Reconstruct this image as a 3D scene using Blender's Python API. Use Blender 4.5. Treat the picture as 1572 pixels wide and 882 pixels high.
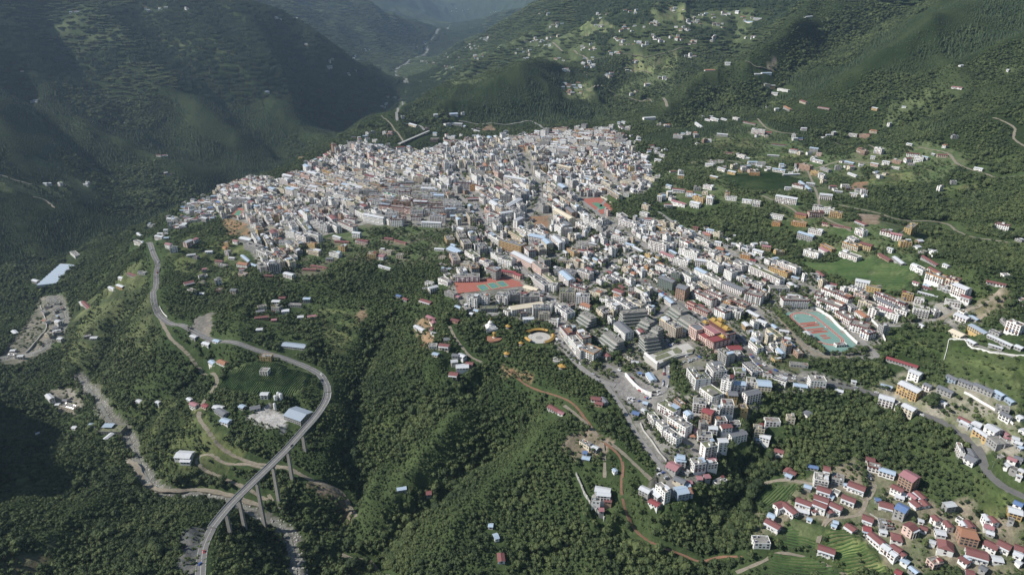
import bpy, math, random, time
import numpy as np
T0 = time.time()
HAZE_DENSITY = 0.000035
R = math.radians
for o in list(bpy.data.objects):
    bpy.data.objects.remove(o)
SC = bpy.context.scene
COL = SC.collection

# ------------------------------------------------------------------ camera
PITCH = R(24.0)
FOC = 1062.0            # focal length in photo pixels (photo 1572 x 882)
CAMZ = 430.0
cam_d = bpy.data.cameras.new('camera')
cam = bpy.data.objects.new('camera', cam_d)
COL.objects.link(cam)
cam.location = (0, 0, CAMZ)
cam.rotation_euler = (R(90) - PITCH, 0, 0)
cam_d.sensor_width = 36.0
cam_d.lens = 36.0 * FOC / 1572.0
cam_d.clip_start = 1.0
cam_d.clip_end = 60000.0
SC.camera = cam

# ------------------------------------------------------------------ sky, sun, exposure
SUN_EL = R(39.0)
SUN_AZ = math.atan2(-0.10, -0.99)          # the sun stands to the left
sun_vec = (math.cos(SUN_EL) * math.cos(SUN_AZ), math.cos(SUN_EL) * math.sin(SUN_AZ), math.sin(SUN_EL))
w = bpy.data.worlds.new('World')
SC.world = w
w.use_nodes = True
nt = w.node_tree
bg = nt.nodes['Background']
sky = nt.nodes.new('ShaderNodeTexSky')
sky.sky_type = 'NISHITA'
sky.sun_disc = False
sky.sun_elevation = SUN_EL
sky.sun_rotation = math.atan2(sun_vec[0], sun_vec[1])
sky.altitude = 2000
sky.air_density = 1.2
sky.dust_density = 1.5
nt.links.new(sky.outputs[0], bg.inputs[0])
bg.inputs[1].default_value = 0.072
sl = bpy.data.lights.new('sun', 'SUN')
sl.energy = 5.0
sl.angle = R(0.5)
sl.color = (1.0, 0.955, 0.89)
so = bpy.data.objects.new('sun', sl)
COL.objects.link(so)
from mathutils import Vector
so.rotation_euler = Vector(sun_vec).to_track_quat('Z', 'Y').to_euler()
so.location = (-500, 300, 1500)
vs = SC.view_settings
vs.view_transform = 'Standard'
vs.look = 'None'
vs.gamma = 1.0
vs.exposure = 0.38
vs.use_curve_mapping = False
SC.cycles.max_bounces = 5
SC.cycles.diffuse_bounces = 2
SC.cycles.glossy_bounces = 2
SC.cycles.transmission_bounces = 2
SC.cycles.volume_bounces = 1
SC.cycles.transparent_max_bounces = 6

# ------------------------------------------------------------------ projection helpers
cP, sP = math.cos(PITCH), math.sin(PITCH)
def ray(px, py):
    u = (px - 786.0) / FOC
    v = (441.0 - py) / FOC
    return u, cP + v * sP, -sP + v * cP
def at_z(px, py, z):
    dx, dy, dz = ray(px, py)
    t = (z - CAMZ) / dz
    return dx * t, dy * t
def project(x, y, z):
    dz = z - CAMZ
    depth = y * cP - dz * sP
    up = y * sP + dz * cP
    return 786 + FOC * x / depth, 441 - FOC * up / depth

# ------------------------------------------------------------------ terrain: survey points
# (photo px, photo py, elevation) of ground that the photograph shows
ZP = [
 (786,441,0),(700,380,0),(820,380,2),(690,500,-4),(830,520,-4),(900,540,-2),(960,470,3),(1060,440,6),(1000,600,-10),(1000,680,-22),
 (1060,735,-30),(1120,620,-2),(1100,540,3),(1200,450,12),(1240,505,8),(1330,480,16),(1450,470,34),(1540,470,48),(1250,590,2),(1340,560,6),
 (1100,270,45),(1250,310,46),(1380,350,58),(1300,390,34),(1200,370,26),(1050,340,22),(980,300,22),(900,300,12),(880,240,18),(900,206,22),
 (760,230,2),(640,240,-10),(560,270,-16),(480,290,-26),(330,300,-46),(400,335,-24),(400,420,-20),(480,350,-14),(600,330,-6),(250,368,-44),
 (700,300,0),(1200,690,-34),(1180,770,-48),(1240,745,-38),(1300,790,-44),(1450,830,-42),(1560,860,-40),(1400,610,6),(1560,610,24),(1560,700,6),(1450,690,-14),
 (1330,660,-20),(1300,720,-32),(1000,870,-82),(1150,870,-66),(1400,875,-52),(860,610,-14),(900,650,-20),(860,700,-38),(930,770,-46),(1000,780,-46),
 (800,780,-76),(786,880,-92),(700,880,-104),(600,880,-112),(700,600,-40),(640,600,-50),(570,600,-60),(505,596,-49),(540,700,-88),(500,770,-108),
 (430,580,-49),(450,640,-64),(400,690,-84),(290,705,-98),(300,745,-122),(250,650,-108),(300,600,-84),(200,480,-104),(150,450,-146),(300,470,-46),
 (180,400,-112),(130,395,-165),(330,400,-36),(450,470,-32),(600,400,-12),(560,450,-24),(640,470,-16),(600,520,-36),
 (0,880,-48),(150,880,-72),(250,850,-78),(316,880,-62),(100,800,-86),(0,760,-100),(100,700,-134),(0,660,-150),(200,780,-112),(150,730,-138),
 (350,790,-90),(0,590,-192),(0,520,-204),
 # river
 (450,860,-117),(430,805,-121),(345,768,-128),(240,752,-138),(215,715,-144),(195,665,-152),(140,610,-168),(75,585,-178),(60,530,-188),(90,470,-192),
 (85,425,-192),(150,365,-200),
 # plateau edge
 (420,262,-62),(480,234,-62),(550,204,-62),(600,182,-55),(650,166,-60),
 (228,372,-33),(240,400,-33),(236,450,-34),(262,497,-36),(350,524,-39),(440,550,-43),(485,570,-46),
 (1572,500,56),(1500,420,70),
]
# (photo px, photo py, distance factor along the ray) of far slopes
TP = [
 (0,300,1900),(0,220,2120),(0,150,2380),(0,70,2700),(0,0,3000),(150,300,2020),(150,200,2380),(150,80,2880),(150,0,3250),(250,285,2200),(250,200,2480),(330,265,2350),(300,120,2900),(300,0,3600),(400,250,2560),
 (400,180,2850),(400,110,3150),(120,200,2330),(500,200,3150),(500,150,3450),(560,172,3650),(560,140,3800),(610,110,5300),(655,65,8400),(690,38,11500),
 (400,30,3650),(450,62,3650),(520,98,3750),(575,125,3900),(605,142,4000),(575,60,6400),(640,45,7800),(550,10,6800),(480,0,6500),(620,90,6000),
 (690,0,14500),(750,20,12500),(725,48,8200),(690,85,5600),(780,50,4700),(850,20,4400),(900,0,4000),(720,75,5000),(800,100,3400),(700,132,3500),(640,130,4100),(740,100,3900),
 (900,60,3250),(1000,0,3450),(1000,60,3050),(1100,60,2850),(1100,0,3250),(1100,110,2520),(1000,120,2650),(1050,150,2280),(1150,200,1850),(1000,180,2110),
 (780,112,2620),(780,150,2440),(780,190,2260),(860,150,2480),(700,150,2520),(700,200,2200),(900,120,2700),(930,185,2080),
 (1200,130,2250),(1200,60,2700),(1200,0,3100),(1300,0,2800),(1300,100,2200),(1300,180,1880),(1300,240,1620),(1400,0,2620),(1400,120,2020),(1400,200,1700),(1400,280,1400),
 (1500,0,2420),(1500,100,1920),(1500,200,1540),(1500,300,1270),(1500,370,1090),(1570,0,2330),(1570,100,1830),(1570,200,1470),(1570,300,1210),(1570,400,1010),
 (1420,370,1130),(1200,250,1660),
]
pts = []
for px, py, z in ZP:
    x, y = at_z(px, py, z)
    pts.append((x, y, z))
for px, py, t in TP:
    dx, dy, dz = ray(px, py)
    pts.append((dx * t, dy * t, CAMZ + dz * t))
# ground outside the frame, in metres
pts += [(-500,150,-20),(0,100,-90),(500,100,-60),(-720,420,130),(-880,600,190),(-1080,780,180),(-1350,900,60),(1200,300,90),(1200,700,140),(-300,250,-60),(0,350,-100),(400,350,-60),(900,400,10),  # unseen hill beyond the left edge, raised to shade the lower-left slope
 (-1100,2000,-198),(-1000,2300,-196),(-1500,1000,-60),(-2200,1500,300),(-3000,3000,600),(-4000,5000,900),(-2500,500,400),(2000,1200,520),(2500,2400,680),(3800,4500,1100),(2300,300,500),(-1580,5300,-60),(-1150,4700,-150),(900,5000,700),(-2900,3700,560),(-900,7300,-200),(300,3050,40),
 (-4500,8500,1100),(-4500,1000,1000),(4500,1500,900),(3500,8500,1050),(-2500,12500,800),(2500,13000,900),(0,15500,700),(-2000,16000,900),(-6500,15000,1200),(6500,15000,1200),
 (6500,5000,1200),(-6500,5000,1200),(-6500,100,1100),(6500,100,1100),(1300,7500,500),(2000,9500,700),(-2400,7600,500),(-1500,6300,120),(-640,9000,-120)]
# bridge piers: pixel of the deck above the pier, elevation of the deck, pixel of the pier's foot
PIERS = [((367,762),-60,(373,817)),((393,735),-59,(401,812)),((418,711),-58,(425,785)),((441,688),-56,(444,738)),((464,662),-54,(466,690))]
for (a, b), z, (c, d) in PIERS:
    x, y = at_z(a, b, z)
    dx, dy, dz = ray(c, d)
    pts.append((x, y, CAMZ + dz * y / dy))
P = np.array(pts)
KX = 1000.0
def tps_k(d2):
    return 0.5 * d2 * np.log(d2 + 1e-9)
def tps_fit(P, lam):
    n = len(P)
    X = P[:, :2] / KX
    d2 = ((X[:, None, :] - X[None, :, :]) ** 2).sum(-1)
    A = np.zeros((n + 3, n + 3))
    A[:n, :n] = tps_k(d2) + lam * np.eye(n)
    A[:n, n] = 1
    A[:n, n + 1:] = X
    A[n:, :n] = A[:n, n:].T
    b = np.zeros(n + 3)
    b[:n] = P[:, 2]
    return X, np.linalg.solve(A, b)
TX, TW = tps_fit(P, 3e-4)
def tps_eval(x, y):
    x = np.asarray(x).ravel() / KX
    y = np.asarray(y).ravel() / KX
    out = np.empty(len(x))
    n = len(TX)
    for i in range(0, len(x), 20000):
        a = x[i:i + 20000].astype(np.float32)
        b = y[i:i + 20000].astype(np.float32)
        d2 = (a[:, None] - TX[None, :, 0].astype(np.float32)) ** 2 + (b[:, None] - TX[None, :, 1].astype(np.float32)) ** 2
        out[i:i + 20000] = tps_k(d2).astype(np.float64) @ TW[:n] + TW[n] + TW[n + 1] * a + TW[n + 2] * b
    return out

# ------------------------------------------------------------------ noise
def _hash(ix, iy, seed):
    h = (ix.astype(np.int64) * 374761393 + iy.astype(np.int64) * 668265263 + seed * 1442695041) & 0xFFFFFFFF
    h = ((h ^ (h >> 13)) * 1274126177) & 0xFFFFFFFF
    h = h ^ (h >> 16)
    return (h & 0xFFFF) / 65535.0
def vnoise(x, y, seed=0):
    ix = np.floor(x); iy = np.floor(y)
    fx = x - ix; fy = y - iy
    fx = fx * fx * fx * (fx * (fx * 6 - 15) + 10); fy = fy * fy * fy * (fy * (fy * 6 - 15) + 10)
    a = _hash(ix, iy, seed); b = _hash(ix + 1, iy, seed); c = _hash(ix, iy + 1, seed); d = _hash(ix + 1, iy + 1, seed)
    return (a * (1 - fx) + b * fx) * (1 - fy) + (c * (1 - fx) + d * fx) * fy
def fbm(x, y, wl, octv=4, seed=0, ridged=False):
    s = 0.0; amp = 1.0; tot = 0.0
    x = x / wl; y = y / wl
    for k in range(octv):
        n = vnoise(x * (2 ** k) + 17.3 * k, y * (2 ** k) - 9.1 * k, seed + k) * 2 - 1
        if ridged:
            n = 1 - 2 * np.abs(n)
        s = s + n * amp; tot += amp; amp *= 0.5
    return s / tot

# ------------------------------------------------------------------ terrain grid (finer where the town is)
def axis(lo, hi, flo, fhi, fine, growth=1.035, cap=70):
    v = list(np.arange(flo, fhi + fine * .5, fine))
    s = fine; a = v[-1]
    while a < hi:
        s = min(s * growth, cap); a += s; v.append(a)
    s = fine; a = v[0]; pre = []
    while a > lo:
        s = min(s * growth, cap); a -= s; pre.append(a)
    return np.array(pre[::-1] + v)
XS = axis(-6800, 6800, -900, 900, 4.0)
YS = axis(60, 16500, 380, 1650, 4.0, 1.02, 60)
GX, GY = np.meshgrid(XS, YS)           # shape (ny, nx)
Zb = tps_eval(GX, GY).reshape(GX.shape)

def in_poly(x, y, poly):
    x = np.asarray(x); y = np.asarray(y)
    ins = np.zeros(x.shape, bool)
    n = len(poly)
    for i in range(n):
        x1, y1 = poly[i]; x2, y2 = poly[(i + 1) % n]
        if y1 == y2:
            continue
        c = ((y1 > y) != (y2 > y)) & (x < (x2 - x1) * (y - y1) / (y2 - y1) + x1)
        ins ^= c
    return ins
def seg_dist(x, y, line):
    """distance to a polyline and the fraction along it"""
    best = np.full(x.shape, 1e9); par = np.zeros(x.shape)
    L = 0.0
    for (x1, y1), (x2, y2) in zip(line[:-1], line[1:]):
        dx, dy = x2 - x1, y2 - y1
        l2 = dx * dx + dy * dy + 1e-9
        t = np.clip(((x - x1) * dx + (y - y1) * dy) / l2, 0, 1)
        d = np.hypot(x - x1 - t * dx, y - y1 - t * dy)
        m = d < best
        best[m] = d[m]; par[m] = (L + t * math.sqrt(l2))[m]
        L += math.sqrt(l2)
    return best, par / max(L, 1e-6)

Z = Zb.copy()
def _ix(A, v):
    i = np.clip(np.searchsorted(A, v) - 1, 0, len(A) - 2)
    return i, (v - A[i]) / (A[i + 1] - A[i])
def hz(x, y):
    x = np.asarray(x, float); y = np.asarray(y, float)
    i, fx = _ix(XS, x); j, fy = _ix(YS, y)
    return (Z[j, i] * (1 - fx) + Z[j, i + 1] * fx) * (1 - fy) + (Z[j + 1, i] * (1 - fx) + Z[j + 1, i + 1] * fx) * fy
TS = 250.0 * (16000 / 250.0) ** (np.arange(2600) / 2599.0)
def cast(px, py, off=0.0):
    dx, dy, dz = ray(px, py)
    x = dx * TS; y = dy * TS; z = CAMZ + dz * TS
    below = z < hz(x, y) + off
    k = int(np.argmax(below))
    if not below[k]:
        k = len(TS) - 1
    a, b = TS[max(k - 1, 0)], TS[k]
    for _ in range(18):
        m = (a + b) / 2
        if CAMZ + dz * m < float(hz(dx * m, dy * m)) + off: b = m
        else: a = m
    return dx * b, dy * b
def cast_line(pp):
    return [cast(px, py) for px, py in pp]

# ---- valleys, ravines and spurs seen in the photograph: (polyline, depth, half width)
SL = (Zb * 0)
dist = np.hypot(GX, GY)
TOWN_OUT = [(205,372),(300,300),(420,272),(520,228),(640,212),(860,196),(960,190),(1100,170),(1260,190),(1480,230),(1571,330),(1571,640),(1571,760),(1400,740),(1240,690),(1120,740),
            (1060,790),(985,770),(930,690),(900,600),(760,560),(690,520),(650,440),(420,450),(250,420)]
town_w = cast_line(TOWN_OUT)
inT = in_poly(GX, GY, town_w)
# smooth distance from town for the relief mask
dT, _ = seg_dist(GX.ravel(), GY.ravel(), town_w + [town_w[0]])
dT = dT.reshape(GX.shape)
dT[inT] = 0
m_near = np.clip(dT / 160, 0, 1)
m_far = np.clip((dist - 1350) / 800, 0, 1) * np.clip(dT / 300, 0, 1)
rx = GX + 120 * fbm(GX, GY, 500, 2, 5); ry = GY + 120 * fbm(GX, GY, 500, 2, 9)
Z += m_near * (16 * fbm(rx, ry, 150, 4, 1, True) - 2) * (1 - 0.6 * m_far)
# spurs and gullies run down towards the valley on both sides of it
def spur(dx, dy, seed):
    al = GX * dx + GY * dy; ac = -GX * dy + GY * dx
    wx = 150 * fbm(GX, GY, 700, 2, seed + 3)
    big = 1 - 2 * np.abs(vnoise((ac + wx) / 520, al / 2600, seed) * 2 - 1)
    mid = 1 - 2 * np.abs(vnoise((ac * .8 + al * .5 + wx) / 170, (al - ac * .4) / 620, seed + 1) * 2 - 1)
    mid2 = 1 - 2 * np.abs(vnoise((ac * .8 - al * .5 + wx) / 150, (al + ac * .4) / 560, seed + 2) * 2 - 1)
    sm = fbm(GX, GY, 110, 3, seed + 5, True)
    return 64 * big + 17 * mid + 14 * mid2 + 6 * sm
wl = np.clip((-GX - 300) / 500, 0, 1)
Z += m_far * (wl * spur(.66, -.75, 301) + (1 - wl) * spur(-.72, -.69, 401) - 6) * np.clip(0.3 + (Zb + 215) / 220, 0.12, 1.15)
# gullies running down the far slopes (aligned with the fall line, left side and right side)
RAV = [
 ([(650,575),(642,600),(624,638),(592,685),(557,721),(544,748),(520,775)], 15, 34),
 ([(850,600),(817,618),(757,662),(724,685),(697,721),(657,751),(624,785),(590,828),(567,851)], 17, 36),
 ([(720,575),(738,620),(745,665)], 11, 30),
 ([(1010,845),(960,810),(900,800),(820,850)], 7, 30),
 ([(600,470),(570,520),(548,570),(540,640)], 12, 34),
 ([(1000,300),(1080,325),(1160,345),(1240,372)], 6, 30),
 ([(170,470),(165,520),(140,560)], 12, 32),
 ([(330,560),(300,570),(260,600),(230,640)], 8, 26),
 ([(1180,640),(1150,690),(1140,740),(1100,800)], 10, 35),
 ([(700,212),(650,221),(625,229),(600,236)], 16, 34),
 ([(1400,560),(1395,590),(1370,620)], 5, 25),
]
RIDGE = [
 ([(690,520),(665,590),(640,650),(600,720),(570,790)], 9, 30),
 ([(780,600),(700,660),(650,720),(600,790)], 9, 30),
 ([(870,640),(820,700),(760,760),(690,840)], 9, 34),
 ([(60,880),(140,800),(200,740)], 8, 45),
 ([(0,800),(90,740),(150,690)], 8, 40),
]
for pl, dep, hw in RAV + [(a, -b, c) for a, b, c in RIDGE]:
    ln = cast_line(pl)
    xs = [p[0] for p in ln]; ys = [p[1] for p in ln]
    jx = slice(*np.searchsorted(XS, [min(xs) - 4 * hw, max(xs) + 4 * hw])); jy = slice(*np.searchsorted(YS, [min(ys) - 4 * hw, max(ys) + 4 * hw]))
    d, q = seg_dist(GX[jy, jx].ravel(), GY[jy, jx].ravel(), ln)
    f = np.exp(-np.sqrt((d / hw) ** 2 + .01) * 1.25) * np.clip(q * 5, 0.1, 1)
    Z[jy, jx] -= (2.9 * dep * f).reshape(GX[jy, jx].shape)
FAR_RAV = [
 ([(60,0),(110,90),(230,190),(330,235)], 45, 110),([(190,0),(300,110),(390,200),(430,235)], 35, 100),([(0,110),(90,190),(180,260)], 40, 90),
 ([(330,0),(440,90),(520,150)], 40, 120),([(1400,0),(1290,60),(1200,110),(1170,150)], 40, 100),([(1572,80),(1480,130),(1380,180),(1310,200)], 30, 80),
 ([(1130,20),(1130,90),(1090,150),(1040,185)], 30, 80),([(980,90),(940,140),(905,180)], 20, 60),([(1550,250),(1480,300),(1440,340)], 14, 50),
 ([(0,250),(90,290),(180,320)], 25, 70),([(0,400),(60,400),(110,380)], 12, 40)]
FAR_RID = [
 ([(120,0),(210,90),(300,170),(370,225)], 35, 110),([(0,20),(60,130),(150,220)], 30, 90),([(260,0),(370,110),(440,190)], 35, 110),
 ([(1500,20),(1380,90),(1300,140)], 30, 100),([(1280,20),(1190,80),(1140,110)], 25, 90),([(700,170),(790,115),(880,112)], 22, 110),([(1572,170),(1450,215),(1360,235)], 14, 70)]
for pl, dep, hw in FAR_RAV + [(a, -b, c) for a, b, c in FAR_RID]:
    ln = cast_line(pl)
    xs = [p[0] for p in ln]; ys = [p[1] for p in ln]
    jx = slice(*np.searchsorted(XS, [min(xs) - 4 * hw, max(xs) + 4 * hw])); jy = slice(*np.searchsorted(YS, [min(ys) - 4 * hw, max(ys) + 4 * hw]))
    d, q = seg_dist(GX[jy, jx].ravel(), GY[jy, jx].ravel(), ln)
    Z[jy, jx] -= (1.5 * dep * np.exp(-np.sqrt((d / hw) ** 2 + .01) * 1.25)).reshape(GX[jy, jx].shape)
print('terrain base', round(time.time() - T0, 1), GX.shape)

# ------------------------------------------------------------------ materials
def mat(name, col, rough=0.85, var=0.0, noise=0.0, nscale=0.15, spec=0.3, metal=0.0, col2=None, island=False, bump=0.0, bscale=2.0):
    """procedural surface: base colour, a second colour mixed in by noise, brightness varied from thing to thing"""
    m = bpy.data.materials.new(name)
    m.use_nodes = True
    nt = m.node_tree; N = nt.nodes; L = nt.links
    b = N['Principled BSDF']
    b.inputs['Roughness'].default_value = rough
    b.inputs['Specular IOR Level'].default_value = spec
    b.inputs['Metallic'].default_value = metal
    rgb = N.new('ShaderNodeRGB'); rgb.outputs[0].default_value = (*col, 1)
    out = rgb.outputs[0]
    if noise > 0:
        tc = N.new('ShaderNodeNewGeometry')
        nz = N.new('ShaderNodeTexNoise'); nz.inputs['Scale'].default_value = nscale; nz.inputs['Detail'].default_value = 6; nz.inputs['Roughness'].default_value = .65
        L.new(tc.outputs['Position'], nz.inputs['Vector'])
        mr = N.new('ShaderNodeMapRange'); mr.inputs[1].default_value = .35; mr.inputs[2].default_value = .7; mr.inputs[3].default_value = 0; mr.inputs[4].default_value = noise
        L.new(nz.outputs['Fac'], mr.inputs[0])
        mx = N.new('ShaderNodeMix'); mx.data_type = 'RGBA'
        L.new(mr.outputs[0], mx.inputs[0]); L.new(out, mx.inputs[6])
        c2 = col2 or tuple(c * .5 for c in col)
        mx.inputs[7].default_value = (*c2, 1)
        out = mx.outputs[2]
    if var > 0:
        if island:
            r = N.new('ShaderNodeNewGeometry').outputs['Random Per Island']
        else:
            r = N.new('ShaderNodeObjectInfo').outputs['Random']
        mr = N.new('ShaderNodeMapRange'); mr.inputs[3].default_value = 1 - var; mr.inputs[4].default_value = 1 + var
        L.new(r, mr.inputs[0])
        vm = N.new('ShaderNodeVectorMath'); vm.operation = 'SCALE'
        L.new(out, vm.inputs[0]); L.new(mr.outputs[0], vm.inputs['Scale'])
        out = vm.outputs[0]
    L.new(out, b.inputs['Base Color'])
    if bump > 0:
        tc = N.new('ShaderNodeNewGeometry')
        nz = N.new('ShaderNodeTexNoise'); nz.inputs['Scale'].default_value = bscale; nz.inputs['Detail'].default_value = 3
        L.new(tc.outputs['Position'], nz.inputs['Vector'])
        bp = N.new('ShaderNodeBump'); bp.inputs['Strength'].default_value = bump; bp.inputs['Distance'].default_value = .3
        L.new(nz.outputs['Fac'], bp.inputs['Height']); L.new(bp.outputs[0], b.inputs['Normal'])
    return m
M = {}
def am(key, name, *a, **k):
    M[key] = mat(name, *a, **k)
am('asphalt', 'asphalt', (.13,.128,.125), noise=.6, nscale=.12, col2=(.19,.185,.175))
am('street', 'worn_street_concrete', (.27,.26,.245), noise=.7, nscale=.15, col2=(.17,.165,.16))
am('dirt', 'pale_dirt_track', (.27,.235,.185), noise=.9, nscale=.3, col2=(.16,.145,.11))
am('reddirt', 'red_earth', (.25,.13,.085), noise=.9, nscale=.3, col2=(.15,.095,.065))
am('pale', 'pale_concrete', (.46,.45,.42), noise=.6, nscale=.3, col2=(.33,.32,.3), var=.06, island=True)
am('conc', 'grey_concrete', (.30,.29,.27), noise=.7, nscale=.25, col2=(.2,.195,.18), var=.1, island=True)
am('white', 'white_render', (.76,.75,.725), noise=.5, nscale=.35, col2=(.54,.53,.49), var=.13, island=True)
am('cream', 'cream_render', (.60,.54,.42), noise=.5, nscale=.35, col2=(.45,.40,.31), var=.1, island=True)
am('yellow', 'yellow_render', (.50,.36,.16), noise=.6, nscale=.3, col2=(.40,.29,.15), var=.1, island=True)
am('orange', 'orange_render', (.42,.23,.09), noise=.6, nscale=.3, col2=(.34,.2,.11), var=.1, island=True)
am('pink', 'pale_pink_render', (.60,.46,.40), noise=.5, nscale=.3, col2=(.5,.37,.32), var=.07, island=True)
am('grey', 'grey_render', (.33,.325,.315), noise=.6, nscale=.3, col2=(.22,.215,.2), var=.15, island=True)
am('brick', 'brown_brickwork', (.36,.24,.17), noise=.5, nscale=.5, col2=(.28,.18,.13), var=.08, island=True)
am('maroon', 'maroon_paint', (.17,.055,.05), noise=.5, nscale=.4, col2=(.12,.05,.045), var=.15, island=True)
am('maroonroof', 'maroon_metal_roof', (.19,.07,.07), noise=.7, nscale=.4, col2=(.16,.10,.09), rough=.6, var=.2, island=True)
am('redroof', 'red_metal_roof', (.24,.055,.06), noise=.7, nscale=.3, col2=(.19,.08,.08), rough=.6, var=.08, island=True)
am('pinkroof', 'faded_pink_metal_roof', (.30,.15,.16), noise=.6, nscale=.3, col2=(.34,.17,.19), rough=.55, var=.1, island=True)
am('blueroof', 'pale_blue_metal_roof', (.33,.43,.54), noise=.6, nscale=.4, col2=(.38,.41,.44), rough=.5, var=.1, island=True)
am('deepblue', 'deep_blue_metal_roof', (.10,.17,.33), noise=.6, nscale=.4, col2=(.17,.22,.32), rough=.5, var=.15, island=True)
am('paleroof', 'pale_metal_roof', (.52,.54,.56), noise=.5, nscale=.3, col2=(.4,.41,.42), rough=.5, var=.12, island=True)
am('slate', 'dark_grey_roof', (.13,.14,.16), noise=.6, nscale=.4, col2=(.2,.2,.2), var=.15, island=True)
am('bluegrey', 'blue_grey_metal_roof', (.27,.32,.38), noise=.4, nscale=.1, col2=(.32,.36,.4), rough=.5, var=.05)
am('terra', 'terracotta_tiles', (.27,.14,.09), noise=.5, nscale=.6, col2=(.28,.13,.08), var=.1, island=True)
am('green', 'planted_roof', (.10,.125,.05), noise=1, nscale=.25, col2=(.2,.19,.15), var=.25, island=True)
am('flat', 'weathered_flat_roof', (.25,.24,.225), noise=.9, nscale=.2, col2=(.13,.13,.11), var=.35, island=True)
am('glass', 'window_glass', (.045,.055,.065), rough=.2, spec=.5, var=.3, island=True)
am('panel', 'solar_panel', (.03,.04,.07), rough=.25, spec=.5)
am('tank', 'heater_tank_metal', (.7,.7,.72), rough=.35)
am('gold', 'gilded_roof', (.42,.28,.08), rough=.45, metal=.3, noise=.5, nscale=1, col2=(.28,.2,.08))
am('yellowroof', 'yellow_glazed_roof', (.42,.26,.06), rough=.6, noise=.7, nscale=.6, col2=(.28,.18,.07))
am('net', 'green_scaffold_net', (.13,.17,.15), noise=.7, nscale=.3, col2=(.17,.17,.15))
am('glazing', 'dark_green_glazing', (.07,.10,.09), rough=.3, spec=.5, noise=.5, nscale=.4, col2=(.14,.15,.14))
am('court', 'court_green_paint', (.08,.22,.14), noise=.5, nscale=.2, col2=(.14,.24,.17))
am('courtblue', 'court_blue_paint', (.10,.2,.28), noise=.5, nscale=.2, col2=(.14,.22,.25))
am('turf', 'turquoise_pitch', (.15,.28,.24), noise=.8, nscale=.15, col2=(.21,.28,.25))
am('track', 'red_running_surface', (.34,.11,.08), noise=.6, nscale=.15, col2=(.30,.15,.12))
am('line', 'white_road_paint', (.75,.75,.72), noise=.3, nscale=1)
am('steel', 'galvanised_steel', (.45,.46,.47), rough=.4, metal=.6)
am('bark', 'tree_bark', (.09,.065,.045), noise=.5, nscale=3)
am('gravel', 'river_gravel', (.34,.33,.30), noise=.9, nscale=.15, col2=(.17,.165,.15), bump=1, bscale=.6)
am('boulder', 'pale_boulders', (.42,.41,.38), noise=.6, nscale=.5, var=.2)
am('water', 'river_water', (.15,.15,.125), rough=.3, spec=.4, noise=.6, nscale=.3, col2=(.3,.3,.27))
am('awning', 'purple_grey_awning', (.25,.23,.3), var=.3)
am('crop', 'crop_rows', (.05,.10,.035), noise=.8, nscale=.12, col2=(.09,.13,.045), rough=.95, spec=.1)
am('rubber', 'tyre_rubber', (.02,.02,.02))
for k, c in dict(carwhite=(.7,.7,.7), carsilver=(.4,.42,.44), carblack=(.03,.03,.035), carred=(.35,.03,.03), carblue=(.05,.1,.3)).items():
    am(k, k.replace('car', 'car_paint_'), c, rough=.3, spec=.5)

def leaf_mat(name, c1, c2, c3):
    m = bpy.data.materials.new(name); m.use_nodes = True
    N = m.node_tree.nodes; L = m.node_tree.links; b = N['Principled BSDF']
    b.inputs['Roughness'].default_value = .8; b.inputs['Specular IOR Level'].default_value = .18
    oi = N.new('ShaderNodeObjectInfo'); g = N.new('ShaderNodeNewGeometry')
    rp = N.new('ShaderNodeValToRGB'); cr = rp.color_ramp
    cr.elements[0].color = (*c1, 1); cr.elements[1].color = (*c3, 1)
    e = cr.elements.new(.5); e.color = (*c2, 1)
    nz = N.new('ShaderNodeTexNoise'); nz.inputs['Scale'].default_value = .012; nz.inputs['Detail'].default_value = 4
    L.new(g.outputs['Position'], nz.inputs['Vector'])
    nz2 = N.new('ShaderNodeTexNoise'); nz2.inputs['Scale'].default_value = .9; nz2.inputs['Detail'].default_value = 2
    L.new(g.outputs['Position'], nz2.inputs['Vector'])
    a = N.new('ShaderNodeMath'); a.operation = 'MULTIPLY_ADD'; a.inputs[1].default_value = 1.6; a.inputs[2].default_value = -.75
    L.new(nz.outputs['Fac'], a.inputs[0])
    a2 = N.new('ShaderNodeMath'); a2.operation = 'MULTIPLY_ADD'; a2.inputs[1].default_value = .75
    L.new(oi.outputs['Random'], a2.inputs[0]); L.new(a.outputs[0], a2.inputs[2])
    a3 = N.new('ShaderNodeMath'); a3.operation = 'MULTIPLY_ADD'; a3.inputs[1].default_value = .35
    L.new(nz2.outputs['Fac'], a3.inputs[0]); L.new(a2.outputs[0], a3.inputs[2])
    L.new(a3.outputs[0], rp.inputs[0]); L.new(rp.outputs[0], b.inputs['Base Color'])
    return m
M['leaf'] = leaf_mat('broadleaf_foliage', (.024,.038,.018), (.049,.069,.029), (.090,.113,.045))
M['pine'] = leaf_mat('pine_foliage', (.026,.044,.024), (.042,.064,.032), (.064,.088,.042))
M['scrub'] = leaf_mat('scrub_foliage', (.042,.066,.024), (.068,.098,.034), (.105,.132,.048))

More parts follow.
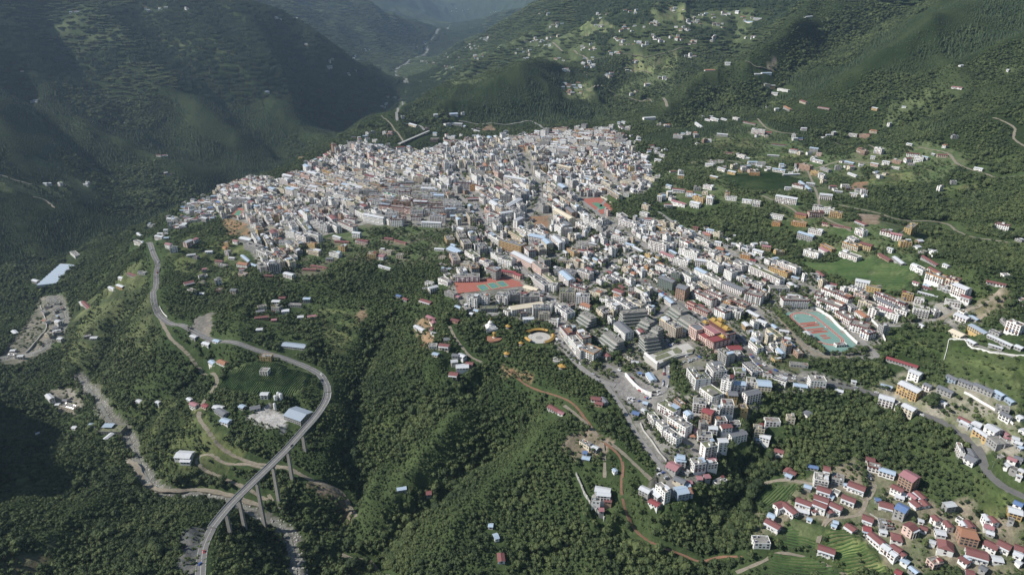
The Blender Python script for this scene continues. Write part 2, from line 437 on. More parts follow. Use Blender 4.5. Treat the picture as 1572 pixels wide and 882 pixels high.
# ------------------------------------------------------------------ mesh collector
class MB:
    def __init__(s):
        s.v = []; s.f = []; s.m = []; s.mats = []
    def mi(s, k):
        if k not in s.mats: s.mats.append(k)
        return s.mats.index(k)
    def poly(s, pts, k):
        n = len(s.v); s.v += pts; s.f.append(tuple(range(n, n + len(pts)))); s.m.append(s.mi(k))
    def prism(s, base, z0, z1, k, top=None, cap=True, bottom=False):
        """walls over a ccw ground outline, with its own top material"""
        n = len(base); o = len(s.v); kk = s.mi(k)
        s.v += [(x, y, z0) for x, y in base] + [(x, y, z1) for x, y in base]
        for i in range(n):
            j = (i + 1) % n
            s.f.append((o + i, o + j, o + n + j, o + n + i)); s.m.append(kk)
        if cap:
            s.f.append(tuple(o + n + i for i in range(n))); s.m.append(s.mi(top or k))
        if bottom:
            s.f.append(tuple(o + i for i in range(n))[::-1]); s.m.append(kk)
    def box(s, cx, cy, z0, lx, ly, lz, k, a=0.0, top=None, bottom=True):
        c, q = math.cos(a), math.sin(a)
        P4 = [(cx + c * u * lx / 2 - q * v * ly / 2, cy + q * u * lx / 2 + c * v * ly / 2) for u, v in ((-1,-1),(1,-1),(1,1),(-1,1))]
        s.prism(P4, z0, z0 + lz, k, top, True, bottom)
    def cyl(s, cx, cy, z0, r0, r1, h, k, n=10):
        o = len(s.v); kk = s.mi(k)
        for r, z in ((r0, z0), (r1, z0 + h)):
            s.v += [(cx + r * math.cos(2 * math.pi * i / n), cy + r * math.sin(2 * math.pi * i / n), z) for i in range(n)]
        for i in range(n):
            j = (i + 1) % n
            s.f.append((o + i, o + j, o + n + j, o + n + i)); s.m.append(kk)
        s.f.append(tuple(o + n + i for i in range(n))); s.m.append(kk)
    def build(s, name, parent=None, kind=None, loc=None, data_only=False):
        me = bpy.data.meshes.new(name)
        me.from_pydata(s.v, [], s.f)
        for k in s.mats: me.materials.append(M[k])
        me.polygons.foreach_set('material_index', s.m)
        me.update()
        if data_only: return me
        o = bpy.data.objects.new(name, me); COL.objects.link(o)
        if parent: o.parent = parent
        if kind: o['kind'] = kind
        if loc: o.location = loc
        return o

# ------------------------------------------------------------------ things register (labels are written at the end)
THINGS = []
def thing(o, cat, look, x, y, group=None, label=None):
    o['category'] = cat
    if group: o['group'] = group
    if label: o['label'] = label
    THINGS.append((o, look, x, y, label))
    return o

# ------------------------------------------------------------------ occupancy raster, 1.5 m
OX0, OY0, OS = -1100.0, 250.0, 1.5
OCC = np.zeros((1700, 1500), np.uint8)      # 1 road, 2 building, 3 pitch, 4 keep free of trees
def occ_mark_line(line, r, val):
    for (x1, y1), (x2, y2) in zip(line[:-1], line[1:]):
        n = max(2, int(math.hypot(x2 - x1, y2 - y1) / 1.2))
        for i in range(n + 1):
            t = i / n; x = x1 + (x2 - x1) * t; y = y1 + (y2 - y1) * t
            a = int((x - r - OX0) / OS); b = int((x + r - OX0) / OS) + 1; c = int((y - r - OY0) / OS); d = int((y + r - OY0) / OS) + 1
            if a < 0 or c < 0 or a >= OCC.shape[1] or c >= OCC.shape[0]: continue
            OCC[c:d, a:b] = np.maximum(OCC[c:d, a:b], val)
def occ_mark_poly(poly, val):
    xs = [p[0] for p in poly]; ys = [p[1] for p in poly]
    a = max(0, int((min(xs) - OX0) / OS) - 1); b = int((max(xs) - OX0) / OS) + 2
    c = max(0, int((min(ys) - OY0) / OS) - 1); d = int((max(ys) - OY0) / OS) + 2
    if a >= OCC.shape[1] or c >= OCC.shape[0] or b <= 0 or d <= 0: return
    yy, xx = np.mgrid[c:min(d, OCC.shape[0]), a:min(b, OCC.shape[1])]
    if xx.size == 0: return
    m = in_poly(OX0 + (xx + .5) * OS, OY0 + (yy + .5) * OS, poly)
    sub = OCC[c:min(d, OCC.shape[0]), a:min(b, OCC.shape[1])]
    sub[m] = np.maximum(sub[m], val)
def occ_get(x, y):
    i = ((np.asarray(y) - OY0) / OS).astype(int); j = ((np.asarray(x) - OX0) / OS).astype(int)
    ok = (i >= 0) & (j >= 0) & (i < OCC.shape[0]) & (j < OCC.shape[1])
    out = np.zeros(np.shape(i), np.uint8)
    out[ok] = OCC[i[ok], j[ok]]
    return out
FOS = 8.0
FOCC = np.zeros((1600, 1550), bool)         # coarse record of far roads and houses, for clearings in the forest
def focc_mark(x, y, r):
    a, b = int((x - r + 6200) / FOS), int((x + r + 6200) / FOS) + 1; c, d = int((y - r) / FOS), int((y + r) / FOS) + 1
    if a >= 0 and c >= 0: FOCC[c:d, a:b] = True
def focc_get(x, y):
    i = np.clip((np.asarray(y) / FOS).astype(int), 0, 1599); j = np.clip(((np.asarray(x) + 6200) / FOS).astype(int), 0, 1549)
    return FOCC[i, j]
def rect(cx, cy, L, Wd, a):
    c, s = math.cos(a), math.sin(a)
    return [(cx + c * u * L / 2 - s * v * Wd / 2, cy + s * u * L / 2 + c * v * Wd / 2) for u, v in ((-1,-1),(1,-1),(1,1),(-1,1))]
def occ_free(cx, cy, L, Wd, a):
    nu = max(2, int(L / 2.2)); nv = max(2, int(Wd / 2.2))
    c, s = math.cos(a), math.sin(a)
    u, v = np.meshgrid(np.linspace(-L / 2, L / 2, nu + 1), np.linspace(-Wd / 2, Wd / 2, nv + 1))
    return not occ_get(cx + c * u - s * v, cy + s * u + c * v).any()

# ------------------------------------------------------------------ lines smoothed and resampled
def smooth(line, step=4.0):
    p = np.array(line, float)
    out = []
    for i in range(len(p) - 1):
        p0 = p[max(i - 1, 0)]; p1 = p[i]; p2 = p[i + 1]; p3 = p[min(i + 2, len(p) - 1)]
        n = max(1, int(np.linalg.norm(p2[:2] - p1[:2]) / step))
        for k in range(n):
            t = k / n
            out.append(.5 * ((2 * p1) + (-p0 + p2) * t + (2 * p0 - 5 * p1 + 4 * p2 - p3) * t * t + (-p0 + 3 * p1 - 3 * p2 + p3) * t ** 3))
    out.append(p[-1])
    return np.array(out)
def grade(line, half, blend, zline=None):
    """level the ground along a road"""
    global Z
    l = np.asarray(line)
    zl = hz(l[:, 0], l[:, 1]) if zline is None else zline
    k = 7
    if len(zl) > k and zline is None:
        zp = np.pad(zl, k // 2, mode='edge'); zl = np.convolve(zp, np.ones(k) / k, 'valid')
    r = half + blend
    jx = slice(*np.searchsorted(XS, [l[:, 0].min() - r, l[:, 0].max() + r])); jy = slice(*np.searchsorted(YS, [l[:, 1].min() - r, l[:, 1].max() + r]))
    gx = GX[jy, jx].ravel(); gy = GY[jy, jx].ravel()
    if gx.size == 0: return zl
    bd = np.full(gx.shape, 1e9); bz = np.zeros(gx.shape)
    for i in range(len(l)):
        d = (gx - l[i, 0]) ** 2 + (gy - l[i, 1]) ** 2
        m = d < bd
        bd[m] = d[m]; bz[m] = zl[i]
    bd = np.sqrt(bd)
    f = np.clip(1 - (bd - half) / blend, 0, 1); f = f * f * (3 - 2 * f)
    zz = Z[jy, jx].ravel()
    Z[jy, jx] = (zz * (1 - f) + bz * f).reshape(GX[jy, jx].shape)
    return zl

# name, material, width m, pixels of the centre line
ROADS = [
 ('highway','asphalt',9.5,[(300,930),(307,882),(312,841),(326,808)]),
 ('highway','asphalt',9.5,[(503,602),(500,588),(485,571),(440,551),(395,537),(350,524),(300,510),(262,497),(242,480),(235,450),(240,425),(242,405),(234,385),(228,372)]),
 ('street','street',8,[(700,262),(715,282),(725,302),(739,330),(753,355),(776,381),(791,398),(806,418),(819,432),(839,452),(859,473),(866,490),(858,506),(860,524),(887,559),(915,580),(945,592)]),
 ('street','street',8,[(930,560),(948,570),(963,579),(977,593),(993,604),(1010,604),(1021,592),(1023,565),(1026,548)]),
 ('avenue','asphalt',9,[(985,430),(1010,448),(1034,461),(1075,488),(1100,500),(1116,503),(1132,516),(1147,532),(1162,553),(1174,564),(1206,577),(1238,583),(1279,589),(1326,600),(1370,616),(1411,633),(1451,649),(1472,664),(1493,677),(1504,693),(1511,715),(1521,730),(1542,748),(1580,765)]),
 ('street','street',8,[(860,285),(880,300),(915,325),(945,345),(976,368),(1009,389),(1035,405),(1075,428),(1120,452),(1150,468),(1172,492),(1180,520)]),
 ('track_path','dirt',6,[(1192,478),(1215,512),(1245,540),(1275,548),(1310,546)]),
 ('street','street',7,[(1010,325),(1040,345),(1100,378),(1150,402),(1212,430),(1254,448),(1264,467),(1290,490),(1330,530),(1345,548),(1300,550)]),
 ('lane','street',6,[(1345,500),(1400,499),(1435,492),(1455,497),(1472,512),(1500,530),(1560,548)]),
 ('lane','dirt',6,[(1440,492),(1460,482),(1480,478),(1510,466),(1530,452)]),
 ('lane','dirt',4.5,[(1143,752),(1173,741),(1206,736),(1240,741),(1289,747),(1330,766),(1343,741)]),
 ('lane','dirt',4,[(1330,766),(1318,790),(1275,795),(1262,812),(1255,835)]),
 ('street','street',5.5,[(930,590),(955,625),(976,663),(1003,700),(1019,721),(1028,736),(1033,753),(1042,772),(1072,781)]),
 ('street','street',6,[(1006,622),(1039,660),(1060,684),(1080,705)]),
 ('street','street',6,[(1040,560),(1052,582),(1076,605),(1092,625)]),
 ('street','street',6,[(560,245),(600,262),(650,285),(700,300),(735,325)]),
 ('street','street',6,[(430,300),(480,318),(530,325),(580,322),(640,340),(690,350),(730,352)]),
 ('street','street',6,[(800,230),(812,262),(830,290),(822,320),(795,350),(776,381)]),
 ('street','street',5.5,[(870,470),(905,440),(930,415),(955,395),(985,382)]),
 ('street','street',5.5,[(800,410),(850,395),(900,372),(945,346)]),
 ('street','street',5.5,[(1034,461),(1010,485),(1000,510),(1020,530)]),
 ('street','street',5.5,[(1120,452),(1090,480),(1075,488)]),
 ('street','street',5.5,[(900,240),(925,262),(940,285),(915,325)]),
 ('dirt_track','reddirt',2.8,[(785,568),(800,585),(824,598),(874,615),(901,645),(921,671),(954,705),(954,748),(961,785),(981,821),(1015,838),(1048,851),(1075,862),(1105,855),(1140,853)]),
 ('dirt_track','dirt',4,[(866,622),(880,632),(905,655),(921,671),(945,685),(975,712),(1000,737)]),
 ('dirt_track','dirt',3.5,[(924,678),(928,705),(928,735)]),
 ('dirt_track','dirt',3.5,[(690,500),(700,520),(720,545),(740,556)]),
 ('dirt_track','dirt',5,[(243,484),(256,508),(264,521),(290,545),(325,570),(333,585),(322,605),(310,622),(306,642),(325,668),(345,690),(385,708),(412,712),(435,716),(470,733),(500,745),(530,762),(548,790)]),
 ('dirt_track','dirt',4.5,[(435,716),(405,722),(385,716),(345,712),(325,697),(308,696),(300,704),(310,718),(340,732),(375,746),(405,764),(418,770),(412,757)]),
 ('dirt_track','dirt',6,[(195,706),(208,712),(218,730),(240,750),(275,753),(300,752),(350,760),(375,768),(400,775)]),
 ('dirt_track','dirt',3.5,[(524,850),(545,858),(575,868),(600,885)]),
 ('dirt_track','dirt',3.5,[(1130,880),(1170,862),(1200,848),(1255,860),(1300,882)]),
 ('mountain_road','street',9,[(618,156),(611,166),(609,177),(614,187),(634,192),(652,200)]),
 ('mountain_road','street',7,[(704,186),(745,190),(780,191),(818,187),(835,197),(865,199)]),
 ('mountain_road','dirt',7,[(1144,95),(1165,103),(1182,109)]),
 ('mountain_road','dirt',5,[(1163,182),(1170,190),(1178,197),(1198,203),(1225,206)]),
 ('mountain_road','dirt',5,[(1280,218),(1300,224),(1330,222),(1345,232)]),
 ('mountain_road','dirt',6,[(1410,226),(1440,231),(1458,237),(1468,250),(1490,260),(1515,267),(1575,268)]),
 ('mountain_road','dirt',5,[(1525,180),(1545,188),(1558,197),(1557,213),(1578,228)]),
 ('mountain_road','dirt',5,[(1285,314),(1310,319),(1348,327),(1381,337),(1445,342),(1470,355),(1500,365),(1550,372)]),
 ('mountain_road','dirt',10,[(849,65),(857,73),(887,83),(901,90),(904,100)]),
 ('mountain_road','dirt',9,[(967,150),(985,156),(1000,158),(1024,164)]),
 ('mountain_road','dirt',9,[(1028,14),(1040,20),(1060,22)]),
 ('mountain_road','dirt',8,[(958,105),(975,110),(1000,112)]),
 ('mountain_road','dirt',5,[(586,178),(600,190),(612,206),(622,222)]),
 ('mountain_road','dirt',4.5,[(1060,250),(1110,246),(1170,255),(1230,262),(1290,247),(1340,250),(1410,240)]),
 ('mountain_road','dirt',4.5,[(1170,300),(1215,320),(1235,342)]),
 ('mountain_road','dirt',4.5,[(1240,262),(1255,300),(1262,330),(1300,350),(1320,372)]),
 ('mountain_road','dirt',6,[(870,128),(900,138),(930,134),(960,148)]),
 ('mountain_road','dirt',7,[(905,92),(950,82),(1000,86),(1050,74)]),
 ('mountain_road','dirt',7,[(0,268),(20,275),(50,283)]),
 ('mountain_road','dirt',5,[(50,300),(70,308),(84,320)]),
]
# pitches and plazas are levelled first: outline in photo pixels
def wpoly(pp): return cast_line(pp)
FLATS = dict(
 track=[(1199,481),(1237,474),(1264,476),(1314,531),(1296,542),(1268,542)],
 courts=[(697,436),(780,423),(806,431),(806,437),(703,452)],
 farpitch=[(893,307),(921,302),(945,320),(922,330)],
 minipitch=[(352,333),(366,320),(374,321),(372,333)],
 plaza=[(800,515),(815,508),(838,508),(850,516),(842,524),(822,528),(806,524)],
 glass=[(48,441),(90,437),(122,404),(88,401)],
 yard=[(378,640),(420,625),(440,640),(428,657)],
)
FLATW = {}
for k, pp in FLATS.items():
    wp = wpoly(pp)
    FLATW[k] = wp
    cx = sum(p[0] for p in wp) / len(wp); cy = sum(p[1] for p in wp) / len(wp)
    zz = float(np.mean([float(hz(*p)) for p in wp] + [float(hz(cx, cy))]))
    d, _ = seg_dist(GX.ravel(), GY.ravel(), wp + [wp[0]]) if False else (None, None)
    rx0, rx1 = min(p[0] for p in wp) - 20, max(p[0] for p in wp) + 20; ry0, ry1 = min(p[1] for p in wp) - 20, max(p[1] for p in wp) + 20
    jx = slice(*np.searchsorted(XS, [rx0, rx1])); jy = slice(*np.searchsorted(YS, [ry0, ry1]))
    gx = GX[jy, jx].ravel(); gy = GY[jy, jx].ravel()
    d, _ = seg_dist(gx, gy, wp + [wp[0]]); d[in_poly(gx, gy, wp)] = 0
    f = np.clip(1 - (d - 5) / 12, 0, 1)
    q = Z[jy, jx].ravel()
    Z[jy, jx] = (q * (1 - f) + zz * f).reshape(GX[jy, jx].shape)
    FLATW[k + '_z'] = zz
    if k != 'glass': occ_mark_poly(wp, 3)
RL = []
for nm, mk, wd, pp in ROADS:
    ln = smooth(cast_line(pp), 4.0 if wd < 11 else 4.0)
    RL.append(ln)
for (nm, mk, wd, pp), ln in zip(ROADS, RL):
    far = math.hypot(*ln[len(ln) // 2]) > 1900
    if far or nm == 'mountain_road':
        for q_ in ln: focc_mark(q_[0], q_[1] - 5, wd / 2 + 4)
    zl = grade(ln, wd / 2 + 1.5, 8 if nm == 'highway' else 5)
    occ_mark_line(ln.tolist(), wd / 2 + (1.7 if mk in ('dirt', 'reddirt') or nm == 'highway' else .6), 1)
def ribbon(name, ln, wd, mk, lift=.35, kind='structure', parent=None, off=0.0, skirt=1.2, zl=None):
    ln = np.asarray(ln)
    d = np.gradient(ln[:, :2], axis=0); d /= np.linalg.norm(d, axis=1)[:, None] + 1e-9
    nrm = np.stack([-d[:, 1], d[:, 0]], 1)
    c = ln[:, :2] + nrm * off
    z0 = hz(c[:, 0], c[:, 1]) if zl is None else np.asarray(zl)
    if zl is None:
        for q in (-.5, .5):
            e = c + nrm * wd * q
            z0 = np.maximum(z0, hz(e[:, 0], e[:, 1]) - .5)
    b = MB(); k = b.mi(mk); n = len(ln)
    for i in range(n):
        wj = 1 + (.14 * math.sin(i * 1.7) + .1 * math.sin(i * .63 + 1) if mk in ('dirt', 'reddirt') else 0)
        for q, dz in ((.5 * wj, -skirt), (.5 * wj, 0), (-.5 * wj, 0), (-.5 * wj, -skirt)):
            b.v.append((c[i, 0] + nrm[i, 0] * wd * q, c[i, 1] + nrm[i, 1] * wd * q, float(z0[i]) + lift + dz))
    for i in range(n - 1):
        for j in range(3):
            b.f.append((4 * i + j, 4 * i + j + 1, 4 * i + 4 + j + 1, 4 * i + 4 + j)); b.m.append(k)
    return b.build(name, parent, kind)
for (nm, mk, wd, pp), ln in zip(ROADS, RL):
    ribbon(nm, ln, wd, mk, .35 if wd > 5 else .25)
    if nm == 'highway':
        ribbon('road_marking', ln, .2, 'line', .40, skirt=.02)
        for s in (-1, 1):
            ribbon('road_marking', ln, .15, 'line', .40, off=s * 4.1, skirt=.02)

# ------------------------------------------------------------------ ground cover zones (photo pixels)
TOWN = [(330,303),(345,292),(420,282),(470,262),(520,230),(600,226),(700,220),(780,213),(870,200),(955,202),(968,225),(1000,250),(1000,285),(985,300),(990,330),(1060,352),(1130,372),(1215,408),(1290,442),(1350,452),
        (1400,462),(1480,462),(1510,470),(1505,500),(1470,505),(1430,500),(1365,500),(1340,550),(1300,552),(1262,552),(1200,560),(1290,582),(1330,596),(1290,600),(1262,604),(1190,604),(1150,640),(1108,690),(1085,735),(1050,768),
        (1005,778),(985,758),(1000,738),(1010,722),(984,672),(961,630),(934,592),(895,555),(850,540),(845,500),(760,488),(705,478),(688,440),(690,350),(600,350),(560,345),(470,370),(470,395),(440,430),(400,420),(378,365),(345,352)]
ZONES = [   # key, polygon, colour, noise colour, tree density
 ('town', TOWN, (.25,.24,.215), (.15,.15,.125), .0),
 ('village', [(1150,770),(1190,745),(1240,735),(1310,700),(1380,720),(1400,745),(1440,770),(1480,760),(1520,780),(1572,800),(1572,882),(1470,882),(1360,882),(1345,840),(1300,810),(1262,800),(1215,795),(1200,812),(1150,830)], (.11,.13,.07), (.22,.19,.14), .22),
 ('estate', [(1330,590),(1390,570),(1450,600),(1460,580),(1560,590),(1572,700),(1500,690),(1440,640),(1370,640)], (.16,.17,.10), (.28,.26,.21), .15),
 ('uptown', [(1000,250),(1060,215),(1160,185),(1290,240),(1420,215),(1500,240),(1440,280),(1330,290),(1300,330),(1400,345),(1480,380),(1400,400),(1330,395),(1250,395),(1230,345),(1100,305),(1010,300)], (.062,.092,.038), (.10,.115,.06), .62),
 ('oldhill', [(380,360),(460,380),(560,345),(690,350),(690,400),(640,410),(560,405),(480,430),(430,440)], (.06,.085,.036), (.13,.125,.09), .6),
 ('field', [(330,600),(345,575),(400,552),(440,562),(480,572),(478,592),(440,612),(380,610)], (.036,.060,.026), (.060,.080,.038), .0),
 ('field', [(1215,400),(1260,404),(1300,398),(1330,395),(1400,408),(1410,425),(1400,445),(1360,452),(1310,438),(1255,420)], (.036,.060,.026), (.060,.080,.038), .0),
 ('field', [(1270,350),(1310,350),(1318,360),(1300,370),(1268,362)], (.036,.060,.026), (.060,.080,.038), .0),
 ('field', [(1212,798),(1262,803),(1256,842),(1192,838)], (.036,.060,.026), (.060,.080,.038), .0),
 ('field', [(1180,850),(1250,857),(1300,884),(1160,884)], (.036,.060,.026), (.060,.080,.038), .0),
 ('field', [(1155,768),(1178,746),(1236,742),(1216,762),(1185,790),(1165,788)], (.036,.060,.026), (.060,.080,.038), .0),
 ('field', [(1100,272),(1190,264),(1235,277),(1205,296),(1150,296)], (.036,.060,.026), (.060,.080,.038), .0),
 ('field', [(1265,815),(1300,812),(1340,850),(1370,884),(1300,884),(1262,850)], (0.082,0.115,0.041), (.14,.14,.07), .02),
 ('meadow', [(1452,520),(1572,548),(1572,625),(1500,585),(1450,575)], (0.070,0.107,0.037), (.10,.13,.055), .06),
 ('meadow', [(1362,502),(1450,512),(1448,560),(1350,548)], (0.057,0.094,0.033), (.09,.12,.05), .3),
 ('meadow', [(1490,725),(1540,755),(1572,775),(1572,800),(1500,790)], (0.070,0.107,0.037), (.11,.13,.055), .1),
 ('meadow', [(1195,540),(1245,548),(1225,575),(1188,565)], (0.082,0.123,0.041), (.15,.15,.09), .05),
 ('meadow', [(255,385),(345,340),(380,370),(380,430),(330,445),(270,420)], (0.066,0.094,0.037), (.10,.12,.055), .3),
 ('meadow', [(490,470),(560,480),(520,560),(490,545)], (0.049,0.082,0.033), (.09,.11,.05), .3),
 ('meadow', [(100,470),(220,400),(235,470),(250,530),(180,570),(90,600)], (0.061,0.086,0.037), (.09,.11,.055), .45),
 ('meadow', [(240,610),(300,600),(330,660),(380,690),(330,740),(250,740),(215,690)], (0.057,0.082,0.033), (.09,.11,.05), .4),
 ('meadow', [(560,640),(620,600),(650,640),(600,720),(560,740)], (0.049,0.082,0.029), (.08,.11,.045), .6),
 ('meadow', [(1085,215),(1150,212),(1160,228),(1095,232)], (.10,.13,.055), (.14,.15,.075), .12),
 ('meadow', [(1200,235),(1260,232),(1265,248),(1205,250)], (.10,.14,.055), (.13,.14,.07), .12),
 ('meadow', [(1330,265),(1400,262),(1405,280),(1335,282)], (.09,.13,.05), (.13,.14,.07), .12),
 ('meadow', [(860,128),(905,124),(915,150),(865,152)], (.11,.15,.06), (.14,.15,.08), .1),
 ('meadow', [(885,40),(940,36),(945,55),(890,60)], (.11,.15,.06), (.14,.15,.08), .15),
 ('meadow', [(1000,20),(1070,15),(1075,35),(1005,38)], (.11,.15,.06), (.14,.15,.08), .15),
 ('meadow', [(960,85),(1040,80),(1045,105),(965,108)], (.11,.15,.06), (.14,.15,.08), .15),
 ('meadow', [(1440,290),(1500,280),(1510,300),(1450,310)], (.09,.13,.05), (.13,.14,.07), .2),
 ('meadow', [(1150,240),(1180,238),(1185,255),(1155,256)], (.09,.13,.05), (.13,.14,.07), .15),
 ('tan', [(0,848),(70,850),(90,830),(60,882),(0,882)], (.17,.145,.09), (.12,.12,.07), .05),
 ('bare', [(340,338),(352,335),(380,345),(382,362),(350,360)], (.30,.19,.11), (.16,.14,.08), .04),
 ('bare', [(636,488),(662,496),(670,520),(655,545),(640,525)], (.28,.19,.12), (.14,.13,.08), .12),
 ('bare', [(868,668),(905,658),(940,680),(930,700),(890,712),(865,690)], (.30,.24,.18), (.16,.14,.1), .08),
 ('bare', [(800,332),(842,330),(842,350),(812,350)], (.27,.17,.10), (.2,.14,.1), .0),
 ('bare', [(1310,328),(1352,330),(1350,345),(1320,342)], (.3,.24,.19), (.2,.15,.1), .0),
 ('bare', [(1090,560),(1065,545),(1030,540),(995,560),(1000,575),(1020,590),(1060,570)], (.16,.17,.12), (.22,.2,.17), .0),
 ('bare', [(1500,460),(1545,440),(1560,455),(1540,480),(1495,490)], (.3,.25,.2), (.16,.15,.09), .05),
 ('bare', [(1310,280),(1335,278),(1330,292),(1305,290)], (.28,.17,.1), (.2,.14,.1), .0),
 ('bare', [(1176,104),(1189,90),(1194,94),(1186,108)], (.30,.25,.2), (.2,.18,.13), .0),
 ('bare', [(740,196),(755,190),(765,204),(742,205)], (.28,.19,.13), (.2,.15,.1), .0),
 ('bare', [(545,485),(560,470),(562,490),(550,497)], (.26,.19,.12), (.16,.13,.08), .02),
 ('bare', [(470,742),(500,742),(540,775),(545,795),(515,775),(480,755)], (.24,.19,.14), (.15,.13,.09), .1),
 ('bare', [(765,560),(820,575),(820,590),(770,575)], (.26,.17,.1), (.12,.12,.07), .3),
 ('rockwall', [(284,512),(298,490),(328,478),(326,512),(318,520)], (.15,.145,.13), (.22,.2,.17), .0),
 ('rockwall', [(268,884),(272,830),(300,806),(318,812),(300,884)], (.12,.125,.12), (.16,.155,.14), .04),
 ('yard', [(376,640),(418,622),(442,640),(432,660),(400,655)], (.45,.44,.42), (.33,.32,.30), .0),
 ('wood', [(938,296),(975,298),(1000,305),(1000,330),(962,336),(935,322),(925,306)], (.05,.075,.03), (.08,.10,.045), 1.0),
 ('wood', [(1027,556),(1042,556),(1062,600),(1062,607),(1045,608),(1028,590)], (.05,.075,.03), (.08,.10,.045), .9),
 ('wood', [(1128,478),(1140,474),(1152,490),(1143,500),(1130,495)], (.05,.075,.03), (.08,.10,.045), .9),
 ('wood', [(950,562),(965,560),(1000,590),(998,598),(985,592)], (.05,.075,.03), (.08,.10,.045), .6),
 ('wood', [(905,462),(918,455),(925,475),(912,480)], (.05,.075,.03), (.08,.10,.045), .9),
 ('carpark', [(955,570),(1000,570),(1025,600),(1000,625),(975,630),(935,590)], (.28,.27,.25), (.2,.19,.18), .0),
 ('wash', [(0,545),(20,520),(62,455),(98,468),(100,480),(75,540),(40,560),(0,560)], (.2,.185,.155), (.1,.11,.075), .08),
 ('wash', [(70,600),(110,595),(128,620),(120,640),(85,630)], (.28,.26,.22), (.16,.15,.11), .1),
]
RIVERS = [  # centre line pixels, half width of gravel, water half width
 ([(455,900),(452,870),(448,840),(440,818),(420,805),(395,792),(365,776),(335,766),(300,762),(262,760),(238,750),(222,728),(208,700),(200,680),(190,662),(165,640),(150,618),(140,600),(120,575)], 9, 1.9),
 ([(0,548),(30,545),(60,538),(80,520),(95,490),(90,470),(80,455)], 12, 3),
 ([(622,128),(607,114),(612,104),(625,96),(640,88),(655,76),(650,66),(668,52),(690,40)], 24, 6),
]
cover = np.zeros((*GX.shape, 3)); dens = np.ones(GX.shape)
n1 = fbm(GX, GY, 60, 4, 41); n2 = fbm(GX, GY, 14, 3, 51); n3 = fbm(GX, GY, 260, 3, 61)
base = np.array([.034,.056,.022]); base2 = np.array([.060,.085,.034])
k = np.clip(.5 + n1 * 1.1 + n2 * .4, 0, 1)[..., None]
cover[:] = base * (1 - k) + base2 * k
# the bare / terraced patches of the far farmed hills
far = dist > 1700
farm = np.clip(n3 * 2.2 + n1 * .6 + .05, 0, 1)
dens = np.clip(1.05 - .55 * np.clip(n1 * 1.5 + .1, 0, 1), 0, 1)
dens = np.where(far, np.clip(dens + .35, 0, 1), dens)
cover[far] *= .6
FARM = [[(790,110),(840,30),(960,20),(1160,10),(1150,90),(1120,150),(1000,195),(930,190),(880,120)],[(610,160),(560,170),(640,130),(700,95),(790,60),(830,60),(790,100),(700,130)],
        [(60,40),(120,20),(250,60),(380,90),(300,110),(150,60)],[(540,70),(600,95),(600,130),(520,110)],[(0,250),(100,250),(240,290),(270,310),(120,310),(0,300)],[(1380,130),(1572,95),(1572,150),(1400,170),(1350,200)]]
for pp in FARM:
    wp = wpoly(pp); m = in_poly(GX, GY, wp)
    band = .5 + .5 * np.sin(Z / 3.2 + n1 * 3)
    kk = (np.clip(farm + .25, 0, 1) * (0.45 + .55 * band))[m][:, None]
    cover[m] = cover[m] * (1 - kk) + np.array([.105,.13,.062]) * kk
    dens[m] *= 1 - .75 * np.clip(farm[m] * .8 + .1, 0, 1)
def paint(m, c1, c2, dn):
    kk = np.clip(.45 + n2[m] * 1.3 + n1[m] * .5, 0, 1)[:, None]
    cover[m] = np.array(c1) * (1 - kk) + np.array(c2) * kk
    dens[m] = dn
ZW = []
for key, pp, c1, c2, dn in ZONES:
    wp = wpoly(pp); ZW.append((key, wp))
    # ragged edges
    m = in_poly(GX + 5 * n2, GY + 5 * n1, wp)
    paint(m, c1, c2, dn)
    if key == 'meadow': cover[m] *= .74
    if key in ('field', 'meadow'):                      # strips of different crops side by side
        q0, q1 = wp[0], wp[1]; aa = math.atan2(q1[1] - q0[1], q1[0] - q0[0]); vv = -GX[m] * math.sin(aa) + GY[m] * math.cos(aa); uu = GX[m] * math.cos(aa) + GY[m] * math.sin(aa)
        st = _hash(np.floor(vv / 12 + .25 * n1[m]), np.floor(uu / 46), 9)[:, None]
        cover[m] = cover[m] * (.62 + .95 * st) + np.array([.035,.028,.010]) * np.clip(st * 2 - 1, 0, 1)
    if key == 'uptown' or key == 'oldhill':
        dens[m] = np.clip(dn + .9 * (n1[m] + .5 * n2[m]), .1, .95); cover[m] *= (1 + .3 * np.clip(-n1[m] * 2, 0, 1))[:, None]
    if key in ('wood', 'field', 'bare', 'carpark', 'yard', 'rockwall') : occ_mark_poly(wp, 4)
RW = []
for pp, hw, ww in RIVERS:
    ln = smooth(cast_line(pp), 6)
    RW.append((ln, hw, ww))
    xs0, xs1 = ln[:, 0].min() - 60, ln[:, 0].max() + 60; ys0, ys1 = ln[:, 1].min() - 60, ln[:, 1].max() + 60
    jx = slice(*np.searchsorted(XS, [xs0, xs1])); jy = slice(*np.searchsorted(YS, [ys0, ys1]))
    d, _ = seg_dist(GX[jy, jx].ravel(), GY[jy, jx].ravel(), ln.tolist()); d = d.reshape(GX[jy, jx].shape)
    wob = hw * (1 + .5 * n2[jy, jx] + .5 * n1[jy, jx])
    mm = np.zeros(GX.shape, bool); mm[jy, jx] = d < wob
    paint(mm, (.24,.235,.21), (.15,.145,.125), 0)
    zl = hz(ln[:, 0], ln[:, 1]); zl = np.convolve(np.pad(zl, 4, mode='edge'), np.ones(9) / 9, 'valid')
    grade(ln, hw * .8, hw * 1.2, zl - 1.5)
    ribbon('river', ln, ww * 2, 'water', .5, skirt=.5)
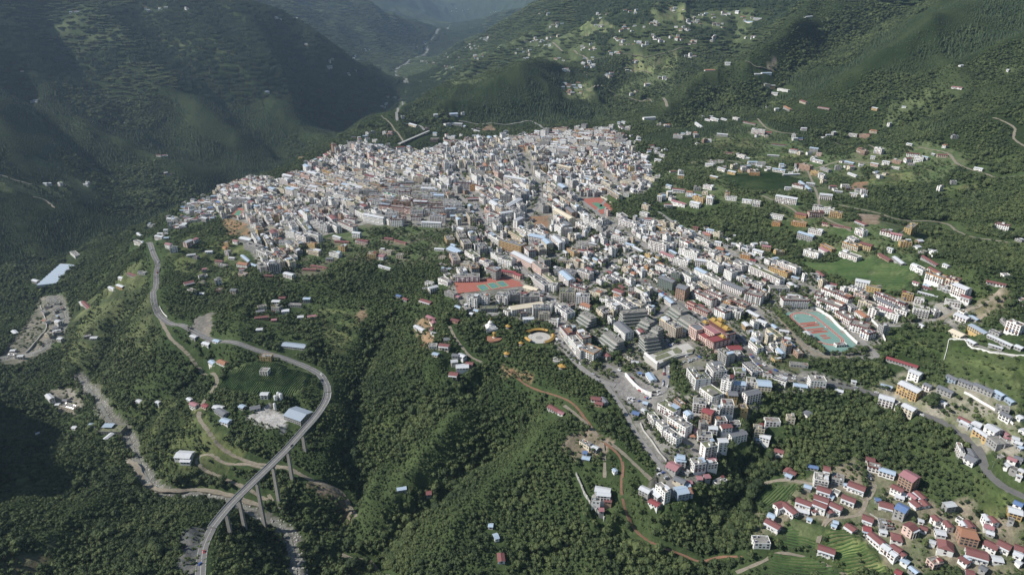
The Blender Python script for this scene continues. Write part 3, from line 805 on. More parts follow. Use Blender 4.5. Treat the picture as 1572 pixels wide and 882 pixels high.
# no trees on roads
for (nm, mk, wd, pp), ln in zip(ROADS, RL):
    pass
def _blur(A, k):
    for ax in (0, 1):
        c_ = np.cumsum(np.pad(A, [(k + 1, k) if a_ == ax else (0, 0) for a_ in (0, 1)], mode='edge'), axis=ax)
        n_ = A.shape[ax]; A = (np.take(c_, np.arange(2 * k + 1, 2 * k + 1 + n_), axis=ax) - np.take(c_, np.arange(0, n_), axis=ax)) / (2 * k + 1)
    return A
TPI = Z - _blur(Z, 8)
def tpi_at(x, y):
    i, fx = _ix(XS, x); j, fy = _ix(YS, y)
    return TPI[j, i]
def dens_at(x, y):
    i, fx = _ix(XS, x); j, fy = _ix(YS, y)
    return dens[j, i]

TERR0 = [((215,228),(310,290),9,4,'stepped glass terrace block just behind the curved white hotel'),((570,238),(795,215),11,5,'longest stepped glass terrace block with its flat grey top storey'),
        ((430,410),(560,515),10,4,'stepped glass terrace block nearer the hotel corner tower'),((760,470),(890,445),11,5,'stepped block with pale columns overlooking the roof garden'),
        ((1060,170),(1150,230),11,5,'stepped grey block between the avenue and the monastery hall'),((1150,265),(1270,340),14,4,'flat roofed stepped block touching the monastery hall'),
        ((770,290),(850,330),9,5,'small stepped block beside the narrow market street'),((870,370),(930,400),9,6,'taller stepped block at the centre of the shopping street')]

# ------------------------------------------------------------------ buildings
WALL = dict(W='white', C='cream', Y='yellow', O='orange', P='pink', K='grey', B='brick', N='net', U='bluegrey')
ROOFM = dict(c='flat', g='green', s='flat', m='flat', o='flat', b='blueroof', r='maroonroof', R='redroof', w='paleroof', k='slate', p='pinkroof', t='terra', B='bluegrey', G='court', L='cream', x='deepblue', h='maroonroof')
WNAME = dict(W='white', C='cream', Y='yellow', O='orange', P='pale pink', K='grey', B='bare brick', N='green netted', U='blue')
RNAME = dict(c='bare flat roof', g='planted green roof', s='roof water heaters', m='maroon parapet', o='orange brown parapet', b='pale blue metal roof', r='maroon metal roof', R='bright red metal roof',
             w='pale metal roof', k='dark grey roof', p='faded pink metal roof', t='terracotta roof', B='blue grey metal roof', G='green canvas roof', L='khaki roof', x='deep blue metal roof', h='maroon hipped roof')
NUM = {1: 'one', 2: 'two', 3: 'three', 4: 'four', 5: 'five', 6: 'six', 7: 'seven', 8: 'eight', 9: 'nine'}
SH = 2.9
def windows(b, L, W, z0, n, rnd, frame, bare=False):
    """window panes with their surrounds on all four sides, a few centimetres proud of the wall"""
    for side in range(4):
        ln = L if side % 2 == 0 else W
        k = max(1, int((ln - 1.0) / 3.1))
        if side % 2 == 1 and rnd.random() < .45: k = max(1, k // 2)
        st = (ln - 1.0) / k
        wd = min(1.75, st * .6) if not bare else min(2.2, st * .7)
        for f in range(n):
            zb = z0 + f * SH + .95; zt = zb + 1.5
            if f == 0 and n > 2 and side == 0: zb -= .75; zt += .1
            for i in range(k):
                if rnd.random() < .05: continue
                c = -ln / 2 + .5 + st * (i + .5)
                q = [c - wd / 2, c + wd / 2]
                def P(u, o, z):
                    if side == 0: return (u, -W / 2 - o, z)
                    if side == 1: return (L / 2 + o, u, z)
                    if side == 2: return (-u, W / 2 + o, z)
                    return (-L / 2 - o, -u, z)
                if frame:
                    e = .26
                    b.poly([P(q[0] - e * 1.3, .03, zb - .18), P(q[1] + e * 1.3, .03, zb - .18), P(q[1] + e * .8, .03, zt + .35), P(q[0] - e * .8, .03, zt + .35)], frame)
                b.poly([P(q[0], .07, zb), P(q[1], .07, zb), P(q[1], .07, zt), P(q[0], .07, zt)], 'glass')
def gen(L, W, n, wall, roof, rnd, drop=4.0, detail=2):
    """parts of one building in its own axes: list of (part name, mesh, kind)"""
    out = []
    H = n * SH + .3
    wk = WALL[wall]; rk = ROOFM[roof]
    gable = roof in 'brRwkptBxhL'
    b = MB()
    if gable and n <= 2: W *= .88; L *= .96
    if gable:
        rise = min(W * (.16 if roof in 'brRwkpBxL' else .28), 3.2)
        hip = 2.5 if roof in 'th' else 0
        o = [(-L / 2, -W / 2), (L / 2, -W / 2), (L / 2, W / 2), (-L / 2, W / 2)]
        b.prism(o, -drop, H, wk, wk)
        if not hip:
            for s in (-1, 1):
                p = [(s * L / 2, -W / 2, H), (s * L / 2, W / 2, H), (s * L / 2, 0, H + rise)]
                b.poly(p if s > 0 else p[::-1], wk)
        out.append(('walls', b, None))
        r = MB(); e = .55
        lean = roof == 'r' and rnd.random() < .75 and W > 7
        y0 = -W / 2 - e
        for s in (-1, 1):
            for dz, fl in ((0.10, 1), (-.05, -1)):
                pts = [(-L / 2 - e, s * (W / 2 + e), H - .15 + dz), (L / 2 + e, s * (W / 2 + e), H - .15 + dz), (L / 2 + e - hip, 0, H + rise + dz), (-L / 2 - e + hip, 0, H + rise + dz)]
                r.poly(pts if s * fl < 0 else pts[::-1], rk)
            if hip:
                r.poly([(s * (L / 2 + e), -W / 2 - e, H - .1), (s * (L / 2 + e), W / 2 + e, H - .1), (s * (L / 2 + e - hip), 0, H + rise + .1)][::s], rk)
        if detail > 1 and not hip:
            r.box(0, 0, H + rise + .08, L + 2 * e, .5, .14, rk)
        out.append(('roof', r, None))
        if lean:
            q = MB(); z1 = H - .25; z2 = H - 1.0
            q.poly([(-L / 2, -W / 2 - 1.9, z2), (L / 2, -W / 2 - 1.9, z2), (L / 2, -W / 2 - .1, z1), (-L / 2, -W / 2 - .1, z1)], 'paleroof')
            for i in range(int(L / 4) + 1):
                q.box(-L / 2 + .2 + (L - .4) * i / max(1, int(L / 4)), -W / 2 - 1.7, -1, .22, .22, z2 + .95, 'white')
            out.append(('porch_roof', q, None))
    else:
        o = [(-L / 2, -W / 2), (L / 2, -W / 2), (L / 2, W / 2), (-L / 2, W / 2)]
        b.prism(o, -drop, H, wk, wk)
        out.append(('walls', b, None))
        r = MB(); r.prism([(x * .985, y * .97) for x, y in o], H + .004, H + .06, rk)
        out.append(('roof', r, None))
        p = MB(); t = .28; ph = 1.0 if roof in 'mo' else .75
        pk = {'m': 'maroon', 'o': 'orange'}.get(roof, wk)
        e = .22 if roof in 'mo' else .05
        for s in (-1, 1):
            p.box(0, s * (W / 2 - t / 2 + e), H - (.5 if roof in 'mo' else 0), L + 2 * e, t, ph + (.5 if roof in 'mo' else 0), pk)
            p.box(s * (L / 2 - t / 2 + e), 0, H - (.5 if roof in 'mo' else 0) + .003, t, W - 2 * t + 2 * e, ph + (.5 if roof in 'mo' else 0) - .006, pk)
        if roof == 'm' and L > 26 and n >= 5 and wall == 'W' and rnd.random() < .5:
            for i in range(5): p.box(-L / 2 + L * (i + .5) / 5, -W / 2 - .2, H - .4, 2.2, .5, 2.2, pk)
        out.append(('parapet', p, None))
        if n >= 3 and L > 9:
            k = 2 if L > 26 else 1
            for i in range(k):
                s = MB()
                sx = (i - (k - 1) / 2) * L / 2 + rnd.uniform(-1, 1); sy = W * rnd.choice([-.2, .2])
                s.box(sx, sy, H, 3.6, 3.4, 2.7, wk, top='flat'); s.box(sx, sy, H + 2.7, 4.2, 4.0, .18, 'conc')
                out.append(('stair_head', s, None))
        c = MB()
        if roof == 's' or (roof in 'mcg' and rnd.random() < .35 and L > 12):
            rows = max(1, int((W - 3) / 3.2)); cols = max(2, int((L - 3) / 3.0))
            for i in range(rows):
                for j in range(cols):
                    if rnd.random() < .35: continue
                    x = -L / 2 + 2 + (L - 4) * j / max(1, cols - 1); y = -W / 2 + 2 + (W - 4) * i / max(1, rows - 1)
                    c.poly([(x - .8, y - .9, H + .25), (x + .8, y - .9, H + .25), (x + .8, y + .5, H + 1.25), (x - .8, y + .5, H + 1.25)], 'panel')
                    c.box(x, y + .65, H + 1.15, 1.9, .45, .42, 'tank')
            out.append(('water_heaters', c, 'stuff'))
        if rnd.random() < .55 and L > 8:
            d = MB(); k = rnd.choice(['paleroof', 'paleroof', 'paleroof', 'maroon', 'bluegrey', 'slate', 'flat', 'flat', 'conc', 'blueroof', 'terra'] if roof != 'g' else ['paleroof', 'flat', 'blueroof'])
            lx = L * rnd.uniform(.22, .5); ly = W * rnd.uniform(.4, .75); x = rnd.choice([-1, 1]) * (L / 2 - lx / 2 - .5); y = rnd.choice([-1, 1]) * (W / 2 - ly / 2 - .45)
            if rnd.random() < .5:
                d.box(x, y, H + .06, lx * .92, ly * .9, 2.3, wk)
            for u in (-1, 1):
                for v in (-1, 1): d.box(x + u * lx * .47, y + v * ly * .47, H + .05, .14, .14, 2.4, 'steel')
            d.poly([(x - lx / 2, y - ly / 2, H + 2.45), (x + lx / 2, y - ly / 2, H + 2.45), (x + lx / 2, y + ly / 2, H + 2.9), (x - lx / 2, y + ly / 2, H + 2.9)], k)
            out.append(('roof_shed', d, None))
        if L > 7:
            q = MB()
            for i in range(rnd.randint(2, 7)):
                q.box(rnd.uniform(-L / 2 + 1, L / 2 - 1), rnd.uniform(-W / 2 + 1, W / 2 - 1), H + .05, rnd.uniform(.5, 2.2), rnd.uniform(.5, 1.6), rnd.uniform(.3, 1.4), rnd.choice(['conc', 'grey', 'tank', 'slate', 'terra', 'crop', 'maroon', 'paleroof']))
            out.append(('roof_clutter', q, 'stuff'))
        if n >= 3 and L > 12 and rnd.random() < .6:
            q = MB(); m_ = max(2, int(L / 5))
            for sd in (-1, 1):
                for i in range(m_):
                    if rnd.random() < .75: q.box(-L / 2 + L * (i + .5) / m_, sd * (W / 2 + .16), 2.75, L / m_ * .86, .3, .75, rnd.choice(['maroon', 'deepblue', 'redroof', 'yellow', 'orange', 'slate', 'court', 'white']))
            out.append(('shop_signs', q, 'stuff'))
        if n >= 3 and detail > 1 and rnd.random() < .55:
            g = MB(); k = 'conc' if rnd.random() < .5 else wk
            if rnd.random() < .5:
                for f in range(1, n):
                    g.box(0, -W / 2 - .45, f * SH - .1, L - .8, .9, .22, k); g.box(0, -W / 2 - .85, f * SH + .12, L - .8, .1, .8, k)
            else:
                m_ = max(2, int(L / 7))
                for f in range(1, n):
                    for i in range(m_):
                        g.box(-L / 2 + L * (i + .5) / m_, -W / 2 - .55, f * SH - .1, 3.0, 1.1, 1.05, k)
            out.append(('balconies', g, 'stuff'))
    wn = MB()
    fr = None
    if wall in 'WCPY' and rnd.random() < .55: fr = rnd.choice(['maroon', 'maroon', 'conc', 'terra'])
    windows(wn, L, W, 0, n, rnd, fr, wall == 'B')
    if wn.f: out.append(('windows', wn, 'stuff'))
    return out

TOWNW = [w for k, w in ZW if k == 'town'][0]
BLD = []     # everything waiting to be built
def add_b(x, y, a, L, W, n, wall, roof, hand=False, name=None):
    if hand and math.hypot(x, y) < 1600 and not bool(in_poly(np.array([x]), np.array([y]), TOWNW)[0]): occ_mark_poly([(x + (max(L, W) / 2 + 3.5) * math.cos(t * .6283), y - 3.5 + (max(L, W) / 2 + 3.5) * math.sin(t * .6283)) for t in range(10)], 1)
    if math.hypot(x, y) > 1250: focc_mark(x, y, max(L, W) / 2 + 2); focc_mark(x, y - 9, max(L, W) / 2)
    if math.cos(a) < 0: a += math.pi
    BLD.append(dict(x=x, y=y, a=a, L=L, W=W, n=n, wall=wall, roof=roof, hand=hand, name=name))
    occ_mark_poly(rect(x, y, L + 1.6, W + 1.6, a), 2)
def hb(px1, py1, px2, py2, W, n, wall, roof, name=None):
    """a building read off the photograph: ends of its roof's centre line"""
    n = n if n <= 2 else max(2, int(n * .8 + .35))
    off = n * SH + .8
    x1, y1 = cast(px1, py1, off); x2, y2 = cast(px2, py2, off)
    L = max(math.hypot(x2 - x1, y2 - y1), 4.5)
    add_b((x1 + x2) / 2, (y1 + y2) / 2, math.atan2(y2 - y1, x2 - x1), L, W * .93, n, wall, roof, True, name)
def crop(ox, oy, s, txt):
    for row in txt.strip().split(';'):
        q = row.split()
        if not q: continue
        c = [float(v) for v in q[:4]]
        hb(ox + c[0] / s, oy + c[1] / s, ox + c[2] / s, oy + c[3] / s, float(q[4]), int(q[5]), q[6], q[7])
# central quarter south of the courts
crop(660, 440, 6.042, '''355 88 450 92 13 6 W c;468 72 545 78 12 6 W c;622 62 728 72 14 6 W c;735 55 880 45 20 5 K s;745 195 1045 152 14 4 W L;470 192 622 186 10 2 K g;1062 145 1145 172 12 4 W g;
1010 240 1108 240 9 5 C c;1112 305 1196 318 10 3 W c;860 290 965 288 9 2 W w;1195 165 1310 245 15 4 W s;1205 32 1345 34 19 6 C g;1355 72 1482 78 14 6 W c;1405 152 1500 185 12 3 W t;
85 530 180 548 9 2 C r;205 625 270 640 8 1 K k;270 620 325 655 9 1 W w;195 700 255 690 8 1 K w;240 745 360 735 13 1 W w;330 700 400 705 8 1 K r;180 810 260 830 10 1 B r;
1238 352 1310 440 11 5 W m;1315 450 1390 540 11 5 W c;1395 545 1430 590 11 5 W c;1430 545 1555 600 18 5 W o;240 180 290 190 7 1 K b;320 170 360 200 8 2 K c;410 205 450 215 6 1 W b;370 240 400 245 7 1 K w;
150 45 240 55 9 2 K c;700 205 745 225 10 3 W c;530 250 680 260 8 1 W c;1180 480 1182 482 3 1 W w;10 300 40 330 8 1 C p;0 380 30 390 8 1 K r;20 425 50 430 7 1 W w;200 300 270 310 8 1 B r''')
crop(860, 440, 6.042, '''525 95 685 190 15 5 W s;625 100 775 165 13 5 C s;385 92 465 115 13 4 W g;450 130 545 185 12 4 W s;775 65 820 135 8 5 W c;800 170 865 200 10 4 W c;300 20 405 55 20 3 C c;
1250 25 1432 112 12 5 W m;1365 20 1520 85 12 5 W m;1185 142 1385 235 9 3 P m;1465 185 1560 230 14 5 W m;600 640 660 680 6 1 C c;660 690 730 700 6 1 W w;820 790 868 870 10 1 W b;720 790 760 795 5 1 W x;
640 0 690 10 10 4 K c;500 20 590 50 12 3 P r;930 60 960 90 7 2 W b;980 95 1050 150 9 2 W b''')
crop(1040, 440, 5.24, '''842 92 1050 96 14 5 W m;1180 5 1290 45 13 4 W m;1290 40 1400 92 13 4 W m;1108 50 1180 62 14 4 W m;1150 85 1330 150 18 4 W m;1300 195 1412 262 12 4 W m;1400 285 1545 312 18 4 W m;
1505 342 1572 372 14 4 W m;560 35 690 62 20 6 W m;430 92 570 150 13 4 C m;345 150 525 190 15 5 W s;565 188 660 236 9 2 C w;650 262 722 290 9 2 W w;735 330 830 400 9 2 C g;765 300 800 330 7 1 K b;820 345 898 355 7 1 W w;
862 405 910 412 7 2 W w;600 430 670 490 9 4 W g;608 405 650 440 8 4 W w;310 500 400 520 12 3 P c;395 490 512 480 13 3 P R;290 610 345 680 18 5 W s;560 600 645 690 16 3 W s;370 718 450 750 14 6 W s;
450 762 545 778 10 4 W b;640 760 750 780 15 5 C b;560 730 630 745 12 4 W g;772 715 880 760 10 3 W c;932 780 1045 800 9 2 W b;1062 735 1190 742 12 5 W c;400 855 480 862 12 3 Y k;690 690 760 700 10 3 W c;
455 665 545 670 12 3 W g;1270 460 1355 455 7 1 W c;905 610 1050 625 7 1 K c;1400 750 1440 760 5 1 W w''')
crop(960, 560, 6.042, '''640 20 725 140 20 5 W g;745 190 860 300 18 4 W g;630 330 750 345 13 5 W c;725 410 812 465 12 4 B R;895 345 1000 365 13 5 W c;795 385 880 430 9 4 W g;1060 392 1125 400 10 3 Y c;
1110 262 1240 240 10 5 W k;335 335 480 430 13 4 W g;425 455 590 590 12 4 W s;235 430 290 515 8 4 W g;315 510 375 580 9 4 W c;385 590 500 690 10 4 W s;570 420 605 465 9 4 W b;690 540 755 545 8 2 K c;
830 520 930 538 10 3 W c;880 610 975 625 8 3 W r;670 630 800 668 11 4 W s;770 580 850 605 9 3 W w;722 740 832 745 11 7 W g;860 700 940 730 8 5 W w;480 840 552 858 9 3 W b;965 660 1100 680 10 4 W k;
1195 570 1285 590 10 5 C c;1240 680 1340 708 9 3 W w;1295 495 1435 500 9 3 W c;1500 468 1572 478 9 2 C c;1380 800 1470 812 8 1 W r;1200 730 1240 735 6 1 K b;65 430 130 450 8 1 K x;165 340 210 350 7 1 K b;
160 400 200 430 7 1 K w;430 440 480 455 8 3 W k;640 580 700 600 8 2 K p;600 640 650 650 7 1 K t''')
crop(940, 650, 6.042, '''520 365 615 425 15 1 K p;585 312 680 320 10 3 W b;742 350 850 352 12 4 W c;572 500 675 565 9 1 C k;585 645 690 640 14 2 U b;690 650 740 665 10 2 U t;430 530 515 660 8 5 W c;
262 570 350 640 9 3 K w;345 720 430 790 8 1 W R;385 570 455 680 12 2 K w;870 370 960 385 8 3 W c;690 520 740 530 7 1 K p;780 500 830 515 7 1 K p;850 500 900 510 7 1 K p;680 570 720 575 6 1 W b;640 380 720 450 6 1 K c;890 310 950 330 8 2 W p''')
crop(1080, 340, 6.042, '''632 412 800 470 12 4 Y o;445 405 735 530 12 5 W g;605 610 790 600 12 3 W c;300 370 382 410 12 5 W c;165 305 260 335 10 3 C c;350 295 440 310 10 3 O c;465 255 560 280 11 3 W w;
660 275 745 268 10 3 Y c;885 100 1030 125 11 4 K b;985 65 1110 80 10 3 W c;1100 215 1210 248 9 3 Y o;950 260 1090 290 13 4 W c;1085 245 1160 275 9 3 W p;1310 190 1455 218 12 4 C o;1462 192 1572 205 12 4 Y r;
1280 285 1450 320 14 3 W c;1430 62 1508 88 11 4 W c;1350 145 1420 165 10 3 W c;25 480 190 560 12 4 W c;205 560 380 630 13 4 W k;320 500 402 520 11 4 W c;395 545 560 585 12 4 W s;1352 600 1492 640 11 4 W c;
1412 545 1545 550 13 4 W w;990 488 1080 492 8 1 W c;1058 530 1130 540 7 1 W b;820 505 890 520 7 1 K b;20 280 0 300 9 2 K c;110 180 170 190 9 2 W w;130 245 195 260 9 2 K t;260 200 310 205 9 2 K w;0 95 70 120 10 2 K p;
360 240 420 260 8 2 W w;640 340 690 330 8 1 K b;430 350 490 360 8 1 K R;640 0 720 2 9 3 O c;820 2 960 5 9 3 O o;1060 455 1120 500 7 1 K r;1150 570 1240 580 9 3 W r;700 670 900 680 6 1 W w;280 120 300 125 4 1 W w''')
crop(1312, 400, 6.042, '''545 60 655 80 11 3 W c;685 110 850 150 13 4 W o;865 150 985 170 11 4 C m;935 210 1060 275 14 5 W w;985 340 1078 362 10 3 W r;835 400 985 385 11 3 W c;935 500 1068 520 13 3 W w;545 432 700 440 12 5 W g;
722 440 775 462 10 4 W c;440 300 550 305 10 4 Y c;555 350 650 355 9 3 W c;200 290 480 405 9 4 W m;205 350 375 430 9 2 W k;225 430 370 480 9 3 W p;385 440 500 472 11 4 W c;112 232 250 245 10 3 Y c;
1075 605 1240 655 11 3 Y B;895 660 1020 690 15 1 C L;1055 730 1130 758 8 1 K w;1235 690 1480 765 7 1 K w;1500 775 1568 800 9 1 K w;1435 560 1572 590 11 5 W c;1225 175 1385 225 8 1 W r;580 285 780 315 5 1 K w;
540 200 600 210 6 1 W p;620 240 740 250 7 1 K r;640 210 700 215 6 1 W b;980 455 1040 480 8 2 W g;1080 490 1160 520 7 1 K b;700 50 800 95 8 2 C r;830 30 880 45 7 1 W w;1240 780 1380 800 5 1 K w;600 585 645 600 5 1 W w;
790 210 880 240 7 2 K c;820 260 890 270 6 1 K w;1370 550 1440 590 6 1 K c;1260 650 1360 670 7 1 K c''')
crop(1312, 520, 6.042, '''290 182 600 235 8 1 K R;512 310 622 320 11 4 W w;430 405 620 462 14 5 Y w;235 508 370 560 12 4 W w;455 612 570 640 11 4 C w;650 412 720 428 9 3 W k;775 435 925 482 9 3 K k;862 335 960 372 8 2 U k;
975 370 1110 412 9 2 K k;1115 410 1300 485 9 2 K k;1305 470 1390 520 8 2 U b;1390 520 1480 585 7 1 U b;1355 680 1460 722 8 2 W k;965 720 1080 768 6 1 K r;1105 770 1185 790 9 2 U w;1235 790 1345 850 11 3 W w;
350 560 410 590 8 3 W c;245 410 350 450 6 1 W b;980 780 1060 800 6 1 K w;780 560 860 600 6 1 W w;1530 700 1572 730 9 1 W w;1390 830 1440 870 6 1 K p''')
crop(1352, 640, 7.11, '''1015 150 1180 235 7 3 Y w;1190 80 1300 130 13 4 W w;1225 200 1340 290 14 3 K c;860 260 890 410 5 4 W c;935 430 1060 445 15 3 W k;985 300 1035 400 6 2 K k;1385 440 1490 462 8 2 W p;1465 412 1562 430 8 2 K k;
1385 130 1405 210 7 1 K p;1445 190 1530 200 8 2 W w;1355 530 1400 560 6 1 W w;1420 560 1500 600 7 1 K c;1000 60 1105 90 8 2 U w;870 60 980 100 7 1 K w;1330 240 1400 300 8 1 K c;1480 240 1560 260 8 2 K w;1540 300 1565 330 7 1 K b;
250 595 395 680 16 5 B p;1490 640 1530 650 5 1 W w;1350 480 1380 500 5 1 W w;1290 410 1340 430 6 1 K c;1530 560 1565 580 7 2 C w''')
crop(1140, 700, 6.042, '''690 285 820 322 9 2 W r;662 372 800 415 9 2 W r;652 432 780 482 9 2 W r;492 412 640 452 9 2 W r;812 432 925 488 9 2 W r;922 355 1050 410 9 2 W r;980 245 1140 305 11 2 W r;375 440 498 540 9 2 W r;
300 490 378 440 9 2 W r;215 590 350 655 9 2 W r;235 540 300 560 8 2 W b;1115 550 1215 590 10 1 W r;965 620 1045 690 9 1 W r;1118 660 1195 672 9 1 W R;1185 705 1305 815 9 2 W r;1375 735 1485 755 12 1 W h;1300 820 1370 875 9 2 W w;
1385 822 1470 882 9 2 W r;1385 270 1490 325 9 2 W r;1265 435 1400 460 11 1 W r;1165 65 1280 92 9 2 W m;1265 110 1420 155 9 2 W b;1145 10 1230 30 8 1 W r;665 180 800 195 13 4 W c;755 95 815 105 9 5 W r;835 165 945 190 11 2 K c;
590 88 705 92 6 1 K x;500 495 620 510 8 1 K w;570 275 640 290 7 1 K b;95 775 250 765 11 2 W c;700 830 860 882 9 2 W r;1435 450 1530 500 13 4 K x;1415 355 1500 378 8 1 W w;1230 390 1280 395 6 1 K x;1130 670 1190 700 8 1 W b;
780 480 830 540 7 1 K r;640 490 690 505 6 1 W r;400 150 440 100 7 1 K r;440 130 500 150 7 1 K r;400 170 460 185 7 1 K b;940 250 985 262 6 1 W b;1480 330 1530 350 6 1 W w;1290 560 1310 640 7 1 K c;1340 590 1370 660 8 1 K c;800 350 850 370 7 1 W b;
840 300 900 330 7 1 W c;1270 690 1340 700 6 1 W w;600 580 640 590 5 1 W b;835 640 860 650 5 1 W b;850 600 880 605 5 1 K b;270 30 300 40 4 1 K r''')
crop(1340, 750, 6.68, '''745 510 745 640 15 2 W h;950 630 1185 680 13 2 W r;1150 520 1290 590 12 2 W r;1290 520 1425 590 11 2 W r;895 705 985 775 8 1 W r;1460 570 1550 600 10 2 W r;1205 270 1270 350 8 2 W r;1150 250 1185 340 6 2 W w;
960 315 1020 400 9 2 W r;915 330 945 390 6 2 W w;1135 385 1240 400 8 1 W p;1215 715 1330 725 9 1 W w;880 440 1075 470 15 4 B t;625 265 680 330 8 2 W r;745 320 800 400 8 2 W r;420 20 500 110 5 1 W w;445 0 535 95 7 1 W r;375 40 450 100 7 1 W p;
405 120 480 195 9 1 W r;505 105 560 175 8 1 W r;1385 205 1540 230 12 3 Y w;1455 110 1545 145 9 3 W x;635 445 745 455 9 1 W w;485 385 560 410 7 1 W r;295 715 370 765 7 1 W b;95 570 250 700 8 2 W w;185 560 330 690 7 2 W r;
380 800 460 860 6 1 K b;230 850 290 880 8 1 K R;1450 640 1540 690 9 2 W w;940 690 1000 730 6 1 W b;700 300 760 320 7 1 K c;640 360 700 380 6 1 W c;580 540 640 560 6 1 W w;1100 800 1170 840 8 1 K k;1480 740 1520 770 6 1 W w;1380 330 1440 350 6 1 K c;
1160 450 1240 470 7 1 K w;470 310 520 320 5 1 W w;880 280 910 300 6 1 W c;950 860 1040 880 9 1 W r''')
crop(330, 290, 6.042, '''500 680 602 672 15 8 W c;410 565 510 590 13 5 W c;290 500 425 530 14 5 K c;465 435 505 505 9 5 C c;355 395 410 490 9 5 W c;240 445 340 470 15 2 K w;215 690 312 690 12 3 W t;160 92 330 92 12 5 K c;330 80 500 75 12 5 K c;
900 292 985 300 12 6 W c;985 325 1050 330 12 6 W c;765 410 860 435 11 7 W c;870 400 975 420 11 6 W c;670 385 750 395 11 5 W c;870 495 940 510 9 4 Y c;865 560 975 580 11 3 C c;1150 522 1220 530 9 3 Y c;1072 580 1160 600 10 3 W c;1420 598 1500 598 10 4 Y c;
1500 608 1572 620 10 3 W p;1530 560 1572 562 9 3 C c;645 770 730 798 11 2 W w;815 735 945 742 7 1 B r;1390 235 1572 260 12 6 W w;1215 262 1305 272 10 4 W m;890 212 990 225 11 5 W m;640 295 760 300 10 4 W c;485 185 580 190 11 4 P m;
480 430 530 520 8 4 C c;440 545 530 520 9 3 W b;400 250 430 310 8 4 K c;500 340 570 345 8 3 C g;520 380 620 385 9 3 C c;600 490 720 480 9 3 W c;340 320 420 330 10 3 W c;90 490 130 500 7 2 Y c;170 470 215 485 7 2 W p;80 530 110 550 7 1 Y t;
250 620 320 660 7 1 K b;330 690 385 700 7 1 K b;1100 430 1170 450 7 2 W w;1110 480 1250 485 8 1 B r;1310 470 1420 480 9 2 P r;1030 640 1100 640 9 2 P k;1160 290 1300 345 12 5 W m;1280 400 1350 405 10 4 W w;1050 300 1150 350 11 5 W c;890 700 1040 730 6 1 B r;
1520 700 1572 720 5 1 K w;95 20 140 30 9 4 W c;170 30 240 30 10 4 K c;460 800 540 800 6 1 B r''')
crop(560, 200, 6.042, '''145 692 430 710 13 6 P m;450 668 715 665 13 6 C m;740 742 880 735 11 4 K c;790 792 970 780 12 3 W b;0 765 195 800 11 6 W c;452 430 545 430 12 7 C c;732 430 790 440 10 8 W c;862 482 990 480 12 7 W m;980 500 1030 500 10 6 O c;
1040 502 1120 520 12 7 W m;1132 382 1180 382 10 7 Y c;1182 390 1230 390 10 4 Y o;1300 425 1500 450 13 7 W w;180 582 290 600 11 4 W G;1320 700 1440 630 13 7 W w;950 630 1080 620 9 2 B r;60 565 160 560 10 3 Y c;225 470 300 475 10 4 O c;605 190 690 170 8 3 W w;
135 535 205 540 10 4 Y c;535 500 620 500 10 5 W c;275 365 395 365 10 3 C c;355 610 425 630 11 5 W c;430 790 520 790 10 4 W m;560 750 700 745 10 4 W g;625 770 700 770 10 4 C m;1255 600 1350 600 12 6 K c;1140 770 1250 790 13 7 W c;1390 770 1480 760 12 7 W c;
1190 640 1240 640 9 6 W b;720 545 770 545 9 5 W c;610 70 690 75 12 3 B c;735 85 830 95 8 2 W r;1380 150 1420 150 9 5 C c;1430 145 1470 145 9 5 C t;190 130 235 130 8 4 C c;85 130 170 130 8 2 W b;530 850 710 850 10 4 W w;1110 305 1130 330 10 4 W t;
1300 360 1380 370 10 5 W r;1010 370 1120 380 10 5 K c;760 205 800 210 8 4 W c;470 230 525 235 9 5 W c;265 190 300 190 8 4 W c;290 150 370 155 8 2 W R''')
crop(660, 320, 6.042, '''135 15 350 5 12 6 K c;545 80 650 90 13 7 W c;650 40 760 20 12 6 W w;790 110 850 80 10 6 W w;265 175 315 190 10 5 W w;330 185 440 180 11 6 C c;1170 5 1320 90 14 6 C L;1180 140 1240 170 12 6 W c;1240 185 1325 185 13 6 K c;
1370 130 1480 170 12 4 W c;1440 85 1490 100 11 5 W c;1495 120 1571 135 12 5 W s;750 200 870 270 12 5 C g;820 170 910 210 10 4 W g;910 200 1000 240 12 4 W c;930 240 1070 265 16 6 W b;970 180 1090 240 10 4 W c;680 285 870 340 20 6 Y c;
780 400 970 500 14 5 P w;590 400 650 440 12 5 W c;650 445 780 475 18 5 W g;410 335 520 320 12 4 W s;300 500 400 510 13 5 C c;235 620 460 615 14 4 W c;545 540 635 575 12 6 K m;190 350 290 400 12 1 K b;200 325 240 340 8 1 K b;
350 380 440 450 12 4 W g;480 470 570 500 13 5 W s;560 230 660 290 11 5 W c;950 610 1100 700 16 5 W s;1070 600 1180 680 12 5 C g;1160 560 1360 590 18 4 K s;1090 690 1180 700 11 5 W c;1190 470 1320 480 10 4 C c;1330 450 1400 500 11 5 C c;1380 380 1520 400 10 3 W r;
1370 300 1550 340 9 3 K c;1130 240 1270 290 11 4 W c;1390 560 1500 600 12 5 W c;100 650 190 660 12 3 W c;670 570 800 590 10 2 P R;790 600 850 620 10 2 P R;880 720 1000 750 13 4 C L;940 770 1060 800 12 4 W m;1320 700 1460 740 12 4 W m;870 160 970 90 3 1 K c''')
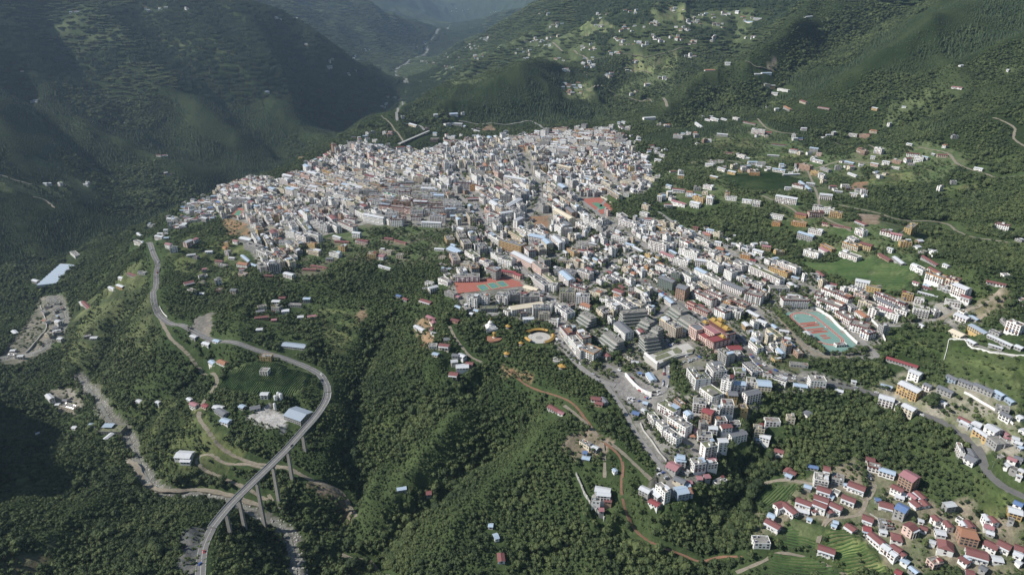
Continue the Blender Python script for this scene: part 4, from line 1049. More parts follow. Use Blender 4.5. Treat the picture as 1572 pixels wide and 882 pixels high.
crop(860, 280, 6.042, '''770 200 830 215 9 4 C c;750 270 820 285 9 3 W c;560 335 725 380 11 5 W c;895 400 970 420 9 3 Y c;925 350 995 370 9 4 C c;840 530 1000 570 14 6 W c;1120 600 1290 650 13 6 W c;1070 690 1200 730 11 4 W c;1260 710 1360 720 12 5 W w;
935 640 1060 690 10 3 W p;985 600 1085 660 7 2 K b;610 560 690 580 9 2 W b;680 590 770 640 8 2 K w;1265 790 1360 840 10 4 W b;480 490 630 510 10 4 W c;905 120 945 130 9 5 W w;1245 110 1310 125 11 4 Y b;1370 120 1420 130 10 5 W c;1215 180 1300 190 11 4 W w;
1040 160 1170 200 10 2 W p;965 190 1040 210 9 2 W r;1040 60 1160 60 10 3 W r;1340 20 1420 40 10 3 W c;990 20 1040 30 9 3 W b;605 0 680 5 9 3 C g;430 40 560 120 10 4 C c;900 760 1000 800 10 4 W s;1040 830 1120 850 8 5 N c;730 410 800 415 9 3 W c;
165 360 260 420 11 4 W c;350 400 410 420 10 5 K c;230 310 290 330 10 5 W c;285 350 380 360 11 5 W c;1360 430 1430 440 9 2 W b;1340 480 1400 490 9 2 K t;1450 600 1520 620 10 2 K t;1480 660 1571 680 11 3 C s;590 100 640 100 9 3 W c;1530 90 1572 90 10 4 C o''')
crop(0, 0, 1.0, '''1014 424 1036 432 12 7 N k;1042 438 1056 442 17 8 B k''')
crop(0, 588, 3.0, '''1332 120 1415 162 27 3 K B''')
# hillside left of town, by the highway and the river (crops at three times)
crop(0, 294, 3.0, '''625 232 655 228 9 3 W c;718 208 750 200 9 2 W w;850 235 880 220 10 4 P w;885 222 908 212 9 3 W p;845 420 892 412 10 1 C r;505 445 538 447 8 1 W w;540 425 567 425 9 2 Y w;385 523 412 521 8 1 K r;375 525 400 520 7 1 W w;
1397 490 1430 490 9 3 K b;1297 545 1332 545 10 2 W w;1302 695 1412 715 14 1 K B;1200 752 1252 755 10 3 Y c;1200 818 1238 820 10 2 W c;935 690 965 692 9 1 W w;970 785 1000 785 9 1 W b;1005 772 1042 778 10 1 W t;945 272 980 275 9 1 W w;
335 282 355 285 12 2 W c;150 400 175 410 10 2 K w;880 655 905 665 8 1 K w;985 680 1010 682 8 1 W b;920 465 942 468 8 1 W w;1180 630 1210 632 8 1 K w;1170 570 1240 580 7 1 B r;1250 590 1275 592 7 1 B p;930 355 952 352 8 2 K p;1330 515 1390 520 8 1 K c;
1285 485 1315 487 8 1 B r;550 395 580 392 8 1 W w;590 375 625 372 8 1 K r;635 195 650 195 8 1 W w;210 530 235 520 9 1 K c;195 545 215 560 9 1 K c;60 640 75 650 9 1 K w''')
crop(0, 588, 3.0, '''1000 118 1040 140 11 1 K k;1020 165 1058 178 10 1 W b;1150 118 1198 105 10 1 K k;880 95 905 92 8 2 W p;935 98 955 100 8 1 P R;985 108 1025 102 9 1 K w;815 332 886 330 17 1 W w;832 355 880 356 8 1 W w;
470 208 570 210 18 2 K g;475 245 520 240 8 1 W w;215 45 240 75 9 2 W w;290 95 350 110 12 2 C c;255 95 275 98 7 1 W w;415 190 445 190 8 1 K b;335 200 352 202 7 1 W w;632 78 650 80 7 1 W w;720 82 735 85 6 1 W w;1105 100 1125 105 8 1 K b;865 70 880 72 6 1 K w;
165 228 180 230 6 1 K w;1200 45 1235 40 9 2 W w''')
crop(524, 588, 3.0, '''733 775 738 825 8 1 W r;702 702 722 700 9 1 W b;682 647 694 648 6 1 W b;1168 485 1240 490 10 2 W w;1175 520 1240 515 8 2 W w;1152 555 1192 552 8 1 W c;1210 540 1245 540 7 1 B r;1148 282 1182 300 8 1 K w;1150 65 1195 70 8 1 W r;
1170 88 1205 95 7 1 B r;1200 60 1220 90 7 1 K k;955 115 1020 125 8 1 K r;1000 130 1025 132 6 1 W p;1255 390 1265 405 5 1 W b;1110 340 1145 345 8 1 K b;1105 255 1150 290 7 1 C c;1185 605 1208 600 6 1 K p;1115 320 1130 322 6 1 K x;
390 500 415 505 8 1 K r;255 475 300 490 6 1 K b''')
crop(524, 294, 3.0, '''125 282 160 284 10 3 Y c;165 288 205 292 9 3 W m;178 268 232 272 9 3 C c;255 288 285 288 9 3 C c;172 338 228 352 5 1 W w;365 500 415 505 9 1 B r;255 475 275 480 6 1 K x;285 490 305 495 6 1 K r;75 222 125 228 9 2 P m;200 212 240 215 8 1 B r;
245 222 300 235 6 1 B r;0 250 20 252 9 4 Y c;395 575 430 580 8 1 B p;340 625 380 630 8 1 W w;465 400 500 405 11 3 W c;430 262 475 262 8 1 W w;490 260 540 280 11 1 K b;520 470 545 480 8 1 K p''')
# houses and blocks on the slopes above the town
crop(1048, 0, 3.0, '''320 592 380 600 13 5 W c;370 605 410 608 10 1 P R;545 588 572 590 11 3 W w;158 615 210 618 10 2 K w;60 572 92 575 9 2 W w;132 545 170 545 10 2 W w;180 545 210 548 9 1 W w;235 540 260 542 9 2 W c;495 685 532 690 10 4 W r;587 680 627 682 10 4 K b;
410 660 480 668 7 1 K r;545 755 595 762 13 5 B c;596 785 635 790 11 4 Y c;765 615 805 618 11 3 W c;820 615 865 625 12 4 B c;862 598 898 600 9 3 C t;812 685 850 695 12 4 B c;890 680 925 684 11 5 W c;748 745 792 748 12 1 K b;922 742 957 744 10 3 W w;
1068 722 1112 720 12 4 W c;1030 708 1095 705 9 2 W r;1105 715 1135 720 9 2 W b;1170 715 1222 705 10 2 C r;1035 658 1060 665 9 1 W w;970 735 1010 740 9 2 B c;870 750 905 755 9 2 P w;765 795 805 808 9 1 W w;960 768 1000 770 8 1 W c;330 338 360 342 12 1 W w;362 335 408 337 12 1 W b;
375 385 400 390 10 3 C c;400 390 425 395 10 3 Y w;410 425 440 430 10 3 W w;440 410 490 412 10 2 W c;545 465 575 468 12 2 C r;468 495 500 498 10 2 K t;625 492 680 500 10 1 B r;875 495 902 498 10 2 Y w;1010 490 1030 490 8 1 W w;1240 398 1290 405 9 1 W p;1345 770 1385 778 10 1 W w;
212 785 248 792 11 3 Y w;310 790 355 795 11 3 O c;130 808 165 815 10 1 Y w;105 752 142 756 9 2 W w;165 770 200 778 9 2 W w;195 700 240 705 7 1 P r;250 705 290 720 9 2 W c;300 742 345 745 9 2 W b;415 775 475 782 10 2 W b;390 712 445 715 7 1 K w;600 735 650 738 9 2 W w;
340 745 380 748 9 2 W c;460 800 540 800 7 1 K w;510 845 560 855 10 3 W m;570 840 610 845 9 2 K w;470 860 500 862 8 2 W w;270 720 310 730 8 1 K w;640 770 680 780 9 2 K c;540 835 590 870 9 2 W b;105 555 130 552 8 1 W w;280 560 340 570 8 1 K r;1150 705 1165 712 7 1 K w;1495 320 1505 322 12 1 W w;
195 285 220 287 14 1 W w;100 325 150 320 12 1 W t;245 50 262 52 20 1 W w;280 98 325 102 18 1 W b;325 85 365 85 16 1 K w;560 75 595 78 12 1 W w;1275 300 1290 300 8 1 W w''')
crop(1048, 294, 3.0, '''632 10 690 15 13 4 W w;432 18 530 30 13 5 W w;60 22 100 28 11 4 Y c;115 28 142 30 9 5 W w;40 48 85 50 11 3 W w;325 42 360 45 10 4 W c;275 35 320 38 9 2 W w;200 22 250 25 9 2 W c;405 105 465 110 11 3 W c;520 100 575 105 11 3 O h;680 92 738 95 11 4 Y c;
580 95 650 88 11 4 P m;600 70 700 75 11 4 W c;1442 148 1510 150 10 4 W m;1040 158 1065 155 12 5 Y c;1000 180 1062 168 2 1 Y c;915 175 965 185 11 3 W m;960 190 1012 200 11 4 W p;1000 228 1055 228 11 4 Y c;770 205 805 215 9 2 W c;945 258 972 262 8 2 W w;800 135 850 150 9 1 K r;
1130 268 1180 270 8 1 W w;975 300 1020 330 9 1 K w;905 290 960 315 8 1 B r;1100 300 1180 330 7 1 K r;1060 340 1120 360 10 3 W c;1400 408 1490 430 8 1 K r;1540 215 1572 225 9 1 K c;640 150 780 158 6 1 P r''')
# the mountain hamlets upstream: clusters (px, py, spread x, spread y, how many)
crop(524, 0, 3.0, '''497 522 535 525 22 3 W b;505 560 560 575 14 2 K w;475 568 500 572 16 3 W c;425 525 445 527 16 2 W w;385 590 405 592 14 3 B c;410 640 445 645 14 3 B c;315 570 350 578 14 3 C w;545 565 575 590 10 1 K b;612 600 640 602 10 1 C w;275 532 290 535 14 2 W c;
1038 600 1062 602 12 5 W c;1065 600 1095 602 12 4 C o;1112 622 1155 625 13 6 W m;1275 612 1302 615 12 5 W r;1390 540 1445 540 13 3 W w;1485 572 1515 575 11 2 W t;1530 620 1572 620 12 4 W c;1385 710 1415 715 10 3 W c;1445 732 1475 735 10 3 W w;1220 740 1250 740 10 3 W c;1165 695 1205 700 12 3 W w;
1045 665 1060 668 10 3 W c;885 655 915 655 12 5 W c;920 675 965 680 12 4 W m;945 672 965 675 10 6 W c;760 690 810 690 12 5 N c;818 672 840 672 10 5 C t;1350 650 1365 652 8 2 W w;1000 760 1060 770 12 4 C L;1090 735 1110 740 9 4 Y c;1210 830 1250 850 14 4 C c;
1290 830 1370 838 12 3 C c;1405 810 1450 820 11 3 C c;1335 845 1355 850 10 3 K c;1120 810 1155 812 10 2 W w;1150 850 1230 860 11 4 W c''')
CLUS = [(835,68,10,4,5),(850,57,10,3,4),(905,75,14,6,9),(830,62,8,3,3),(852,40,14,4,6),(925,42,12,3,5),(965,45,14,5,8),(1000,38,12,5,8),(1050,45,12,4,6),(1060,30,8,3,3),(955,64,12,5,9),(985,68,14,4,8),(1010,60,10,5,6),(900,100,12,4,8),(905,92,8,3,3),
 (873,108,8,3,3),(880,133,16,6,10),(885,143,14,4,6),(900,115,6,2,2),(965,112,8,3,3),(980,97,8,3,4),(1018,122,8,3,4),(995,130,8,3,3),(972,145,8,4,5),(1040,18,10,5,4),(1065,35,12,5,7),(1085,25,12,5,5),(1100,40,10,4,5),(1100,60,12,4,4),(1060,66,8,4,6),
 (800,80,14,4,7),(815,64,10,3,5),(808,90,6,2,3),(690,85,18,4,12),(660,97,14,4,14),(690,105,8,3,6),(725,72,12,4,9),(740,60,10,3,7),(735,88,8,3,6),(645,70,10,3,4),(705,16,14,3,9),(755,20,8,2,4),(835,20,8,3,4),(600,150,8,3,3),(612,152,6,2,2),(590,162,8,4,4),
 (560,78,8,3,4),(545,88,10,4,5),(505,90,8,4,3),(540,110,8,5,3),(55,156,5,2,3),(75,285,5,2,2),(95,286,4,1,2),(135,284,4,2,2),(250,242,8,2,3),(195,189,5,2,2),(410,145,4,3,2),(228,16,8,3,3),(250,14,6,2,3),(285,13,5,2,2),(425,30,10,2,3),(450,28,6,2,2),(35,110,6,1,1),
 (115,20,8,4,3),(470,72,5,2,2),(505,105,4,2,2),(258,270,5,2,2),(1440,230,10,4,5),(1090,250,12,6,3),(1170,215,14,6,2),(1110,255,18,6,5),(1140,262,14,6,6),(1170,260,10,6,4),(1195,265,8,5,3),(1080,222,10,5,3),(1000,240,20,12,5),(990,268,20,10,8),(1030,300,16,8,5),(1070,300,14,8,6),
 (1000,230,12,6,4),(1040,268,10,6,3),(1300,255,20,8,4),(1330,250,14,8,3),(1390,250,14,6,3),(1340,195,30,8,1),(1180,170,12,3,2),(1470,210,8,4,1),(1420,395,14,6,5),(1400,380,10,6,3),(1545,430,10,6,1),(470,492,10,6,2),(305,326,24,15,75),(275,345,16,9,24),(318,312,14,8,26),(1245,765,50,16,12),(1335,795,40,18,8),(1425,805,45,22,14),(1520,835,40,18,12),(1470,860,40,10,8),(1400,760,20,10,4),(255,362,8,5,4),
 (365,415,10,8,3),(420,380,10,6,3),(230,345,6,4,2),(245,385,8,4,1),(105,620,8,4,3),(80,480,14,20,6),(85,510,10,14,6),(20,545,14,6,3),(690,520,10,8,5),(670,540,8,6,4),(660,500,8,6,3),(905,385,8,4,2),(1545,640,20,8,5),(1560,670,14,14,7),(1540,700,16,10,6),(1560,720,14,10,5),(1500,650,12,5,3),
 (1390,590,10,8,2),(1220,640,20,6,2),(1120,660,10,10,3),(740,222,20,5,6),(570,212,12,6,5),(540,222,12,6,6),(600,208,10,4,4),(520,240,8,5,6),(700,178,12,3,4),(735,200,8,2,2),(1560,460,10,10,1),(1330,300,12,4,2),(950,195,14,6,10),(975,213,10,5,4),(920,218,16,5,8),(700,212,40,4,10),(800,206,30,4,10),(480,250,20,8,8),(400,276,20,5,7),(560,218,20,5,8),(990,345,16,8,8),(1080,358,20,6,8),(1160,384,20,8,8),(680,410,10,14,6),(660,440,8,10,3),(300,395,14,8,3),(345,400,14,10,4),(320,430,18,8,3),(290,445,10,6,2),(350,455,12,6,2),(430,475,12,8,3),(395,480,10,5,2),(262,385,8,6,2),(215,420,10,8,2),(140,520,8,6,2),(1240,240,20,8,5),(1210,262,16,8,5),(1290,285,16,8,4),(1360,268,16,6,4),(1255,275,12,8,4),(1460,300,20,20,2),(1300,300,20,8,4),(1090,180,14,4,3),(1225,215,14,5,3),(1270,210,12,4,3),(1020,195,10,4,3),(1060,210,12,5,4),(1150,55,12,4,4),(1120,25,12,4,4),(1145,30,10,4,4),(970,20,12,4,5),(920,25,12,4,4),(940,80,12,5,5),(860,90,10,4,4),(930,118,10,4,4),(1060,90,10,5,4),(1040,60,12,5,5),(1300,600,24,6,3),(1100,745,8,8,2)]
rb = random.Random(5)
occf = wpoly([(698,452),(806,436),(808,447),(706,466)]); occ_mark_poly(occf, 4)
for q1, q2, w_, n_, lk in TERR0:
    a_ = cast(860 + q1[0] / 6.042, 440 + q1[1] / 6.042, n_ * 3.4); b_ = cast(860 + q2[0] / 6.042, 440 + q2[1] / 6.042, n_ * 3.4)
    occ_mark_poly(rect((a_[0] + b_[0]) / 2, (a_[1] + b_[1]) / 2 - 2, math.hypot(b_[0] - a_[0], b_[1] - a_[1]) + 10, w_ + 12, math.atan2(b_[1] - a_[1], b_[0] - a_[0])), 2)
for pq in ([(1054,517),(1094,544),(1125,520),(1120,498),(1085,490)], [(985,545),(1000,540),(1060,522),(1070,536),(1035,550),(1010,562)], [(56,437),(86,434),(117,405),(93,404)]):
    occ_mark_poly(wpoly(pq), 2)
for a_, b_, r_ in ((828, 521, 23), (753, 505, 11), (759, 520, 12.5), (778, 547, 5), (863, 566, 6), (780, 504, 5), (800, 530, 4), (856, 554, 8)):
    x, y = cast(a_, b_); occ_mark_poly([(x + r_ * math.cos(t * .5236), y - 2 + r_ * math.sin(t * .5236)) for t in range(12)], 3)

def style(n, small=False):
    if small:
        wall = rb.choices('WKCYBP', [62, 16, 13, 2.5, 4, 2.5])[0]; roof = rb.choices('wbcrkptRxsg', [20, 6, 40, 8, 8, 1.5, 3, .6, 1, 5, 7])[0]
    else:
        wall = rb.choices('WCKYOPB', [56, 19, 17, 1.8, .6, 4, 2.2])[0]; roof = rb.choices('cgsmowbrk', [36, 20, 18, 12, 2, 6, 1.5, 2, 2.5])[0]
    if n <= 0: wall = 'W'
    return wall, roof
for px, py, sx, sy, num in CLUS:
    for i in range(num):
        for tr in range(6):
            qx, qy = px + rb.uniform(-sx, sx), py + rb.uniform(-sy, sy)
            x, y = cast(qx, qy)
            L = rb.uniform(8, 15) * (1.25 if math.hypot(x, y) > 2500 else 1); Wd = rb.uniform(6.5, 9.5); a = rb.uniform(-.6, .6)
            if math.hypot(x, y) > 2600 or occ_free(x, y, L, Wd, a):
                wl, rf = style(1, True)
                if math.hypot(x, y) > 2600: wl = rb.choice('WWWC'); rf = rb.choice('wwcrbt')
                add_b(x, y, a, L, Wd, rb.choice([1, 1, 2, 2, 3]), wl, rf)
                break

# ------------------------------------------------------------------ the dense town between the landmarks: rows along the streets
FIELD = [ # anchor px,py ; direction px pair ; kind
 (350,305,430,300,530,325,'mix'),(420,330,395,330,440,380,'mix'),(500,290,480,280,600,300,'core'),(560,250,560,245,650,285,'wide'),(640,250,600,262,700,285,'mix'),(720,245,700,262,720,290,'wide'),(620,320,590,320,680,318,'core'),
 (800,245,790,230,830,290,'wide'),(870,230,850,220,930,222,'wide'),(930,250,880,240,940,285,'small'),(950,290,905,270,980,310,'small'),(760,300,700,300,735,325,'core'),(850,300,860,285,945,345,'core'),(480,340,470,330,520,380,'core'),(560,330,530,325,580,345,'core'),
 (720,370,739,330,806,418,'core'),(740,420,739,330,806,418,'core'),(810,380,760,340,830,420,'core'),(850,420,820,400,880,450,'core'),(900,340,880,300,945,345,'core'),(940,380,945,345,1009,389,'small'),(920,420,880,400,960,450,'small'),(980,420,945,395,1010,430,'small'),
 (960,460,905,430,985,480,'core'),(1050,390,1009,389,1075,428,'mix'),(1120,400,1075,378,1150,415,'small'),(1100,430,1058,417,1120,452,'core'),(1170,440,1120,425,1180,452,'core'),(1070,460,1034,461,1075,488,'core'),(1150,480,1116,470,1165,490,'core'),(1250,450,1212,430,1264,467,'mix'),
 (1300,480,1264,467,1330,520,'mix'),(1350,470,1330,455,1420,480,'mix'),(1450,480,1420,470,1500,490,'mix'),(1180,520,1147,505,1180,540,'small'),(1080,590,1052,582,1092,625,'core'),(1030,650,1006,622,1039,660,'core'),(1110,650,1080,640,1110,660,'small'),(1020,740,1003,700,1028,736,'small'),
 (790,480,760,478,830,478,'core'),(720,460,700,470,760,478,'mix'),(900,500,864,490,900,530,'core'),(440,400,410,385,450,420,'mix'),(1000,260,960,245,1000,285,'small')]
SZ = dict(core=(16, 38, 11, 15, 3, 5, 6), mix=(10, 24, 9, 12, 2, 4, 3.5), small=(8, 16, 7, 9.5, 1, 3, 2.4), wide=(12, 34, 10, 14, 2, 6, 6))
fa = []
for ax, ay, x1, y1, x2, y2, kd in FIELD:
    p = cast(ax, ay); q1 = cast(x1, y1); q2 = cast(x2, y2)
    fa.append((p[0], p[1], math.atan2(q2[1] - q1[1], q2[0] - q1[0]), kd))
FAx = np.array([(f[0], f[1]) for f in fa])
town_poly = [w for k, w in ZW if k == 'town'][0]
def nearest_anchor(x, y):
    return int(np.argmin((FAx[:, 0] - x) ** 2 + (FAx[:, 1] - y) ** 2))
def intown(x, y): return bool(in_poly(np.array([x]), np.array([y]), town_poly)[0])
def edge_ok(x, y):
    d, _ = seg_dist(np.array([x]), np.array([y]), town_poly + [town_poly[0]])
    return rb.random() < .2 + float(d[0]) / (45 if y < 1300 else 95)
for i, (cx0, cy0, a, kd) in enumerate(fa):
    l0, l1, w0, w1, n0, n1, gap = SZ[kd]
    c, s = math.cos(a), math.sin(a)
    v = -260.0
    while v < 260:
        Wd = rb.uniform(w0, w1)
        u = -260 + rb.uniform(0, 10)
        while u < 260:
            L = rb.uniform(l0, l1)
            x = cx0 + c * (u + L / 2) - s * (v + Wd / 2); y = cy0 + s * (u + L / 2) + c * (v + Wd / 2)
            if nearest_anchor(x, y) == i and intown(x, y) and rb.random() < .91 and edge_ok(x, y) and occ_free(x, y, L + 1, Wd + 1, a):
                n = rb.randint(n0, n1) + (rb.choice([1, 2]) if rb.random() < .1 else 0); wl, rf = style(n, n <= 2)
                add_b(x, y, a + rb.uniform(-.03, .03), L, Wd - .4, n, wl, rf)
                u += L + rb.choice([.8, 1.2, 2.5, 5])
            else:
                u += 3.0
        v += Wd + gap * rb.uniform(.7, 1.3)
print('rows', len(BLD), round(time.time() - T0, 1))
# small infill between them
xs = [p[0] for p in town_poly]; ys = [p[1] for p in town_poly]
for k_ in range(9000):
    x = rb.uniform(min(xs), max(xs)); y = rb.uniform(min(ys), max(ys))
    if occ_get(np.array([x]), np.array([y]))[0] or not intown(x, y) or not edge_ok(x, y) or (y > 1250 and rb.random() < .5): continue
    i = nearest_anchor(x, y); a = fa[i][2] + rb.uniform(-.1, .1)
    L = rb.uniform(6, 12) if fa[i][3] != 'core' else rb.uniform(6, 15); Wd = rb.uniform(5, 8.5)
    if occ_free(x, y, L, Wd, a):
        n = rb.choice([1, 1, 2, 2, 3]) if fa[i][3] == 'small' else rb.choice([1, 2, 3, 3, 4]); wl, rf = style(n, n <= 2)
        add_b(x, y, a, L - .5, Wd - .5, n, wl, rf)
print('infill', len(BLD), round(time.time() - T0, 1))
# the ground is levelled under each building
def level_pad(x, y, hl, hw, a, z):
    r = math.hypot(hl, hw) + 7
    i0, i1 = np.searchsorted(XS, [x - r, x + r]); j0, j1 = np.searchsorted(YS, [y - r, y + r])
    if i1 <= i0 or j1 <= j0: return
    gx = GX[j0:j1, i0:i1] - x; gy = GY[j0:j1, i0:i1] - y; c, s = math.cos(a), math.sin(a)
    u = np.abs(gx * c + gy * s) - hl; v = np.abs(-gx * s + gy * c) - hw
    d_ = np.hypot(np.maximum(u, 0), np.maximum(v, 0))
    f_ = np.clip(1 - d_ / 6, 0, 1); f_ = np.where(occ_get(GX[j0:j1, i0:i1], GY[j0:j1, i0:i1]) == 1, 0, f_)
    Z[j0:j1, i0:i1] = Z[j0:j1, i0:i1] * (1 - f_) + z * f_
# which become things of their own
for d in BLD:
    x, y = d['x'], d['y']
    cs = rect(x, y, d['L'], d['W'], d['a']); zz = [float(hz(*p)) for p in cs] + [float(hz(x, y))]
    d['z'] = sum(zz) / 5 + .2
    level_pad(x, y, d['L'] / 2 + 4.5, d['W'] / 2 + 4.5, d['a'], d['z'] - .2)
    px, py = project(x, y, d['z'] + d['n'] * 1.5)
    dist_ = math.sqrt(x * x + y * y + (CAMZ - d['z']) ** 2)
    inside = -8 < px < 1580 and -8 < py < 890
    d['size'] = math.sqrt(d['L'] * (d['n'] * SH + d['W'] * .6)) / dist_ * (1 if inside else .02)
    d['inside'] = inside
    d['cls'] = 'house' if d['n'] <= 2 else 'apartment_building'
    d['dist'] = dist_
for d in BLD:
    d['drop'] = min(14, max(3.0, d['z'] - min(float(hz(*p)) for p in rect(d['x'], d['y'], d['L'], d['W'], d['a'])) + 1.5))
n_th = 0
for cls in ('house', 'apartment_building'):
    L_ = sorted([d for d in BLD if d['cls'] == cls], key=lambda d: -d['size'])
    mass = {}
    for r, d in enumerate(L_):
        rnd = random.Random(int(d['x'] * 7 + d['y'] * 13) & 0xffff)
        if r < 300 and d['inside']:
            parts = gen(d['L'], d['W'], d['n'], d['wall'], d['roof'], rnd, d['drop'])
            root = parts[0][1].build(cls)
            root.location = (d['x'], d['y'], d['z']); root.rotation_euler = (0, 0, d['a'])
            for nm, mb_, kd in parts[1:]:
                if mb_.f: mb_.build(nm, root, kd)
            fl = NUM[d['n']]
            ln = 'long ' if d['L'] > 30 else ('slim ' if d['L'] < 10 and d['n'] > 3 else '')
            look = (ln + WNAME[d['wall']] + ' ' + fl + '-storey ' + ('house' if cls == 'house' else 'block') + ' with ' + RNAME[d['roof']])
            thing(root, 'house' if cls == 'house' else 'apartment block', look, d['x'], d['y'], 'houses of the town and its slopes' if cls == 'house' else 'apartment blocks of the town')
            n_th += 1
        elif d['inside'] or d['dist'] < 2500:
            key = 'far' if d['dist'] > 1350 else 'near'
            mb_ = mass.setdefault('m', MB())
            parts = gen(d['L'], d['W'], d['n'], d['wall'], d['roof'], rnd, d['drop'], 1)
            c, s = math.cos(d['a']), math.sin(d['a'])
            for nm, pm, kd in parts:
                o = len(mb_.v)
                mb_.v += [(d['x'] + c * p[0] - s * p[1], d['y'] + s * p[0] + c * p[1], d['z'] + p[2]) for p in pm.v]
                mp = [mb_.mi(k) for k in pm.mats]
                mb_.f += [tuple(o + j for j in f) for f in pm.f]; mb_.m += [mp[k] for k in pm.m]
    for q in mass.values():
        q.build('distant_houses' if cls == 'house' else 'distant_apartment_buildings', kind='stuff')
print('buildings', n_th, len(BLD), round(time.time() - T0, 1))

# ------------------------------------------------------------------ the ground sheet
ny, nx = GX.shape
V = np.stack([GX, GY, Z], -1).reshape(-1, 3)
idx = np.arange(ny * nx).reshape(ny, nx)
F = np.stack([idx[:-1, :-1], idx[:-1, 1:], idx[1:, 1:], idx[1:, :-1]], -1).reshape(-1, 4)
me = bpy.data.meshes.new('ground')
me.vertices.add(len(V)); me.vertices.foreach_set('co', V.astype(np.float32).ravel())
me.loops.add(F.size); me.loops.foreach_set('vertex_index', F.ravel().astype(np.int32))
me.polygons.add(len(F)); me.polygons.foreach_set('loop_start', (np.arange(len(F)) * 4).astype(np.int32))
me.update(calc_edges=True)
me.polygons.foreach_set('use_smooth', np.ones(len(F), bool))
ca = me.color_attributes.new('cover', 'FLOAT_COLOR', 'POINT')
ca.data.foreach_set('color', np.concatenate([cover, np.ones((ny, nx, 1))], -1).astype(np.float32).ravel())
gm = bpy.data.materials.new('ground_cover'); gm.use_nodes = True
N = gm.node_tree.nodes; L = gm.node_tree.links; b = N['Principled BSDF']; b.inputs['Roughness'].default_value = .95; b.inputs['Specular IOR Level'].default_value = .1
at = N.new('ShaderNodeVertexColor'); at.layer_name = 'cover'
g = N.new('ShaderNodeNewGeometry')
nz = N.new('ShaderNodeTexNoise'); nz.inputs['Scale'].default_value = .22; nz.inputs['Detail'].default_value = 6; nz.inputs['Roughness'].default_value = .7
L.new(g.outputs['Position'], nz.inputs['Vector'])
mr = N.new('ShaderNodeMapRange'); mr.inputs[1].default_value = .3; mr.inputs[2].default_value = .7; mr.inputs[3].default_value = .62; mr.inputs[4].default_value = 1.35
L.new(nz.outputs['Fac'], mr.inputs[0])
vm = N.new('ShaderNodeVectorMath'); vm.operation = 'SCALE'; L.new(at.outputs['Color'], vm.inputs[0]); L.new(mr.outputs[0], vm.inputs['Scale'])
L.new(vm.outputs[0], b.inputs['Base Color'])
bp = N.new('ShaderNodeBump'); bp.inputs['Strength'].default_value = .8; bp.inputs['Distance'].default_value = 1.5
L.new(nz.outputs['Fac'], bp.inputs['Height']); L.new(bp.outputs[0], b.inputs['Normal'])
me.materials.append(gm)
ground = bpy.data.objects.new('ground', me); COL.objects.link(ground); ground['kind'] = 'structure'
print('ground', round(time.time() - T0, 1))

# ------------------------------------------------------------------ landmarks
def zat(x, y): return float(hz(x, y))
def empty(name, x, y, z, a=0.0):
    o = bpy.data.objects.new(name, None); COL.objects.link(o); o.location = (x, y, z); o.rotation_euler = (0, 0, a); return o
def sheet(poly, z, k, b=None, th=.25):
    b = b or MB(); b.prism(poly if _ccw(poly) else poly[::-1], z - th, z, k); return b
def _ccw(p): return sum(p[i][0] * p[(i + 1) % len(p)][1] - p[(i + 1) % len(p)][0] * p[i][1] for i in range(len(p))) > 0
def plane_pt(px, py, z): return at_z(px, py, z)
def pp(l, z, ox=0, oy=0, s=1.0): return [at_z(ox + a / s, oy + b / s, z) for a, b in l]
def stadium(A, B, r, n=14):
    ax = math.atan2(B[1] - A[1], B[0] - A[0]); out = []
    for i in range(n + 1): t = ax - math.pi / 2 + math.pi * i / n; out.append((B[0] + r * math.cos(t), B[1] + r * math.sin(t)))
    for i in range(n + 1): t = ax + math.pi / 2 + math.pi * i / n; out.append((A[0] + r * math.cos(t), A[1] + r * math.sin(t)))
    return out
def ring_sheet(o, i, z, k):
    b = MB(); n = len(o); kk = b.mi(k)
    b.v = [(x, y, z) for x, y in o] + [(x, y, z) for x, y in i]
    for j in range(n): q = (j + 1) % n; b.f.append((j, q, n + q, n + j)); b.m.append(kk)
    return b
# --- sports ground with the running track
z = FLATW['track_z'] + .35
root = sheet(FLATW['track'], z, 'turf', th=1.5).build('sports_ground')
A = at_z(1235, 488.5, z); B = at_z(1271, 519, z)
ring_sheet(stadium(A, B, 19.5), stadium(A, B, 15), z + .02, 'track').build('running_track', root)
b = MB()
for q in (((455,350),(720,325),(740,352),(490,377)), ((505,385),(755,362),(772,390),(530,412)), ((560,372),(690,360),(705,372),(580,384)),
          ((555,440),(820,415),(842,443),(590,468)), ((610,478),(868,455),(895,484),(640,511)), ((665,466),(800,453),(815,464),(680,478)),
          ((760,530),(850,520),(890,545),(800,560)), ((800,570),(915,556),(940,574),(850,592))):
    pl = pp(q, z, 1180, 460, 9.8); b.poly([(x, y, z + .05) for x, y in (pl if _ccw(pl) else pl[::-1])], 'track')
b.build('court_marking', root)
b = MB()
for r in (19.4, 17.2, 15.1):
    o = stadium(A, B, r + .12); i = stadium(A, B, r - .12); m_ = ring_sheet(o, i, z + .06, 'line'); off = len(b.v); b.v += m_.v; b.f += [tuple(off + t for t in f) for f in m_.f]; b.m += [b.mi('line')] * len(m_.f)
b.build('lane_lines', root)
b = MB()
for q in ((395, 275), (610, 262), (700, 365), (840, 440)):
    x, y = at_z(1180 + q[0] / 9.8, 460 + q[1] / 9.8, z); b.box(x, y, z, .25, .25, 3.2, 'steel'); b.box(x + .5, y, z + 2.6, .1, 1.8, 1.1, 'white')
b.build('basketball_hoops', root, 'stuff')
thing(root, 'sports ground', '', *A, label='turquoise school sports ground with red oval track and two red H shapes')
